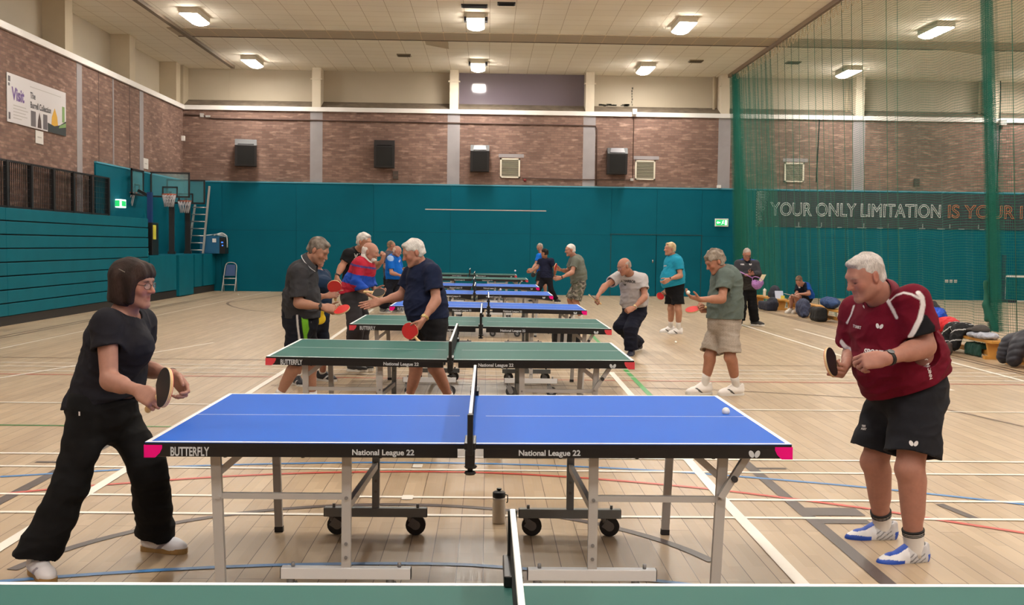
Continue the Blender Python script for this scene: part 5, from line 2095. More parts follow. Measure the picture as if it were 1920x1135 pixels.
SOLE = [(-0.082, 0.0), (-0.078, 0.020), (-0.062, 0.033), (-0.03, 0.036), (0.02, 0.033), (0.08, 0.041), (0.125, 0.047), (0.165, 0.043), (0.192, 0.028), (0.203, 0.006)]


def make_shoe(org, heel, fwd, up, s, v, upper, sole_rgb, accent, parent, lace=None):
    """heel: point on the sole under the ankle; fwd toe direction"""
    Fm = frame(fwd, up)
    h = np.asarray(heel, float)

    def L(y, z, x=0.0):
        return h + Fm @ (np.array([x, y, z]) * s)
    f = Field()
    f.cone(L(-0.040, 0.056), L(0.03, 0.060), 0.040 * s, 0.043 * s, 0.03)
    f.cone(L(0.03, 0.060), L(0.115, 0.044), 0.043 * s, 0.040 * s, 0.03)
    f.ell(L(0.132, 0.036), np.array((0.045, 0.068, 0.037)) * s, Fm, 0.03)
    f.cone(L(-0.022, 0.062), L(-0.024, 0.098), 0.045 * s, 0.042 * s, 0.02)
    f.cone(L(0.070, 0.080), L(0.022, 0.118), 0.024 * s, 0.022 * s, 0.025)
    f.cone(L(-0.058, 0.075), L(-0.066, 0.112), 0.022 * s, 0.014 * s, 0.02)
    f.cone(L(-0.020, 0.098), L(-0.020, 0.16), 0.031 * s, 0.036 * s, 0.006, op='cut')
    f.plane(L(0, 0.014), -Fm[:, 2])

    def col(p):
        q = ((p - h) @ Fm) / s
        c_ = np.tile(np.array(lin(upper)), (len(p), 1))
        if callable(accent):
            return accent(q, c_)
        if accent is not None:
            m_ = (np.abs(q[:, 1] * 0.9 - q[:, 2] * 1.1 - 0.01) < 0.012) & (q[:, 2] < 0.075) & (np.abs(q[:, 0]) > 0.02)
            c_[m_] = lin(accent)
        return c_
    o = field_object('shoe', f, v, M_shoe, parent, col, origin=org)
    mb = MB()
    outl = SOLE + [(a, -b) for a, b in SOLE[::-1][1:-1]]
    outl = [o_ for o_ in outl]
    mb.prism([L(a, 0.0, b) - np.asarray(org) for a, b in outl], Fm[:, 2] * 0.030 * s)
    mb.build('sole', sole_rgb, o)
    mb = MB()
    for k in range(4):
        y = 0.045 + k * 0.018
        z = 0.112 - k * 0.0105
        mb.bar(L(y, z, -0.018) - np.asarray(org), L(y + 0.003, z, 0.018) - np.asarray(org), 0.006, 0.004, Fm[:, 2])
    mb.build('laces', lace or M_lace, o)
    return o


M_lace = mat('lace', (214, 214, 214), 0.8)
M_soleW = mat('sole_white', (214, 212, 208), 0.6)
M_soleK = mat('sole_black', (30, 30, 32), 0.6)
M_soleG = mat('sole_gum', (150, 118, 70), 0.6)


def glasses(hc, Fm, s, m, parent, org):
    mb = MB()

    def L(x, y, z):
        return np.asarray(hc, float) + Fm @ (np.array([x, y, z]) * s) - np.asarray(org)
    for sx in (-1, 1):
        ring = [L(sx * 0.032 + 0.023 * math.cos(a), 0.105 - 0.012 * (abs(sx * 0.032 + 0.023 * math.cos(a)) / 0.055) ** 2, -0.001 + 0.0165 * math.sin(a)) for a in np.linspace(0, 2 * PI, 18, endpoint=False)]
        mb.tube(ring, 0.0016 * s, 6, True)
        mb.tube([L(sx * 0.055, 0.094, 0.004), L(sx * 0.072, 0.04, 0.006), L(sx * 0.078, -0.005, 0.010), L(sx * 0.078, -0.02, 0.0)], 0.0016 * s, 6)
    mb.tube([L(-0.01, 0.105, 0.004), L(0, 0.108, 0.007), L(0.01, 0.105, 0.004)], 0.0016 * s, 6)
    o = mb.build('glasses', m, parent)
    mb = MB()
    for sx in (-1, 1):
        mb.prism([L(sx * 0.032 + 0.022 * math.cos(a), 0.1035 - 0.012 * (abs(sx * 0.032 + 0.022 * math.cos(a)) / 0.055) ** 2, -0.001 + 0.0155 * math.sin(a)) for a in np.linspace(0, 2 * PI, 18, endpoint=False)], Fm[:, 1] * 0.0008)
    mb.build('lens', M_glass, o)
    return o


def watch(w_, d, face_n, rad, m, parent, org, metal=False):
    d = unit(d)
    n = unit(np.asarray(face_n, float) - d * np.dot(face_n, d))
    t_ = np.cross(d, n)
    mb = MB()
    ring = [np.asarray(w_) - np.asarray(org) + (n * math.cos(a) * 0.92 + t_ * math.sin(a) * 1.08) * (rad + 0.002) for a in np.linspace(0, 2 * PI, 20, endpoint=False)]
    for k in (-0.007, 0, 0.007):
        mb.tube([r_ + d * k for r_ in ring], 0.004, 6, True)
    o = mb.build('watch', m, parent)
    c0 = np.asarray(w_) - np.asarray(org) + n * (rad * 0.92 + 0.004)
    MB().cyl(c0 - n * 0.004, c0 + n * 0.005, 0.017, seg=18).build('watch_face', mat('watch_dial', (216, 200, 150), 0.3, 0.5) if metal else M_blackp, o)
    return o


def eyes(hc, Fm, s, parent, org, look=(0, 1, 0), v=None):
    for sx in (-1, 1):
        c0 = np.asarray(hc, float) + Fm @ (np.array([sx * 0.031, 0.0735, 0.003]) * s)
        mb = MB()
        mb.ball((0, 0, 0), 0.0128 * s, 24)
        o = mb.build('eye', M_eye, parent)
        lk = Fm @ unit(look)
        col = np.ones((len(o.data.vertices), 4), np.float32)
        P_ = np.array([v_.co[:] for v_ in o.data.vertices])
        dd = (P_ @ lk) / (0.0128 * s)
        col[:, :3] = lin((214, 206, 200))
        col[dd > 0.87, :3] = lin((88, 96, 104))
        col[dd > 0.965, :3] = lin((14, 12, 12))
        a_ = o.data.attributes.new('Col', 'FLOAT_COLOR', 'POINT')
        a_.data.foreach_set('color', col.ravel())
        o.location = c0 - np.asarray(org)


def const(rgb):
    b = np.array(lin(rgb))
    return lambda p: np.tile(b, (len(p), 1))


def person(label, org, P):
    """P: joints in world coordinates and the clothes; see the calls below"""
    org = np.asarray(org, float)
    root = thing('person', label, 'person', tuple(org))
    g = P.get
    v = g('v', 0.006)
    s = g('s', 1.0)                      # overall limb scale
    hs = g('hs', 0.95)
    hc, Fm = np.asarray(P['head'], float), frame(P['face'], g('headup', (0, 0, 1)))
    neck, chest, waist, pel = [np.asarray(P[k], float) for k in ('neck', 'chest', 'waist', 'pelvis')]
    sh, el, wr_, hip, kn, an = [[np.asarray(q, float) for q in P[k]] for k in ('sh', 'el', 'wr', 'hip', 'kn', 'an')]
    tf = unit(P['tf'])
    pf = unit(g('pf', P['tf']))
    cw, ww, pw = g('cw', 0.165) * s, g('ww', 0.15) * s, g('pw', 0.165) * s
    dq, dw, dp = g('cd', 0.68), g('wd', 0.75), g('pd', 0.74)
    belly = g('belly', 0.0)
    ar, lr = g('ar', 1.0) * s, g('lr', 1.0) * s
    detail = g('detail', False)
    rmin = 0.9 * v
    # ---------------- skin
    f = Field()
    b_ = 0.88
    f.cone(pel, waist, pw * b_, ww * b_, 0.05, ax=pf, sq=dp)
    f.cone(waist, chest, ww * b_, cw * 0.86, 0.06, ax=tf, sq=dq)
    f.cone(sh[0], sh[1], 0.052 * s, 0.052 * s, 0.06)
    f.cone(chest, lerp(chest, neck, 0.75), cw * 0.8, 0.075 * s, 0.05, ax=tf, sq=dq)
    hb = hc + Fm @ (np.array([0, -0.022, -0.060]) * hs)
    nr = g('nr', 0.056)
    f.cone(neck, hb, nr * 1.08 * s, nr * s, 0.025)
    f.cone(neck, hc + Fm @ (np.array([0, 0.02, -0.085]) * hs), nr * 0.8 * s, nr * 0.55 * s, 0.03)
    add_head(f, hc, Fm, hs, detail, g('nose', 1.0), g('jaw', 1.0), g('chin', 0.0))
    for i in range(2):
        f.cone(sh[i], el[i], 0.052 * ar, 0.041 * ar, 0.03)
        f.cone(el[i], wr_[i], 0.040 * ar, 0.0265 * ar, 0.02)
        f.cone(lerp(el[i], wr_[i], 0.12), lerp(el[i], wr_[i], 0.42), 0.043 * ar, 0.038 * ar, 0.03)
        d, pn, side, curl = P['hands'][i]
        add_hand(f, wr_[i] + unit(d) * 0.012, d, pn, side, curl, g('hands_s', 1.0) * s, rmin)
        f.cone(hip[i], kn[i], 0.080 * lr, 0.056 * lr, 0.04)
        f.cone(kn[i], an[i], 0.052 * lr, 0.036 * lr, 0.03)
        toe = unit(P['toe'][i])
        axis = unit(an[i] - kn[i])
        back = -unit(toe - axis * np.dot(toe, axis))
        f.cone(lerp(kn[i], an[i], 0.16) + back * 0.016 * lr, lerp(kn[i], an[i], 0.52) + back * 0.010 * lr, 0.050 * lr, 0.038 * lr, 0.04)
        f.ell(kn[i] - back * 0.014 * lr, (0.043 * lr,) * 3, None, 0.03)
        up_ = unit(g('foot_up', ((0, 0, 1), (0, 0, 1)))[i])
        f.cone(an[i], an[i] - up_ * 0.06 * s, 0.034 * s, 0.03 * s, 0.02)
        f.cone(an[i] - up_ * 0.05 * s, an[i] - up_ * 0.055 * s + toe * 0.10 * s, 0.028 * s, 0.022 * s, 0.02)
    sk = g('skin', (206, 158, 136))
    body = field_object('body', f, v, M_skin, root, skin_color(sk, hc, Fm, hs, g('lips', (166, 98, 90)), g('brow'), g('ruddy', 0.6), g('stubble'), 0.3 if detail == 'open' else 0.75), origin=org)
    if detail == 'open':
        eyes(hc, Fm, hs, root, org, g('look', (0, 1, -0.1)))
    if detail:
        Lb = lambda x, y, z: hc + Fm @ (np.array([x, y, z]) * hs) - org
        mb = MB()
        for sx in (-1, 1):
            mb.tube([Lb(sx * x_, y_, z_) for x_, y_, z_ in ((0.014, 0.0935, 0.020), (0.024, 0.0935, 0.0245), (0.036, 0.0885, 0.0265), (0.047, 0.079, 0.0235))], [0.0022, 0.0032, 0.0030, 0.0014], 6)
        mb.build('eyebrow', mat('eyebrow', g('brow') or (120, 100, 90), 0.9), root)
        if detail != 'open':
            mb = MB()
            for sx in (-1, 1):
                mb.tube([Lb(sx * x_, y_, z_) for x_, y_, z_ in ((0.0195, 0.0868, -0.004), (0.027, 0.0888, -0.0075), (0.036, 0.0868, -0.0072), (0.0425, 0.0820, -0.003))], [0.0008, 0.0014, 0.0014, 0.0007], 6)
            mb.build('eyelash', mat('eyelash', (58, 40, 36), 0.9), root)
    for st in g('hair', ()):
        make_hair(st[0], hc, Fm, hs, min(v, g('hv', v)), st[1], st[2], root, org)
    # ---------------- top
    T = P['top']
    ez = T.get('ease', 0.016)
    fr = T.get('sleeve', 0.55)
    hem = T.get('hem', (pel - (0, 0, 0.06), (0, 0, -1)))
    f = Field()
    f.cone(waist, chest, ww + ez, cw + ez * 0.6, 0.06, ax=tf, sq=dq + 0.02)
    f.cone(lerp(chest, neck, 0.1), lerp(chest, neck, 0.72), cw * 0.86, 0.085 * s, 0.05, ax=tf, sq=dq)
    f.cone(sh[0], sh[1], 0.060 * s + ez * 0.3, 0.060 * s + ez * 0.3, 0.05)
    hp, hn = np.asarray(hem[0], float), unit(hem[1])
    f.cone(lerp(pel, waist, 0.0) - hn * 0 + (pel - waist) * T.get('over', 0.25), waist, pw + ez * 1.2, ww + ez, 0.05, ax=pf, sq=dp + 0.03)
    if belly:
        f.ell(lerp(waist, pel, 0.25) + tf * (ww * dw * 0.55), np.array((ww * 0.92, belly, 0.17 * s)), frame(tf), 0.08)
    for bx in T.get('bust', ()):
        f.ell(bx[0], bx[1], frame(tf), 0.06)
    sl_end = []
    for i in range(2):
        if fr <= 1.0:
            e = lerp(sh[i], el[i], fr)
            ax_ = unit(el[i] - sh[i])
            f.cone(sh[i], e + ax_ * 0.05, 0.066 * ar + ez * 0.4, T.get('cuff', 0.064) * ar + ez * 0.4, 0.045, cuts=[(e, ax_ + np.asarray(T.get('cuffn', (0, 0, 0))))])
            sl_end.append((e, ax_))
        else:
            e = lerp(el[i], wr_[i], fr - 1.0)
            ax_ = unit(wr_[i] - el[i])
            f.cone(sh[i], el[i], 0.064 * ar + ez * 0.4, 0.054 * ar + ez * 0.4, 0.04)
            f.cone(el[i], e + ax_ * 0.02, 0.053 * ar + ez * 0.4, 0.040 * ar + ez * 0.4, 0.03, cuts=[(e, ax_)])
            sl_end.append((e, ax_))
    # collar and neck opening
    nd = unit(hb - neck)
    fw = unit(tf - nd * np.dot(tf, nd))
    col_h = 0.0
    nb = neck - nd * 0.015
    if col_h > 0:
        f.cone(nb - nd * 0.02 + fw * 0.004, nb + nd * (col_h + 0.02), nr * s * 1.08 + 0.022, nr * s + 0.017, 0.02, cuts=[(nb + nd * col_h - fw * 0.0, nd + fw * 0.45)])
    rn = nr * s * 1.08 + T.get('neckgap', 0.008)
    f.cone(nb - nd * 0.005 + fw * 0.006, nb + nd * 0.14, rn, rn * 0.95, 0.006, op='cut')
    if T.get('vneck', 0) > 0:
        f.cone(nb + fw * 0.055 + nd * 0.02, nb + fw * 0.085 - nd * T['vneck'], 0.035, 0.008, 0.006, op='cut')
    am = T.get('folds', 0.009)
    sd = sum(map(ord, label)) % 17

    def folds(p):
        q = (p - waist)
        u_ = np.stack([q @ np.cross(tf, (0, 0, 1)), q @ tf, q[:, 2]], 1)
        w1 = _n3(u_ * np.array([1.0, 1.0, 0.45]), 17, sd)
        w2 = _n3(u_ * np.array([0.6, 0.6, 1.5]) + u_[:, [2, 0, 1]] * 0.6, 26, sd + 3)
        low = np.clip(1.2 - (q[:, 2]) * 2.0, 0.35, 1.3)
        w3 = _n3(u_ * np.array([1.0, 1.0, 1.3]) + 0.5 * u_[:, [1, 2, 0]], 41, sd + 6)
        return am * low * (0.9 * w1 + 1.1 * np.abs(w2) + 0.35 * np.abs(w3) - 0.45)
    f.wrinkle(folds)
    tv = T.get('v', v)
    if fr <= 1.0:
        wall = 0.006 + 2.0 * tv
        for e, ax_ in sl_end:
            cr_ = T.get('cuff', 0.064) * ar + ez * 0.4
            f.cone(e - ax_ * 0.03, e + ax_ * 0.08, cr_ - wall - 0.004, cr_ - wall, 0.003, op='cut')
    f.plane(hp, hn, 0.004)
    tc_ = T['color']
    top = field_object(T.get('name', 'shirt'), f, T.get('v', v), M_cloth, root, tc_ if callable(tc_) else const(tc_), origin=org)
    if T.get('collar'):
        ch_, cc_ = T['collar'], T.get('collar_rgb')
        mb = MB()
        n_ = 36
        gap = T.get('collar_gap', 0.42)
        cx = np.cross(nd, fw)
        rows = []
        for k in range(n_ + 1):
            a = gap + (2 * PI - 2 * gap) * k / n_
            o_ = fw * math.cos(a) + cx * math.sin(a)
            lowf = 0.5 + 0.5 * math.cos(a)
            h1 = ch_ + 0.022 - 0.050 * lowf
            r1 = nr * s + 0.012 + 0.004 * lowf
            c0 = nb + fw * (0.006 + 0.014 * lowf) - org
            rows.append([c0 + nd * (h1 - 0.05) + o_ * (r1 + 0.004), c0 + nd * h1 + o_ * r1, c0 + nd * (h1 + 0.002) + o_ * (r1 + 0.005), c0 + nd * (h1 - 0.020) + o_ * (r1 + 0.015), c0 + nd * (h1 - 0.043) + o_ * (r1 + 0.026), c0 + nd * (h1 - 0.050) + o_ * (r1 + 0.029), c0 + nd * (h1 - 0.052) + o_ * (r1 + 0.022)])
        vs = [[mb.bm.verts.new(Vector(q)) for q in r_] for r_ in rows]
        for k in range(n_):
            for j in range(7):
                fc = mb.bm.faces.new((vs[k][j], vs[k + 1][j], vs[k + 1][(j + 1) % 7], vs[k][(j + 1) % 7]))
                fc.smooth = True
                fc.material_index = 1 if (j == 4 and T.get('collar_edge')) or ((k < 3 or k > n_ - 4) and T.get('collar_tip')) else 0
        mb.bm.faces.new(vs[0])
        mb.bm.faces.new(vs[-1][::-1])
        mb.build('collar', [mat('collar', cc_, 0.85), mat('collar_trim', T.get('collar_edge') or T.get('collar_tip') or cc_, 0.85)], root)
    # ---------------- bottoms
    Bt = P['bottom']
    ez = Bt.get('ease', 0.02)
    fr = Bt.get('len', 0.75)
    f = Field()
    wt = lerp(pel, waist, Bt.get('rise', 0.55))
    f.cone(pel, wt, pw + 0.012, lerp(pw, ww, 0.5).item() + 0.008, 0.05, ax=pf, sq=dp + 0.02, cuts=[(wt, waist - pel)])
    ends = []
    for i in range(2):
        if fr <= 1.0:
            ax_ = unit(kn[i] - hip[i])
            e = lerp(hip[i], kn[i], fr)
            re_ = Bt.get('hemr', 0.098) * lr
            f.cone(hip[i], e + ax_ * 0.04, 0.098 * lr + ez * 0.3, re_, 0.045, cuts=[(e, ax_)])
            ends.append((e, ax_, re_))
        else:
            re_ = Bt.get('hemr', 0.075) * lr
            kr = Bt.get('kneer', 0.078) * lr
            ax_ = unit(an[i] - kn[i])
            e = lerp(kn[i], an[i], fr - 1.0)
            f.cone(hip[i], kn[i], 0.094 * lr + ez * 0.3, kr, 0.045)
            f.cone(kn[i], e + ax_ * 0.04, kr, re_, 0.03, cuts=[(e, ax_ * 0.7 - np.array(unit(g('foot_up', ((0, 0, 1), (0, 0, 1)))[i])) * 0.6)])
            ends.append((e, ax_, re_))
    am2 = Bt.get('folds', 0.010)

    def folds2(p):
        q = p - pel
        w1 = _n3(q * np.array([1.0, 1.0, 0.5]), 19, sd + 5)
        w2 = _n3(q * np.array([0.5, 0.5, 1.6]), 24, sd + 9)
        w3 = _n3(q * np.array([1.0, 1.0, 1.3]), 38, sd + 11)
        return am2 * (0.8 * w1 + 1.0 * np.abs(w2) + 0.3 * np.abs(w3) - 0.45)
    f.wrinkle(folds2)
    wall = 0.007 + 2.0 * Bt.get('v', v)
    for e, ax_, re_ in ends:
        f.cone(e - ax_ * 0.045, e + ax_ * 0.08, re_ - wall - 0.003, re_ - wall, 0.003, op='cut')
    bc = Bt['color']
    field_object(Bt.get('name', 'shorts' if fr <= 1 else 'trousers'), f, Bt.get('v', v), M_cloth, root, bc if callable(bc) else const(bc), origin=org)
    # ---------------- feet
    S_ = P['shoes']
    for i in range(2):
        up_ = unit(g('foot_up', ((0, 0, 1), (0, 0, 1)))[i])
        toe = unit(P['toe'][i])
        hl = an[i] - up_ * S_.get('ank', 0.095) * s
        make_shoe(org, hl, toe, up_, S_.get('size', 1.0) * s, S_.get('v', min(v, 0.006)), S_['color'], S_.get('sole', M_soleW), S_.get('accent'), root, S_.get('lace'))
        if 'sock' in S_:
            sk_ = S_['sock']
            L_ = S_.get('sockh', 0.12)
            a0 = an[i] - up_ * 0.03
            a1 = lerp(an[i], kn[i], L_ / np.linalg.norm(kn[i] - an[i]))
            mb = MB()
            k0 = 0.036 * lr + 0.005
            mb.tube([a0 - org, an[i] - org, lerp(an[i], a1, 0.6) - org, a1 - org], [k0 + 0.004, k0, k0 + 0.003, k0 + 0.006], 16)
            so = mb.build('sock', sk_, root)
            if S_.get('bands'):
                mb = MB()
                for q in (0.96, 0.84, 0.77):
                    c0 = lerp(an[i], a1, q) - org
                    dv = unit(a1 - an[i]) * 0.006
                    mb.tube([c0 - dv * (1.0 if q > 0.9 else 0.3), c0 + dv * (1.0 if q > 0.9 else 0.3)], k0 + (0.0085 if q > 0.9 else 0.007), 16)
                mb.build('sock_band', M_blackf, so)
    return root


def bat(label, c_, n, t_, front, back, s=1.0):
    """c_ blade centre, n normal of the front rubber, t_ from handle to tip"""
    t_ = unit(t_)
    n = unit(np.asarray(n, float) - t_ * np.dot(n, t_))
    w_ = np.cross(t_, n)
    c_ = np.asarray(c_, float)
    org = c_ - t_ * 0.125 * s
    r = thing('table_tennis_bat', label, 'bat', tuple(org))

    def outl(k=1.0):
        pts = []
        for a in np.linspace(0, 2 * PI, 40, endpoint=False):
            x, y = 0.0755 * math.cos(a), 0.079 * math.sin(a)
            pts.append((x * k, y * k))
        return pts

    def W_(x, y, z):
        return c_ - org + (w_ * x + t_ * y + n * z) * s
    MB().prism([W_(x, y, -0.003) for x, y in outl()], n * 0.006 * s).build('blade', M_wood, r)
    for sg, m in ((1, front), (-1, back)):
        mb = MB()
        z0 = 0.003 if sg > 0 else -0.0055
        mb.prism([W_(x, y, z0) for x, y in outl(0.985) if y > -0.066], n * 0.0025 * s)
        sp = mb.build('sponge', M_spong, r)
        mb = MB()
        z0 = 0.0055 if sg > 0 else -0.0075
        mb.prism([W_(x, y, z0) for x, y in outl(0.985) if y > -0.066], n * 0.002 * s)
        mb.build('rubber', m, r)
    f = Field()
    f.cone(W_(0, -0.075, 0), W_(0, -0.125, 0), 0.0125 * s, 0.0135 * s, 0.01, ax=n, sq=0.8)
    f.cone(W_(0, -0.125, 0), W_(0, -0.175, 0), 0.0135 * s, 0.016 * s, 0.01, ax=n, sq=0.8)
    field_object('handle', f, 0.004, M_wood, r)
    return r


def hold(label, hand, px, py, n, front, back, s=1.0, nearer=True):
    """a bat whose handle lies in the closed hand (wrist, direction, palm normal); its blade centre is seen at px, py"""
    W_, d, pn = np.asarray(hand[0], float), unit(hand[1]), unit(hand[2])
    pn = unit(pn - d * np.dot(pn, d))
    G = W_ + d * 0.082 + pn * 0.030
    R_ = 0.112 * s
    u_ = unit(at(px, py, 10.0) - EYE)
    q = G - EYE
    b_ = u_ @ q
    disc = b_ * b_ - (q @ q - R_ * R_)
    if disc > 0:
        c_ = EYE + u_ * (b_ - math.sqrt(disc) if nearer else b_ + math.sqrt(disc))
    else:
        c_ = EYE + u_ * b_
        c_ = G + unit(c_ - G) * R_
    if isinstance(n, str):
        n = unit(np.cross(c_ - G, u_)) + 0.12 * u_
    return bat(label, c_, n, c_ - G, front, back, s)


def paint_on(obj, strokes):
    """colours the cloth of obj along strokes: (picked points, half width, colour)"""
    bpy.context.view_layer.update()
    inv = obj.matrix_world.inverted()
    me = obj.data
    V_ = np.array([v_.co[:] for v_ in me.vertices])
    col = np.empty(len(V_) * 4, np.float32)
    at_ = me.attributes['Col']
    at_.data.foreach_get('color', col)
    col = col.reshape(-1, 4)
    o_ = inv @ Vector(EYE)
    for pts, hw, rgb in strokes:
        dense = []
        for (x0, y0), (x1, y1) in zip(pts[:-1], pts[1:]):
            n_ = max(2, int(math.hypot(x1 - x0, y1 - y0) / 1.2))
            dense += [(x0 + (x1 - x0) * k / n_, y0 + (y1 - y0) * k / n_) for k in range(n_ + 1)]
        dm = np.full(len(V_), 9.0)
        for x, y in dense:
            d_ = (inv.to_3x3() @ (Vector(at(x, y, 10.0)) - Vector(EYE))).normalized()
            ok, loc, n_, _ = obj.ray_cast(o_, d_)
            if ok:
                dm = np.minimum(dm, ((V_ - np.array(loc)) ** 2).sum(1))
        k_ = np.clip((hw + 0.0022 - np.sqrt(dm)) / 0.0044, 0, 1)[:, None]
        col[:, :3] = col[:, :3] * (1 - k_) + np.array(lin(rgb)) * k_
    at_.data.foreach_set('color', col.ravel())
    me.update()
def decal(obj, me, px, py, width, m, name, roll=0.0, flip=False, yaxis=None, y0=3.0, off=0.0015):
    """lays a flat printed mark on the cloth where the photograph shows it and wraps it onto the surface"""
    bpy.context.view_layer.update()
    p0 = Vector(EYE)
    d = (Vector(at(px, py, 10.0)) - p0).normalized()
    mw = obj.matrix_world
    inv = mw.inverted()
    ok, loc, n, _ = obj.ray_cast(inv @ p0, (inv.to_3x3() @ d).normalized())
    if not ok:
        return None
    # average the normal around the hit
    ns = Vector(n)
    for a in np.linspace(0, 2 * PI, 8, endpoint=False):
        q = loc + n * 0.1 + Vector((math.cos(a), math.sin(a), math.sin(a * 2))) * width * 0.3
        k, l2, n2, _ = obj.ray_cast(q, -n)
        if k:
            ns += n2
    n = ns.normalized()
    up = Vector((0, 0, 1))
    r_ = up.cross(n).normalized()
    u_ = n.cross(r_)
    if roll:
        r_, u_ = r_ * math.cos(roll) + u_ * math.sin(roll), u_ * math.cos(roll) - r_ * math.sin(roll)
    xs = [v.co.x for v in me.vertices]
    zs = [v.co.z for v in me.vertices]
    k = width / (max(xs) - min(xs))
    cx, cz = (max(xs) + min(xs)) / 2, (max(zs) + min(zs)) / 2
    new = bpy.data.meshes.new(name)
    vs, fs = [], [tuple(p.vertices) for p in me.polygons]
    for v in me.vertices:
        q = loc + r_ * (v.co.x - cx) * k + u_ * (v.co.z - cz) * k
        hit, l2, n2, _ = obj.ray_cast(q + n * 0.12, -n)
        q = l2 if hit and (l2 - q).length < 0.05 else q
        vs.append(q + n * off)
    new.from_pydata(vs, [], fs)
    new.materials.append(m)
    o = bpy.data.objects.new(name, new)
    C.objects.link(o)
    o.parent = obj
    return o


def child(root, nm):
    for c_ in root.children:
        if c_.name.split('.')[0] == nm:
            return c_


def polyd(q, pts):
    """distance of 2d points q to a polyline"""
    d = np.full(len(q), 9.0)
    P_ = np.asarray(pts, float)
    for a, b in zip(P_[:-1], P_[1:]):
        ab = b - a
        t_ = np.clip(((q - a) @ ab) / max(ab @ ab, 1e-9), 0, 1)
        d = np.minimum(d, np.linalg.norm(q - a - t_[:, None] * ab, axis=1))
    return d


M_decal_w = mat('print_white', (214, 212, 214), 0.6)
M_decal_k = mat('print_black', (34, 34, 38), 0.7)
M_rubw = mat('watch_black', (16, 16, 18), 0.5)
M_sockw = mat('sock_cloth', (214, 210, 206), 0.9)
M_gold = mat('watch_gold', (196, 170, 110), 0.3, 0.7)

# ---- player in black at the near left
A = lambda px, py, y: at(px, py, y)
hc1 = A(251, 532, 5.36)
F1 = (0.965, -0.24, -0.10)
per = person('woman with a dark bob, black tee shirt and black trousers at the nearest blue table', (-1.9, 5.4, 0), dict(
    v=0.0042, hv=0.004, hs=0.93, s=0.97, head=hc1, face=F1, headup=(-0.08, 0, 1), detail='open', nose=1.05, jaw=0.92,
    neck=A(231, 594, 5.40), chest=A(219, 640, 5.40), waist=A(209, 702, 5.42), pelvis=A(190, 768, 5.42),
    tf=(0.90, -0.40, -0.12), pf=(0.92, -0.38, 0.05), cw=0.165, ww=0.152, pw=0.172, cd=0.78, wd=0.9, pd=0.84,
    sh=[A(200, 608, 5.22), A(263, 602, 5.56)], el=[A(205, 714, 5.13), A(263, 690, 5.64)], wr=[A(260, 733, 4.95), A(324, 703, 5.47)],
    hands=[((0.80, -0.52, -0.33), (0.25, 0.72, -0.55), 1, 'grip'), ((0.62, -0.28, -0.62), (-0.45, -0.75, -0.15), -1, 'half')],
    hip=[A(171, 772, 5.33), A(222, 776, 5.52)], kn=[A(132, 915, 5.24), A(281, 880, 5.42)], an=[(-2.115, 5.22, 0.098), (-1.695, 5.66, 0.098)],
    toe=[(0.66, -0.75, 0), (0.975, -0.22, 0)],
    skin=(204, 154, 136), lips=(160, 88, 82), brow=(96, 74, 66), ruddy=0.9, look=(0.05, 1, -0.02),
    hair=[('bob', (30, 20, 18), (56, 42, 38))],
    top=dict(name='tee_shirt', color=(30, 30, 37), sleeve=0.44, ease=0.014, cuff=0.070, cuffn=(0.0, 0, 0), hem=(A(196, 752, 5.42), (0.2, 0, -1)), over=0.22, neckgap=0.022, folds=0.010, v=0.005,
             bust=[(A(250, 652, 5.33), (0.115, 0.085, 0.10))]),
    bottom=dict(color=(17, 17, 19), len=2.01, hemr=0.104, kneer=0.088, ease=0.03, folds=0.012, v=0.006),
    shoes=dict(color=(218, 218, 224), sole=M_soleG, accent=(150, 146, 160), size=0.93, ank=0.10, v=0.005, sock=M_sockw, sockh=0.06)))
glasses(hc1, frame(F1, (-0.08, 0, 1)), 0.93, M_specs, per, (-1.9, 5.4, 0))
mb = MB()
for a, b in ((A(222.5, 504.5, 5.262), A(234, 510.5, 5.250)),):
    mb.bar(a - np.array((-1.9, 5.4, 0)), b - np.array((-1.9, 5.4, 0)), 0.003, 0.003)
mb.build('hair_clip', M_steel, per)
w1 = A(324, 703, 5.47)
mb = MB()
d1_ = unit(A(324, 703, 5.47) - A(263, 690, 5.64))
fr_ = frame(d1_)
mb.tube([w1 - d1_ * 0.01 - np.array((-1.9, 5.4, 0)) + fr_[:, 0] * math.cos(a) * 0.033 + fr_[:, 2] * math.sin(a) * 0.03 for a in np.linspace(0, 2 * PI, 20, endpoint=False)], 0.003, 6, True)
mb.build('wristband', M_blackf, per)
TAB = bpy.data.meshes.new('tab')
TAB.from_pydata([(0, 0, 0), (0.4, 0, 0), (0.4, 0, 1), (0, 0, 1)], [], [(0, 1, 2, 3)])
decal(child(per, 'trousers'), TAB, 149, 776, 0.008, M_decal_w, 'label_tab')
hold('black faced bat held by the woman in black', (A(260, 733, 4.95), (0.80, -0.52, -0.33), (0.25, 0.72, -0.55)), 308, 727, (-0.64, -0.70, 0.30), M_rubk, M_rubr, 1.16)

# ---- player in the maroon shirt at the near right
hc2 = A(1622, 519, 5.62)
F2 = (-0.91, -0.24, -0.36)
TF2 = unit((-0.82, -0.57, -0.10))
sd0 = unit(np.cross(TF2, (0, 0, 1)))          # his right, away from the camera
ch2 = A(1670, 618, 5.72)


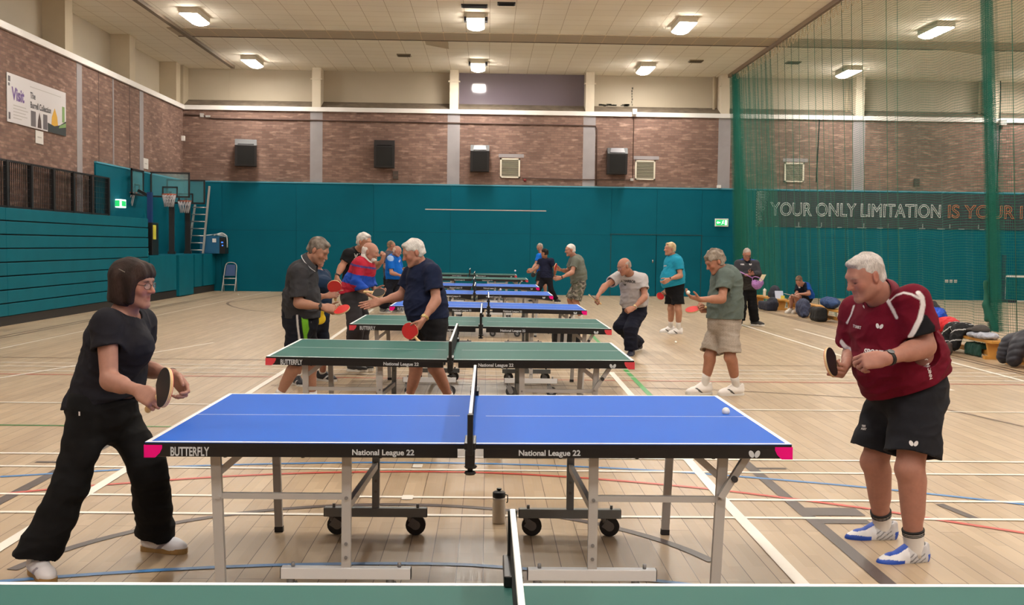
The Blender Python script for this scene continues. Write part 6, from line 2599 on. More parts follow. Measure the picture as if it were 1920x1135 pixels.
maroon = (98, 8, 32)
shf, elf = A(1606, 586, 5.90), A(1601, 664, 5.97)
O2 = (1.97, 5.75, 0)
per = person('white haired man in a maroon sports shirt and black shorts at the nearest blue table', O2, dict(
    v=0.0042, hv=0.004, hs=0.96, s=1.06, head=hc2, face=F2, headup=(0, 0, 1), detail=True, nose=1.05, jaw=1.1, nr=0.064,
    neck=A(1664, 570, 5.71), chest=ch2, waist=A(1692, 676, 5.72), pelvis=A(1707, 738, 5.74), tf=TF2, pf=(-0.85, -0.5, 0),
    cw=0.19, ww=0.195, pw=0.178, cd=0.80, wd=0.94, pd=0.9, belly=0.150, ar=1.16, lr=1.14,
    sh=[A(1711, 566, 5.54), shf], el=[A(1735, 650, 5.50), elf], wr=[A(1661, 673, 5.36), A(1589, 679, 5.755)],
    hands=[((-0.97, 0.10, -0.14), (-0.05, 0.86, -0.5), -1, 'pinch'), ((-0.42, -0.76, -0.35), (-0.75, 0.30, 0.35), 1, 'grip')],
    hip=[A(1722, 748, 5.62), A(1672, 750, 5.86)], kn=[A(1706, 880, 5.53), A(1640, 866, 5.86)], an=[A(1714, 1032, 5.585), A(1655, 990, 6.02)],
    toe=[(-0.98, -0.20, 0), (-1, -0.02, 0)],
    skin=(208, 152, 134), lips=(176, 112, 100), brow=(170, 140, 126), ruddy=0.8, look=(0, 0.8, -0.6),
    hair=[('swept', (160, 154, 150), (198, 193, 190))],
    top=dict(name='sports_shirt', color=maroon, sleeve=0.74, ease=0.020, cuff=0.078, cuffn=(0, 0, 0), hem=(A(1706, 716, 5.74), (0.42, 0, -1)), over=0.12, collar=0.122, collar_rgb=(98, 10, 34), collar_tip=(206, 202, 204), neckgap=0.006, folds=0.011, v=0.0048),
    bottom=dict(color=(30, 31, 37), len=0.80, hemr=0.118, ease=0.03, folds=0.010, v=0.006, rise=0.7),
    shoes=dict(color=(190, 190, 194), lace=mat('lace_blue', (22, 58, 150), 0.7), sole=M_soleG, size=1.0, ank=0.09, v=0.0045, sock=M_sockw, sockh=0.115, bands=True,
               accent=lambda q, c_: np.where(((q[:, 1] > 0.075 + 0.5 * q[:, 2] * 0) & (q[:, 2] < 0.060 - 0.10 * np.abs(q[:, 1] - 0.15)) | (q[:, 1] < -0.052) & (q[:, 2] < 0.075) | (np.abs(q[:, 0]) < 0.024) & (q[:, 2] > 0.074) & (q[:, 1] > 0.03))[:, None], np.array(lin((26, 74, 176))), np.where(((q[:, 1] > -0.035) & (q[:, 1] < 0.05) & (np.abs(((q[:, 1] * 0.8 + q[:, 2]) * 42) % 1.0 - 0.5) < 0.16) & (q[:, 2] < 0.085))[:, None], np.array(lin((120, 120, 124))), np.where((q[:, 1] > 0.05)[:, None], np.array(lin((222, 222, 226))), c_))))))
wn = A(1661, 673, 5.36)
dwn = unit(A(1661, 673, 5.36) - A(1735, 650, 5.50))
watch(wn - dwn * 0.022, dwn, (-0.2, -0.6, 0.75), 0.034, M_rubw, per, O2)
s_ = child(per, 'sports_shirt')
WHT, BLK = (214, 210, 212), (22, 22, 26)
paint_on(s_, [([(1733, 598), (1744, 612), (1747, 622)], 0.024, BLK), ([(1732, 604), (1724, 620), (1716, 634)], 0.022, BLK), ([(1726, 622), (1740, 630)], 0.03, BLK),
              ([(1722, 549), (1729, 557), (1731, 572), (1725, 598), (1713, 622), (1699, 643)], 0.0125, WHT),
              ([(1668, 565), (1680, 554), (1694, 549), (1709, 552), (1724, 560)], 0.0058, WHT), ([(1661, 557), (1667, 568), (1674, 581), (1681, 595)], 0.0095, WHT),
              ([(1601, 574), (1596, 590), (1588, 606)], 0.006, WHT), ([(1578, 642), (1584, 650), (1594, 656)], 0.014, WHT)])
decal(s_, LOGO, 1649, 612, 0.040, M_decal_w, 'butterfly_mark', roll=-0.1)
decal(s_, text_mesh('TT SHIRT', 0.1, bold=0.003), 1606, 613, 0.085, M_decal_w, 'lettering', roll=-0.05)
decal(s_, text_mesh('SPORTS', 0.1, bold=0.004), 1640, 661, 0.13, M_decal_w, 'lettering', roll=-0.02)
decal(s_, text_mesh('Y  NOINN', 0.1, bold=0.003), 1742, 691, 0.115, M_decal_w, 'lettering', roll=-1.25)
s_ = child(per, 'shorts')
decal(s_, LOGO, 1713, 832, 0.044, M_decal_w, 'butterfly_mark')
decal(s_, text_mesh('TEES\nPORT', 0.1, bold=0.002), 1620, 802, 0.04, M_decal_w, 'lettering', roll=0.1)
hold('black faced bat held in front of the maroon shirt', (A(1589, 679, 5.755), (-0.42, -0.76, -0.35), (-0.75, 0.30, 0.35)), 1558, 679, (0.96, -0.22, 0.10), M_rubk, M_rubr)

# ---- man in the charcoal polo shirt behind the first green table
Y = 10.6
hipG = A(562, 606, 10.5)


polo = (52, 52, 56)


def polo_shorts(p):
    c_ = np.tile(np.array(lin((22, 24, 34))), (len(p), 1))
    q = p - hipG
    a = q[:, 0] + 0.10 * q[:, 2]
    near = np.clip((-q[:, 1] - 0.01) / 0.01, 0, 1)
    for lo_, hi_, rgb in ((0.035, 0.088, (112, 176, 46)), (-0.012, 0.004, (206, 206, 206)), (0.112, 0.126, (206, 206, 206))):
        k_ = (np.clip((a - lo_) / 0.006 + 0.5, 0, 1) * np.clip((hi_ - a) / 0.006 + 0.5, 0, 1) * near)[:, None]
        c_ = c_ * (1 - k_) + np.array(lin(rgb)) * k_
    return c_


per = person('man in a charcoal polo shirt and navy shorts with a green side stripe', (-1.75, 10.6, 0), dict(
    v=0.0062, hs=0.97, s=1.02, head=A(597, 470, 10.58), face=(0.82, -0.18, -0.50), nose=1.05,
    neck=A(577, 494, 10.6), chest=A(566, 522, 10.62), waist=A(563, 562, 10.62), pelvis=A(564, 600, 10.62), tf=(0.97, -0.2, -0.05), pf=(0.97, -0.2, 0), cw=0.165, ww=0.165, pw=0.165, cd=0.8, wd=0.9, pd=0.92, belly=0.10,
    sh=[A(561, 511, 10.42), A(577, 510, 10.80)], el=[A(559, 569, 10.36), A(577, 569, 10.82)], wr=[A(606, 576, 10.28), A(612, 580, 10.70)],
    hands=[((0.95, -0.05, -0.15), (0.1, 0.8, -0.5), 1, 'grip'), ((0.9, -0.2, -0.1), (0, -0.8, 0.5), -1, 'half')],
    hip=[A(560, 606, 10.52), A(568, 606, 10.72)], kn=[A(554, 688, 10.55), A(582, 690, 10.75)], an=[A(519, 748, 10.62), A(586, 752, 10.8)], toe=[(0.9, -0.4, 0), (0.95, -0.3, 0)],
    skin=(206, 156, 132), brow=(120, 104, 92), hair=[('thick', (88, 78, 70), (140, 132, 124))],
    top=dict(name='polo_shirt', color=polo, sleeve=0.84, ease=0.022, cuff=0.072, hem=(A(564, 596, 10.62), (0, 0, -1)), over=0.15, collar=0.075, collar_rgb=(50, 50, 54), collar_edge=(206, 206, 210), collar_gap=0.3, folds=0.012),
    bottom=dict(color=polo_shorts, len=0.92, hemr=0.115, ease=0.04), shoes=dict(color=(200, 200, 204), sock=M_sockw, sockh=0.1)))
watch(lerp(A(559, 569, 10.36), A(606, 576, 10.28), 0.9), (1, 0, -0.1), (0, -1, 0.3), 0.03, M_rubw, per, (-1.75, 10.6, 0))
hold('red faced bat held flat by the man in the charcoal polo shirt', (A(606, 576, 10.28), (0.95, -0.05, -0.15), (0.1, 0.8, -0.5)), 641, 581, (-0.05, -0.55, 0.83), M_rubr, M_rubk)

# ---- woman behind him
per = person('woman in a navy top half hidden behind the man in the charcoal polo shirt', (-1.88, 12.3, 0), dict(
    v=0.007, hs=0.92, s=0.94, head=A(594, 487, 12.3), face=(0.72, -0.45, -0.45), neck=A(594, 510, 12.32), chest=A(597, 532, 12.3), waist=A(596, 566, 12.3), pelvis=A(592, 594, 12.3), tf=(0.8, -0.6, 0), cw=0.16, ww=0.155, pw=0.165, cd=0.8,
    sh=[A(584, 518, 12.16), A(608, 518, 12.48)], el=[A(588, 558, 12.05), A(610, 566, 12.45)], wr=[A(613, 555, 11.92), A(604, 580, 12.15)],
    hands=[((0.9, -0.2, 0.2), (0.1, 0.8, -0.3), 1, 'point'), ((-0.2, -0.6, -0.5), (-0.6, 0.1, -0.5), -1, 'fist')],
    hip=[A(585, 600, 12.2), A(599, 600, 12.4)], kn=[A(566, 655, 12.3), A(607, 655, 12.45)], an=[A(557, 708, 12.42), A(605, 700, 12.8)], toe=[(0.5, -0.86, 0), (0.9, -0.4, 0)],
    skin=(214, 160, 140), hair=[('thick', (120, 96, 78), (150, 126, 104))],
    top=dict(name='top', color=(26, 44, 68), sleeve=0.4, hem=(A(592, 592, 12.3), (0, 0, -1)), vneck=0.1, neckgap=0.03, bust=[(A(606, 532, 12.14), (0.12, 0.08, 0.09))]),
    bottom=dict(color=(26, 30, 44), len=1.5, hemr=0.07), shoes=dict(color=(30, 32, 42), accent=(210, 210, 210), sock=M_sockw, sockh=0.06)))
hold('red faced bat held upright by the woman in the navy top', (A(613, 555, 11.92), (0.9, -0.2, 0.2), (0.1, 0.8, -0.3)), 627, 537.5, (0.1, -0.98, 0.1), M_rubr, M_rubk)
f = Field()
f.ell(A(598, 598, 12.08), (0.075, 0.03, 0.065), None, 0.02)
f.cone(A(600, 592, 12.08), A(605, 583, 12.05), 0.03, 0.02, 0.03)
soft('yellow_pouch', 'yellow bat pouch held low by the woman in the navy top', 'pouch', f, 0.006, mat('pouch_yellow', (216, 186, 26), 0.6))

# ---- white haired man in the navy shirt reaching to shake hands
Y = 10.35
per = person('white haired man in a navy shirt and black shorts holding out his hand', (-0.58, 10.35, 0), dict(
    v=0.0058, hs=0.98, s=1.02, head=A(775, 474, 10.3), face=(-0.88, -0.28, -0.38), nose=1.05, jaw=1.05,
    neck=A(790, 498, 10.35), chest=A(796, 524, 10.35), waist=A(800, 566, 10.36), pelvis=A(806, 604, 10.36), tf=(-0.86, -0.48, -0.05), pf=(-0.9, -0.4, 0), cw=0.175, ww=0.17, pw=0.165, cd=0.8, wd=0.92, pd=0.92, belly=0.12,
    sh=[A(811, 511, 10.18), A(771, 513, 10.5)], el=[A(818, 563, 10.10), A(752, 555, 10.48)], wr=[A(795, 598, 9.98), A(714, 565, 10.36)],
    hands=[((-0.5, -0.1, -0.85), (-0.75, 0.25, 0.35), -1, 'grip'), ((-0.95, -0.1, -0.28), (-0.12, -0.9, 0.3), 1, 'open')],
    hip=[A(814, 612, 10.27), A(795, 612, 10.45)], kn=[A(815, 690, 10.22), A(780, 688, 10.42)], an=[A(846, 752, 10.35), A(766, 752, 10.5)], toe=[(-0.9, -0.4, 0), (-0.95, -0.3, 0)],
    skin=(216, 160, 138), brow=(180, 150, 136), ruddy=0.9, hair=[('thick', (186, 182, 178), (212, 209, 206))],
    top=dict(name='tee_shirt', color=(24, 32, 58), sleeve=0.66, ease=0.022, cuff=0.074, hem=(A(806, 598, 10.36), (0.1, 0, -1)), over=0.18, folds=0.010, neckgap=0.006),
    bottom=dict(color=(24, 24, 28), len=0.94, hemr=0.11, ease=0.03), shoes=dict(color=(190, 190, 196), sock=M_sockw, sockh=0.08)))
watch(lerp(A(818, 563, 10.10), A(795, 598, 9.98), 0.94), A(795, 598, 9.98) - A(818, 563, 10.10), (-0.4, -0.8, 0.3), 0.031, M_gold, per, (-0.58, 10.35, 0), True)
bat('red faced bat held by the blade in the hand of the man in navy', A(769, 621, 9.95), (-0.35, -0.92, 0.1), (-0.62, 0.1, 0.72), M_rubr, M_rubk)

# ---- bearded man in the red and blue striped sweater
def rugby(p):
    c_ = np.tile(np.array(lin((166, 34, 54))), (len(p), 1))
    b_ = np.array(lin((30, 70, 162)))
    q = p - A(678, 515, 13.45)
    t_ = q[:, 2] + 0.18 * q[:, 0]
    c_[(t_ < 0.0) & (t_ > -0.13)] = b_
    c_[(np.abs(t_ - 0.105) < 0.012)] = np.array(lin((70, 60, 120)))
    e = np.linalg.norm(p - A(690, 549, 13.2), axis=1)
    c_[(e < 0.17) & (q[:, 1] < -0.02)] = b_
    e2 = np.linalg.norm(p - A(700, 543, 13.5), axis=1)
    c_[e2 < 0.17] = b_
    return c_


per = person('bald bearded man in a red and blue striped sweater with a white collar', (-1.5, 13.5, 0), dict(
    v=0.007, hs=0.97, s=1.0, head=A(695, 473, 13.42), face=(0.95, -0.25, -0.16), neck=A(685, 490, 13.45), chest=A(680, 508, 13.46), waist=A(670, 537, 13.46), pelvis=A(664, 556, 13.46), tf=(0.93, -0.3, -0.25), pf=(0.95, -0.3, 0), cw=0.165, ww=0.16, pw=0.165, cd=0.82, pd=0.9, belly=0.08,
    sh=[A(673, 498, 13.28), A(691, 497, 13.62)], el=[A(667, 530, 13.2), A(692, 526, 13.7)], wr=[A(690, 550, 13.1), A(703, 543, 13.52)],
    hands=[((0.85, -0.2, -0.25), (0.2, 0.75, -0.5), 1, 'grip'), ((0.8, -0.2, -0.2), (0, -0.7, 0.2), -1, 'half')],
    hip=[A(658, 560, 13.36), A(671, 560, 13.56)], kn=[A(667, 615, 13.3), A(680, 612, 13.62)], an=[A(662, 682, 13.5), A(672, 680, 13.8)], toe=[(0.9, -0.4, 0), (0.95, -0.2, 0)],
    skin=(214, 160, 138), brow=(190, 170, 160), hair=[('fringe', (206, 200, 196), (224, 220, 216)), ('beard', (206, 200, 196), (228, 224, 220))],
    top=dict(name='sweater', color=rugby, sleeve=1.86, ease=0.03, cuff=0.05, hem=(A(664, 546, 13.46), (0.25, 0, -1)), over=0.1, collar=0.10, collar_rgb=(212, 208, 204), folds=0.012),
    bottom=dict(color=(56, 54, 58), len=1.9, hemr=0.10, kneer=0.10, ease=0.04), shoes=dict(color=(40, 40, 44))))
bat('black faced bat held by the man in the striped sweater', A(709.5, 549.5, 13.02), (0.1, -0.62, 0.75), (0.92, -0.25, -0.05), M_rubk, M_rubr)

# ---- man in the black tee shirt behind him
per = person('tall man in a black tee shirt behind the man in the striped sweater', (-1.7, 15.0, 0), dict(
    v=0.007, hs=0.98, s=1.04, head=A(683, 454, 14.9), face=(0.85, -0.5, -0.2), neck=A(670, 472, 15.0), chest=A(668, 490, 15.0), waist=A(668, 520, 15.0), pelvis=A(668, 545, 15.0), tf=(0.6, -0.8, 0), cw=0.175, ww=0.16, pw=0.165,
    sh=[A(654, 477, 14.85), A(684, 476, 15.15)], el=[A(641, 500, 14.8), A(704, 500, 14.95)], wr=[A(632, 518, 14.7), A(716, 491, 14.7)],
    hands=[((-0.1, -0.2, -0.95), (0.6, 0.5, 0), 1, 'relaxed'), ((0.3, -0.2, 0.9), (-0.7, 0.2, 0.2), -1, 'fist')],
    hip=[A(662, 550, 14.9), A(676, 550, 15.1)], kn=[A(662, 605, 14.85), A(676, 605, 15.1)], an=[A(661, 663, 15.0), A(676, 663, 15.2)], toe=[(0.5, -0.86, 0), (0.6, -0.8, 0)],
    skin=(208, 154, 128), hair=[('thick', (176, 172, 168), (206, 204, 200))],
    top=dict(name='tee_shirt', color=(22, 22, 25), sleeve=0.62, hem=(A(668, 546, 15.0), (0, 0, -1)), over=0.2), bottom=dict(color=(20, 20, 23), len=1.9, hemr=0.09), shoes=dict(color=(40, 40, 44))))
decal(child(per, 'tee_shirt'), text_mesh('MI', 0.1, bold=0.002), 669, 481, 0.10, M_grey, 'lettering')
watch(lerp(A(641, 500, 14.8), A(632, 518, 14.7), 0.95), A(632, 518, 14.7) - A(641, 500, 14.8), (-0.5, -0.8, 0), 0.03, M_rubw, per, (-1.7, 15.0, 0))

# ---- bald man in the bright blue shirt, far left
per = person('bald man in a bright blue shirt and black trousers at the far left tables', (-2.1, 25.5, 0), dict(
    v=0.009, hs=0.96, s=1.0, head=A(745, 471, 25.4), face=(0.9, -0.3, -0.35), neck=A(738, 481, 25.5), chest=A(737, 492, 25.5), waist=A(738, 511, 25.5), pelvis=A(737, 526, 25.5), tf=(0.9, -0.4, 0), cw=0.18, ww=0.185, pw=0.175, cd=0.85, belly=0.12,
    sh=[A(731, 486, 25.3), A(746, 486, 25.7)], el=[A(734, 512, 25.2), A(752, 508, 25.75)], wr=[A(752, 517, 25.05), A(762, 512, 25.5)],
    hands=[((0.9, -0.2, 0), (0, 0.8, -0.3), 1, 'fist'), ((0.5, -0.4, 0.2), (-0.3, -0.7, 0), -1, 'fist')],
    hip=[A(732, 528, 25.4), A(742, 528, 25.6)], kn=[A(728, 552, 25.3), A(744, 555, 25.5)], an=[A(718, 579, 25.5), A(742, 579, 25.6)], toe=[(0.9, -0.4, 0), (0.9, -0.4, 0)],
    skin=(222, 164, 142), hair=[('fringe', (196, 170, 150), (206, 186, 170))],
    top=dict(name='sports_shirt', color=lambda p: np.where((np.linalg.norm(p - A(733, 483, 25.25), axis=1) < 0.09)[:, None], np.array(lin((150, 176, 214))), np.array(lin((14, 96, 190)))), sleeve=0.75, ease=0.025, hem=(A(737, 524, 25.5), (0, 0, -1)), over=0.15),
    bottom=dict(color=(26, 27, 36), len=1.92, hemr=0.10, kneer=0.10), shoes=dict(color=(120, 122, 126), accent=(30, 30, 30))))
decal(child(per, 'sports_shirt'), text_mesh('SPORT', 0.1, bold=0.004), 750, 489, 0.16, M_decal_w, 'lettering', roll=0.3)
per = person('man in a dark grey top beyond the bald man in the bright blue shirt', (-2.3, 27.2, 0), dict(
    v=0.010, hs=0.97, s=1.02, head=A(734, 461, 27.2), face=(0.9, 0.2, -0.1), neck=A(729, 472, 27.2), chest=A(728, 484, 27.2), waist=A(729, 504, 27.2), pelvis=A(730, 521, 27.2), tf=(0.9, 0.4, 0), cw=0.175,
    sh=[A(723, 478, 27.05), A(736, 478, 27.4)], el=[A(722, 500, 27.0), A(742, 500, 27.4)], wr=[A(734, 512, 26.9), A(752, 506, 27.3)],
    hands=[((0.9, 0, -0.2), (0, 0.8, -0.3), 1, 'fist'), ((0.9, 0, 0.2), (0, -0.8, -0.3), -1, 'fist')],
    hip=[A(726, 524, 27.1), A(735, 524, 27.3)], kn=[A(726, 548, 27.1), A(735, 548, 27.3)], an=[A(722, 573, 27.2), A(734, 573, 27.3)], toe=[(0.9, -0.2, 0), (0.9, 0.2, 0)],
    skin=(208, 148, 124), hair=[('short', (116, 92, 74), (150, 126, 104))],
    top=dict(name='tee_shirt', color=(72, 72, 82), sleeve=0.7, hem=(A(730, 520, 27.2), (0, 0, -1))), bottom=dict(color=(24, 24, 28), len=1.9), shoes=dict(color=(50, 50, 54))))

# ---- crouching player in navy and the one beyond, far right of the tables
per = person('player with black hair lunging in a navy tee shirt at the far tables', (1.6, 30.8, 0), dict(
    v=0.010, hs=0.97, s=0.94, head=A(1021, 475, 30.7), face=(-0.8, 0.45, -0.1), neck=A(1022, 485, 30.8), chest=A(1023, 495, 30.8), waist=A(1024, 510, 30.8), pelvis=A(1025, 521, 30.8), tf=(-0.6, 0.75, 0), cw=0.18, ww=0.17, pw=0.17,
    sh=[A(1034, 489, 30.7), A(1013, 490, 30.8)], el=[A(1041, 507, 30.7), A(1008, 502, 30.75)], wr=[A(1039, 519, 30.9), A(995, 510, 30.7)],
    hands=[((-0.4, 0.5, -0.5), (-0.6, 0, 0), -1, 'fist'), ((-0.95, 0, 0), (0, -0.9, 0), 1, 'fist')],
    hip=[A(1030, 524, 30.75), A(1019, 524, 30.8)], kn=[A(1033, 544, 30.7), A(1011, 541, 30.7)], an=[A(1043, 562, 30.9), A(1001, 561.5, 30.8)], toe=[(0.5, 0.5, 0), (-0.8, 0.5, 0)],
    skin=(200, 146, 118), hair=[('thick', (20, 16, 16), (34, 28, 26))],
    top=dict(name='tee_shirt', color=(26, 30, 52), sleeve=0.55, ease=0.03, hem=(A(1025, 521, 30.8), (0, 0, -1))), bottom=dict(color=(20, 20, 26), len=1.92, hemr=0.08), shoes=dict(color=(26, 26, 30))))
per = person('grey haired player in bright blue and black shorts beyond the lunging player', (1.62, 33.8, 0), dict(
    v=0.010, hs=0.97, s=1.0, head=A(1012, 464, 33.8), face=(-0.75, -0.5, -0.35), neck=A(1014, 475, 33.8), chest=A(1015, 486, 33.8), waist=A(1015, 502, 33.8), pelvis=A(1015, 514, 33.8), tf=(-0.9, -0.3, 0), cw=0.17,
    sh=[A(1010, 480, 33.6), A(1020, 480, 34.0)], el=[A(1004, 497, 33.5), A(1018, 499, 34.1)], wr=[A(997, 505, 33.3), A(1008, 508, 34.0)],
    hands=[((-0.8, -0.2, -0.3), (0, 0.9, 0), -1, 'fist'), ((-0.8, -0.2, -0.3), (0, -0.9, 0), 1, 'fist')],
    hip=[A(1012, 516, 33.7), A(1019, 516, 33.9)], kn=[A(1009, 533, 33.6), A(1021, 534, 33.9)], an=[A(1012, 553, 33.8), A(1023, 553, 34.0)], toe=[(-0.9, -0.3, 0), (-0.9, -0.3, 0)],
    skin=(212, 160, 136), hair=[('short', (136, 126, 116), (170, 160, 150))],
    top=dict(name='sports_shirt', color=(16, 104, 204), sleeve=0.6, hem=(A(1015, 512, 33.8), (0, 0, -1))),
    bottom=dict(color=(22, 22, 28), len=0.7), shoes=dict(color=(220, 220, 220), sock=M_sockw, sockh=0.12)))
bat('dark bat held low by the player in bright blue at the far tables', A(1000, 515.5, 33.8), (0.1, -0.9, 0.3), (-0.4, 0, -0.85), M_rubk, M_rubr)

# ---- man in camouflage shorts
CG = [np.array(lin(c_)) for c_ in ((104, 102, 94), (68, 64, 60), (140, 134, 124), (84, 86, 72))]


def camo(p):
    n_ = _n3(p * np.array([1, 1, 1.6]), 26)
    m_ = _n3(p * np.array([1, 1, 1.6]), 44, 3)
    c_ = np.tile(CG[0], (len(p), 1))
    c_[n_ > 0.25] = CG[1]
    c_[m_ > 0.35] = CG[2]
    c_[(n_ < -0.3)] = CG[3]
    return c_


per = person('white haired man in a grey tee shirt and camouflage shorts', (1.85, 22.5, 0), dict(
    v=0.008, hs=0.98, s=1.02, head=A(1069, 469, 22.45), face=(-0.93, -0.2, -0.15), neck=A(1078, 483, 22.5), chest=A(1081, 495, 22.5), waist=A(1084, 513, 22.5), pelvis=A(1085, 531, 22.5), tf=(-0.93, -0.3, -0.1), pf=(-0.93, -0.3, 0), cw=0.175, ww=0.165, pw=0.17, cd=0.8,
    sh=[A(1078, 489, 22.3), A(1074, 489, 22.65)], el=[A(1073, 511, 22.2), A(1064, 509, 22.7)], wr=[A(1052, 521, 22.1), A(1050, 506, 22.5)],
    hands=[((-0.95, -0.1, -0.2), (-0.1, 0.85, -0.2), -1, 'half'), ((-0.85, -0.1, 0.4), (-0.2, -0.85, 0), 1, 'grip')],
    hip=[A(1087, 535, 22.4), A(1083, 535, 22.6)], kn=[A(1079, 564, 22.35), A(1069, 562, 22.6)], an=[A(1090, 601, 22.5), A(1074, 601, 22.7)], toe=[(-0.95, -0.2, 0), (-0.95, -0.2, 0)],
    skin=(214, 158, 134), hair=[('short', (204, 200, 196), (226, 224, 220))],
    top=dict(name='tee_shirt', color=(104, 108, 100), sleeve=0.62, ease=0.03, hem=(A(1087, 528, 22.5), (0.3, 0, -1)), over=0.2), bottom=dict(color=camo, len=0.98, hemr=0.115, ease=0.05), shoes=dict(color=(200, 200, 200), sock=M_sockw)))
watch(lerp(A(1073, 511, 22.2), A(1052, 521, 22.1), 0.92), (-1, 0, -0.3), (0, -1, 0.2), 0.03, M_rubw, per, (1.85, 22.5, 0))
hold('red faced bat raised by the man in camouflage shorts', (A(1050, 506, 22.5), (-0.85, -0.1, 0.4), (-0.2, -0.85, 0)), 1041.5, 501, (0.15, -0.97, 0.1), M_rubr, M_rubk, 1.05)

# ---- man in the printed grey tee shirt leaning to the second green table
per = person('balding man with glasses leaning forward in a printed pale grey tee shirt', (2.2, 16.5, 0), dict(
    v=0.007, hs=0.98, s=1.02, head=A(1170, 499.5, 16.1), face=(-0.86, -0.32, -0.40), neck=A(1182, 515, 16.35), chest=A(1186, 534, 16.4), waist=A(1190, 559, 16.45), pelvis=A(1191, 581, 16.5), tf=(-0.55, -0.78, -0.3), pf=(-0.6, -0.78, 0.1), cw=0.185, ww=0.175, pw=0.17, cd=0.75, wd=0.85, belly=0.08,
    sh=[A(1204, 523, 16.3), A(1161, 519, 16.3)], el=[A(1209, 557, 16.2), A(1134, 537, 16.15)], wr=[A(1188, 578, 16.0), A(1121, 555, 16.0)],
    hands=[((-0.9, -0.2, -0.35), (-0.2, 0.7, -0.3), -1, 'fist'), ((-0.35, -0.3, -0.85), (0.8, -0.2, -0.4), 1, 'grip')],
    hip=[A(1199, 585, 16.45), A(1183, 585, 16.55)], kn=[A(1182, 618, 16.2), A(1163, 612, 16.4)], an=[A(1184, 658, 16.25), A(1198, 646, 17.1)], toe=[(-0.3, -0.95, 0), (-0.5, -0.85, 0)],
    skin=(206, 150, 126), brow=(130, 110, 100), hair=[('fringe', (130, 116, 106), (160, 150, 142))],
    top=dict(name='tee_shirt', color=(176, 172, 174), sleeve=0.56, ease=0.028, cuff=0.078, hem=(A(1191, 576, 16.5), (0.1, 0, -1)), over=0.2, folds=0.014),
    bottom=dict(color=(24, 26, 40), len=1.93, hemr=0.10, kneer=0.10, ease=0.05, folds=0.014), shoes=dict(color=(30, 32, 52))))
hc13 = A(1170, 499.5, 16.1)
glasses(hc13, frame((-0.86, -0.32, -0.40)), 0.98, M_steel, per, (2.2, 16.5, 0))
decal(child(per, 'tee_shirt'), text_mesh('BAR HARBOR', 0.1, bold=0.004, xscale=0.8), 1175, 527, 0.27, M_decal_k, 'lettering', roll=-0.12)
decal(child(per, 'tee_shirt'), LOGO, 1172, 534, 0.05, M_decal_k, 'small_print')
watch(lerp(A(1209, 557, 16.2), A(1188, 578, 16.0), 0.92), A(1188, 578, 16.0) - A(1209, 557, 16.2), (-0.3, -0.8, 0.4), 0.032, M_steel, per, (2.2, 16.5, 0), True)
hold('dark bat held edge on by the man in the printed grey tee shirt', (A(1121, 555, 16.0), (-0.35, -0.3, -0.85), (0.8, -0.2, -0.4)), 1111.5, 558.5, 'edge', M_rubk, M_rubk)

# ---- man in the turquoise shirt
per = person('fair haired man in a turquoise tee shirt and black shorts', (3.5, 20.4, 0), dict(
    v=0.0075, hs=0.98, s=1.05, head=A(1256, 467, 20.35), face=(-0.92, -0.3, 0.0), neck=A(1263, 482, 20.4), chest=A(1263, 496, 20.4), waist=A(1263, 519, 20.4), pelvis=A(1265, 541, 20.4), tf=(-0.92, -0.36, 0.05), pf=(-0.92, -0.36, 0), cw=0.18, ww=0.18, pw=0.17, cd=0.85, wd=0.95, pd=0.92, belly=0.14,
    sh=[A(1271, 490, 20.2), A(1258, 490, 20.6)], el=[A(1276, 517, 20.15), A(1256, 520, 20.7)], wr=[A(1255, 524, 19.98), A(1249, 543, 20.5)],
    hands=[((-0.8, -0.2, -0.45), (-0.2, 0.8, 0.1), -1, 'half'), ((-0.3, -0.2, -0.9), (-0.6, -0.4, 0.2), 1, 'grip')],
    hip=[A(1269, 545, 20.3), A(1260, 545, 20.5)], kn=[A(1272, 581, 20.25), A(1258, 580, 20.5)], an=[A(1272, 618, 20.4), A(1257, 615, 20.7)], toe=[(-0.95, -0.25, 0), (-0.97, -0.15, 0)],
    skin=(218, 164, 138), hair=[('thick', (176, 152, 116), (206, 188, 156))],
    top=dict(name='tee_shirt', color=(34, 142, 174), sleeve=0.6, ease=0.028, hem=(A(1265, 535, 20.4), (0.25, 0, -1)), over=0.15), bottom=dict(color=(18, 18, 21), len=0.72, hemr=0.115, ease=0.04), shoes=dict(color=(228, 226, 226), accent=(30, 30, 34), sock=M_sockw, sockh=0.16)))
decal(child(per, 'tee_shirt'), text_mesh('sport', 0.1, bold=0.003), 1246.5, 499, 0.1, M_decal_w, 'lettering')
watch(lerp(A(1276, 517, 20.15), A(1255, 524, 19.98), 0.93), (-1, 0, -0.3), (0, -0.8, 0.6), 0.031, M_steel, per, (3.5, 20.4, 0))
hold('dark red bat hanging from the hand of the man in turquoise', (A(1249, 543, 20.5), (-0.3, -0.2, -0.9), (-0.6, -0.4, 0.2)), 1238, 555.5, (-0.15, -0.98, 0.1), M_rubr, M_rubk)

# ---- man with curly grey hair and beige shorts
def beige(p):
    return np.tile(np.array(lin((158, 148, 138))), (len(p), 1)) * (1 + 0.12 * _n3(p, 240)[:, None])


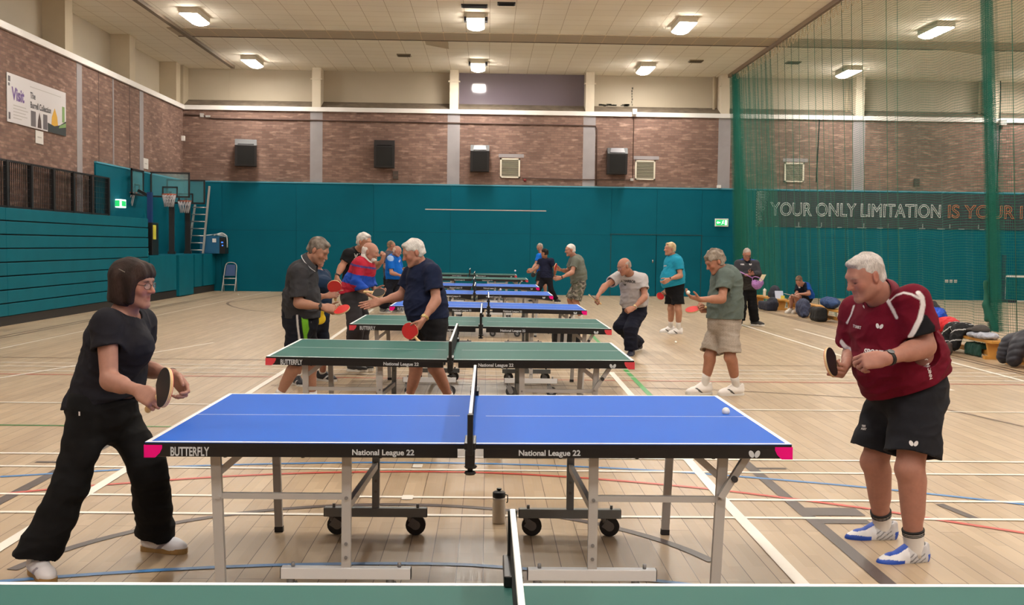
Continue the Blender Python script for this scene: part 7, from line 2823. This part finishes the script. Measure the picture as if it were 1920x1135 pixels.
per = person('curly grey haired man in a grey green tee shirt and beige shorts holding a ball', (2.5, 11.95, 0), dict(
    v=0.0058, hs=0.98, s=1.04, head=A(1340, 491, 11.85), face=(-0.84, -0.2, -0.50), neck=A(1354, 506, 11.9), chest=A(1362, 530, 11.9), waist=A(1361, 566, 11.9), pelvis=A(1358, 604, 11.9), tf=(-0.95, -0.26, -0.08), pf=(-0.95, -0.26, 0), cw=0.178, ww=0.165, pw=0.17, cd=0.82, wd=0.88, pd=0.95, belly=0.07,
    sh=[A(1359, 517, 11.72), A(1357, 516, 12.08)], el=[A(1354, 561, 11.6), A(1350, 572, 12.15)], wr=[A(1313, 562, 11.48), A(1330, 581, 11.95)],
    hands=[((-0.93, -0.1, 0.25), (0.12, 0.15, 0.95), -1, 'relaxed'), ((-0.95, -0.2, -0.05), (-0.1, -0.5, 0.75), 1, 'grip')],
    hip=[A(1366, 612, 11.82), A(1348, 612, 12.0)], kn=[A(1369, 670, 11.76), A(1331, 668, 11.9)], an=[A(1381, 726, 11.93), A(1321, 724, 11.98)], toe=[(-0.97, -0.2, 0), (-0.97, -0.2, 0)],
    skin=(208, 152, 126), brow=(120, 104, 92), hair=[('curly', (104, 92, 82), (156, 146, 134))],
    top=dict(name='tee_shirt', color=(92, 104, 100), sleeve=0.62, ease=0.026, cuff=0.076, hem=(A(1358, 597, 11.9), (0, 0, -1)), over=0.12, folds=0.011), bottom=dict(color=beige, len=0.86, hemr=0.115, ease=0.04, rise=0.45, folds=0.012), shoes=dict(color=(226, 222, 218), accent=(60, 58, 58), sock=M_sockw, sockh=0.15, size=1.05)))
ball(A(1290.5, 548.5, 11.42), 'white ball resting on the fingertips of the curly haired man')
hold('red faced bat held flat by the curly haired man in beige shorts', (A(1330, 581, 11.95), (-0.95, -0.2, -0.05), (-0.1, -0.5, 0.75)), 1294, 581.5, (-0.05, -0.35, 0.93), M_rubr, M_rubk)

# ---- person in the grey jacket with a ball net
def jacket(p):
    c_ = np.tile(np.array(lin((58, 58, 64))), (len(p), 1))
    q = p - A(1400, 482, 22.8)
    c_[(q[:, 2] < -0.36)] = lin((50, 48, 46))
    c_[(np.abs(q[:, 0]) > 0.05) & (np.abs(q[:, 0]) < 0.18) & (q[:, 2] > -0.06)] = lin((26, 60, 140))
    c_[(np.abs(q[:, 0]) < 0.05) & (q[:, 1] < 0) & (q[:, 2] < 0.1) & (q[:, 2] > -0.13)] = lin((20, 24, 36))
    return c_


per = person('man in a dark grey jacket with a blue collar looking at his phone', (5.4, 22.8, 0), dict(
    v=0.0085, hs=0.98, s=1.03, head=A(1400.5, 477, 22.7), face=(0.12, -0.88, -0.45), neck=A(1400, 489, 22.8), chest=A(1400, 503, 22.82), waist=A(1400, 522, 22.82), pelvis=A(1400, 545, 22.82), tf=(0.1, -1, 0), cw=0.185, ww=0.18, pw=0.175, cd=0.72, belly=0.08,
    sh=[A(1384, 495, 22.8), A(1416, 495, 22.8)], el=[A(1378, 516, 22.75), A(1422, 514, 22.75)], wr=[A(1399, 516, 22.5), A(1411, 514, 22.5)],
    hands=[((0.8, -0.5, 0.1), (0, -0.4, 0.9), 1, 'half'), ((-0.7, -0.6, 0.2), (0, -0.3, 0.9), -1, 'half')],
    hip=[A(1392, 549, 22.8), A(1408, 549, 22.8)], kn=[A(1391, 576, 22.7), A(1412, 578, 22.75)], an=[A(1388, 601, 22.8), A(1415, 602, 22.85)], toe=[(-0.3, -0.95, 0), (0.92, -0.35, 0)],
    skin=(204, 148, 128), brow=(120, 100, 90), hair=[('short', (150, 134, 126), (176, 164, 156))],
    top=dict(name='jacket', color=jacket, sleeve=1.92, ease=0.035, cuff=0.05, hem=(A(1400, 544, 22.82), (0, 0, -1)), over=0.3, collar=0.075, collar_rgb=(26, 30, 46)), bottom=dict(color=(18, 18, 20), len=1.95, hemr=0.095, kneer=0.10), shoes=dict(color=(34, 34, 36))))
glasses(A(1400.5, 477, 22.7), frame((0.12, -0.88, -0.45)), 0.98, M_specs, per, (5.4, 22.8, 0))
decal(child(per, 'jacket'), text_mesh('VIBR', 0.1, bold=0.004), 1392, 496, 0.085, M_decal_w, 'lettering')
decal(child(per, 'jacket'), LOGO, 1407, 496, 0.06, M_decal_w, 'badge')
r = thing('mobile_phone', 'black phone held up by the man in the dark grey jacket', 'phone', tuple(A(1407, 509.5, 22.42)))
MB().box((0, 0, 0), (0.075, 0.012, 0.15), Matrix.Rotation(0.9, 3, 'X'), 0.004).build('case', M_blackp, r)
MB().box((0, 0.006, -0.005), (0.066, 0.002, 0.135), Matrix.Rotation(0.9, 3, 'X')).build('screen', mat('screen_dark', (30, 34, 40), 0.1), r)
M_lil = mat('net_lilac', (178, 128, 196), 0.6)
r = thing('ball_net', 'small lilac ball catching net tucked under the arm of the man in the grey jacket', 'net', tuple(A(1412, 522, 22.4)))
o0 = A(1412, 522, 22.4)
MB().tube([A(1384, 508, 22.45) - o0, A(1412, 522, 22.4) - o0], 0.009, 8).build('handle', M_lil, r)
ringc = A(1421, 527, 22.38) - o0
ax1, ax2 = unit(A(1432, 535, 22.38) - A(1412, 521, 22.4)), unit(np.array((0.3, -0.8, 0.5)))
MB().tube([ringc + ax1 * 0.125 * math.cos(a) + ax2 * 0.10 * math.sin(a) for a in np.linspace(0, 2 * PI, 24, endpoint=False)], 0.007, 6, True).build('hoop', M_lil, r)
f = Field()
f.ell(A(1420, 531, 22.38), (0.115, 0.08, 0.13), None, 0.02)
f.ell(A(1421, 524, 22.38), (0.10, 0.07, 0.10), None, 0.02, 'cut')
f.wrinkle(wr(0.012, 26))
field_object('net_bag', f, 0.008, mat('net_lilac_cloth', (174, 124, 190), 0.7, alpha=0.8), r, origin=o0)
r = thing('clipboard', 'cream paper sheet sticking out beside the lilac ball net', 'paper', tuple(A(1428, 524, 22.6)))
MB().prism([(-0.09, 0, -0.10), (-0.02, 0, -0.12), (0.10, 0.02, 0.10), (0.01, 0.02, 0.10)], (0, 0.006, 0)).build('sheet', mat('paper_cream', (204, 194, 160), 0.6), r)

# ---- person sitting on the bench
def ump(p):
    c_ = np.tile(np.array(lin((20, 26, 40))), (len(p), 1))
    q = p - A(1504, 540, 27.3)
    c_[(q[:, 0] > 0.03) | (q[:, 2] > 0.16)] = lin((18, 74, 156))
    return c_


per = person('person in a blue and navy sports shirt and black shorts sitting on a bench, writing', (7.7, 27.2, 0), dict(
    v=0.009, hs=0.96, s=1.0, head=A(1498, 527, 27.0), face=(-0.45, -0.6, -0.65), headup=(0, 0, 1), neck=A(1506, 534, 27.2), chest=A(1508, 543, 27.3), waist=A(1511, 554, 27.45), pelvis=A(1512, 557, 27.5), tf=(-0.7, -0.7, -0.25), pf=(-0.7, -0.7, 0.1), cw=0.175, ww=0.165, pw=0.17,
    sh=[A(1513, 536, 27.1), A(1498, 537, 27.4)], el=[A(1517, 551, 26.95), A(1494, 551, 27.3)], wr=[A(1503, 551.5, 26.75), A(1491, 553, 27.0)],
    hands=[((-0.9, -0.3, 0), (0, 0.2, -0.9), -1, 'half'), ((-0.7, -0.5, 0), (0, 0.2, -0.9), 1, 'half')],
    hip=[A(1511, 559, 27.35), A(1505, 559, 27.55)], kn=[A(1493, 558, 27.05), A(1484, 559, 27.25)], an=[A(1494, 580.5, 27.3), A(1483, 580, 27.5)], toe=[(-0.75, -0.65, 0), (-0.85, -0.5, 0)],
    skin=(214, 160, 138), hair=[('thick', (92, 70, 56), (120, 96, 78))],
    top=dict(name='sports_shirt', color=ump, sleeve=0.7, ease=0.03, hem=(A(1511, 560, 27.45), (0, 0, -1)), over=0.1), bottom=dict(color=(20, 20, 24), len=0.72, hemr=0.11, ease=0.03), shoes=dict(color=(222, 218, 212), sock=M_sockw, sockh=0.06)))
decal(child(per, 'sports_shirt'), LOGO, 1499, 539, 0.07, M_decal_w, 'badge')
r = thing('score_sheet', 'white score sheet lying on the knees of the sitting person', 'paper', tuple(A(1484, 554, 26.8)))
MB().box((0, 0, 0), (0.32, 0.26, 0.006), Matrix.Rotation(0.25, 3, 'Y'), 0.001).build('sheet', mat('paper_sheet', (214, 208, 204), 0.6), r)
MB().box((0.08, 0.0, 0.02), (0.1, 0.012, 0.012), Matrix.Rotation(0.25, 3, 'Y')).build('pen', M_blackp, r)
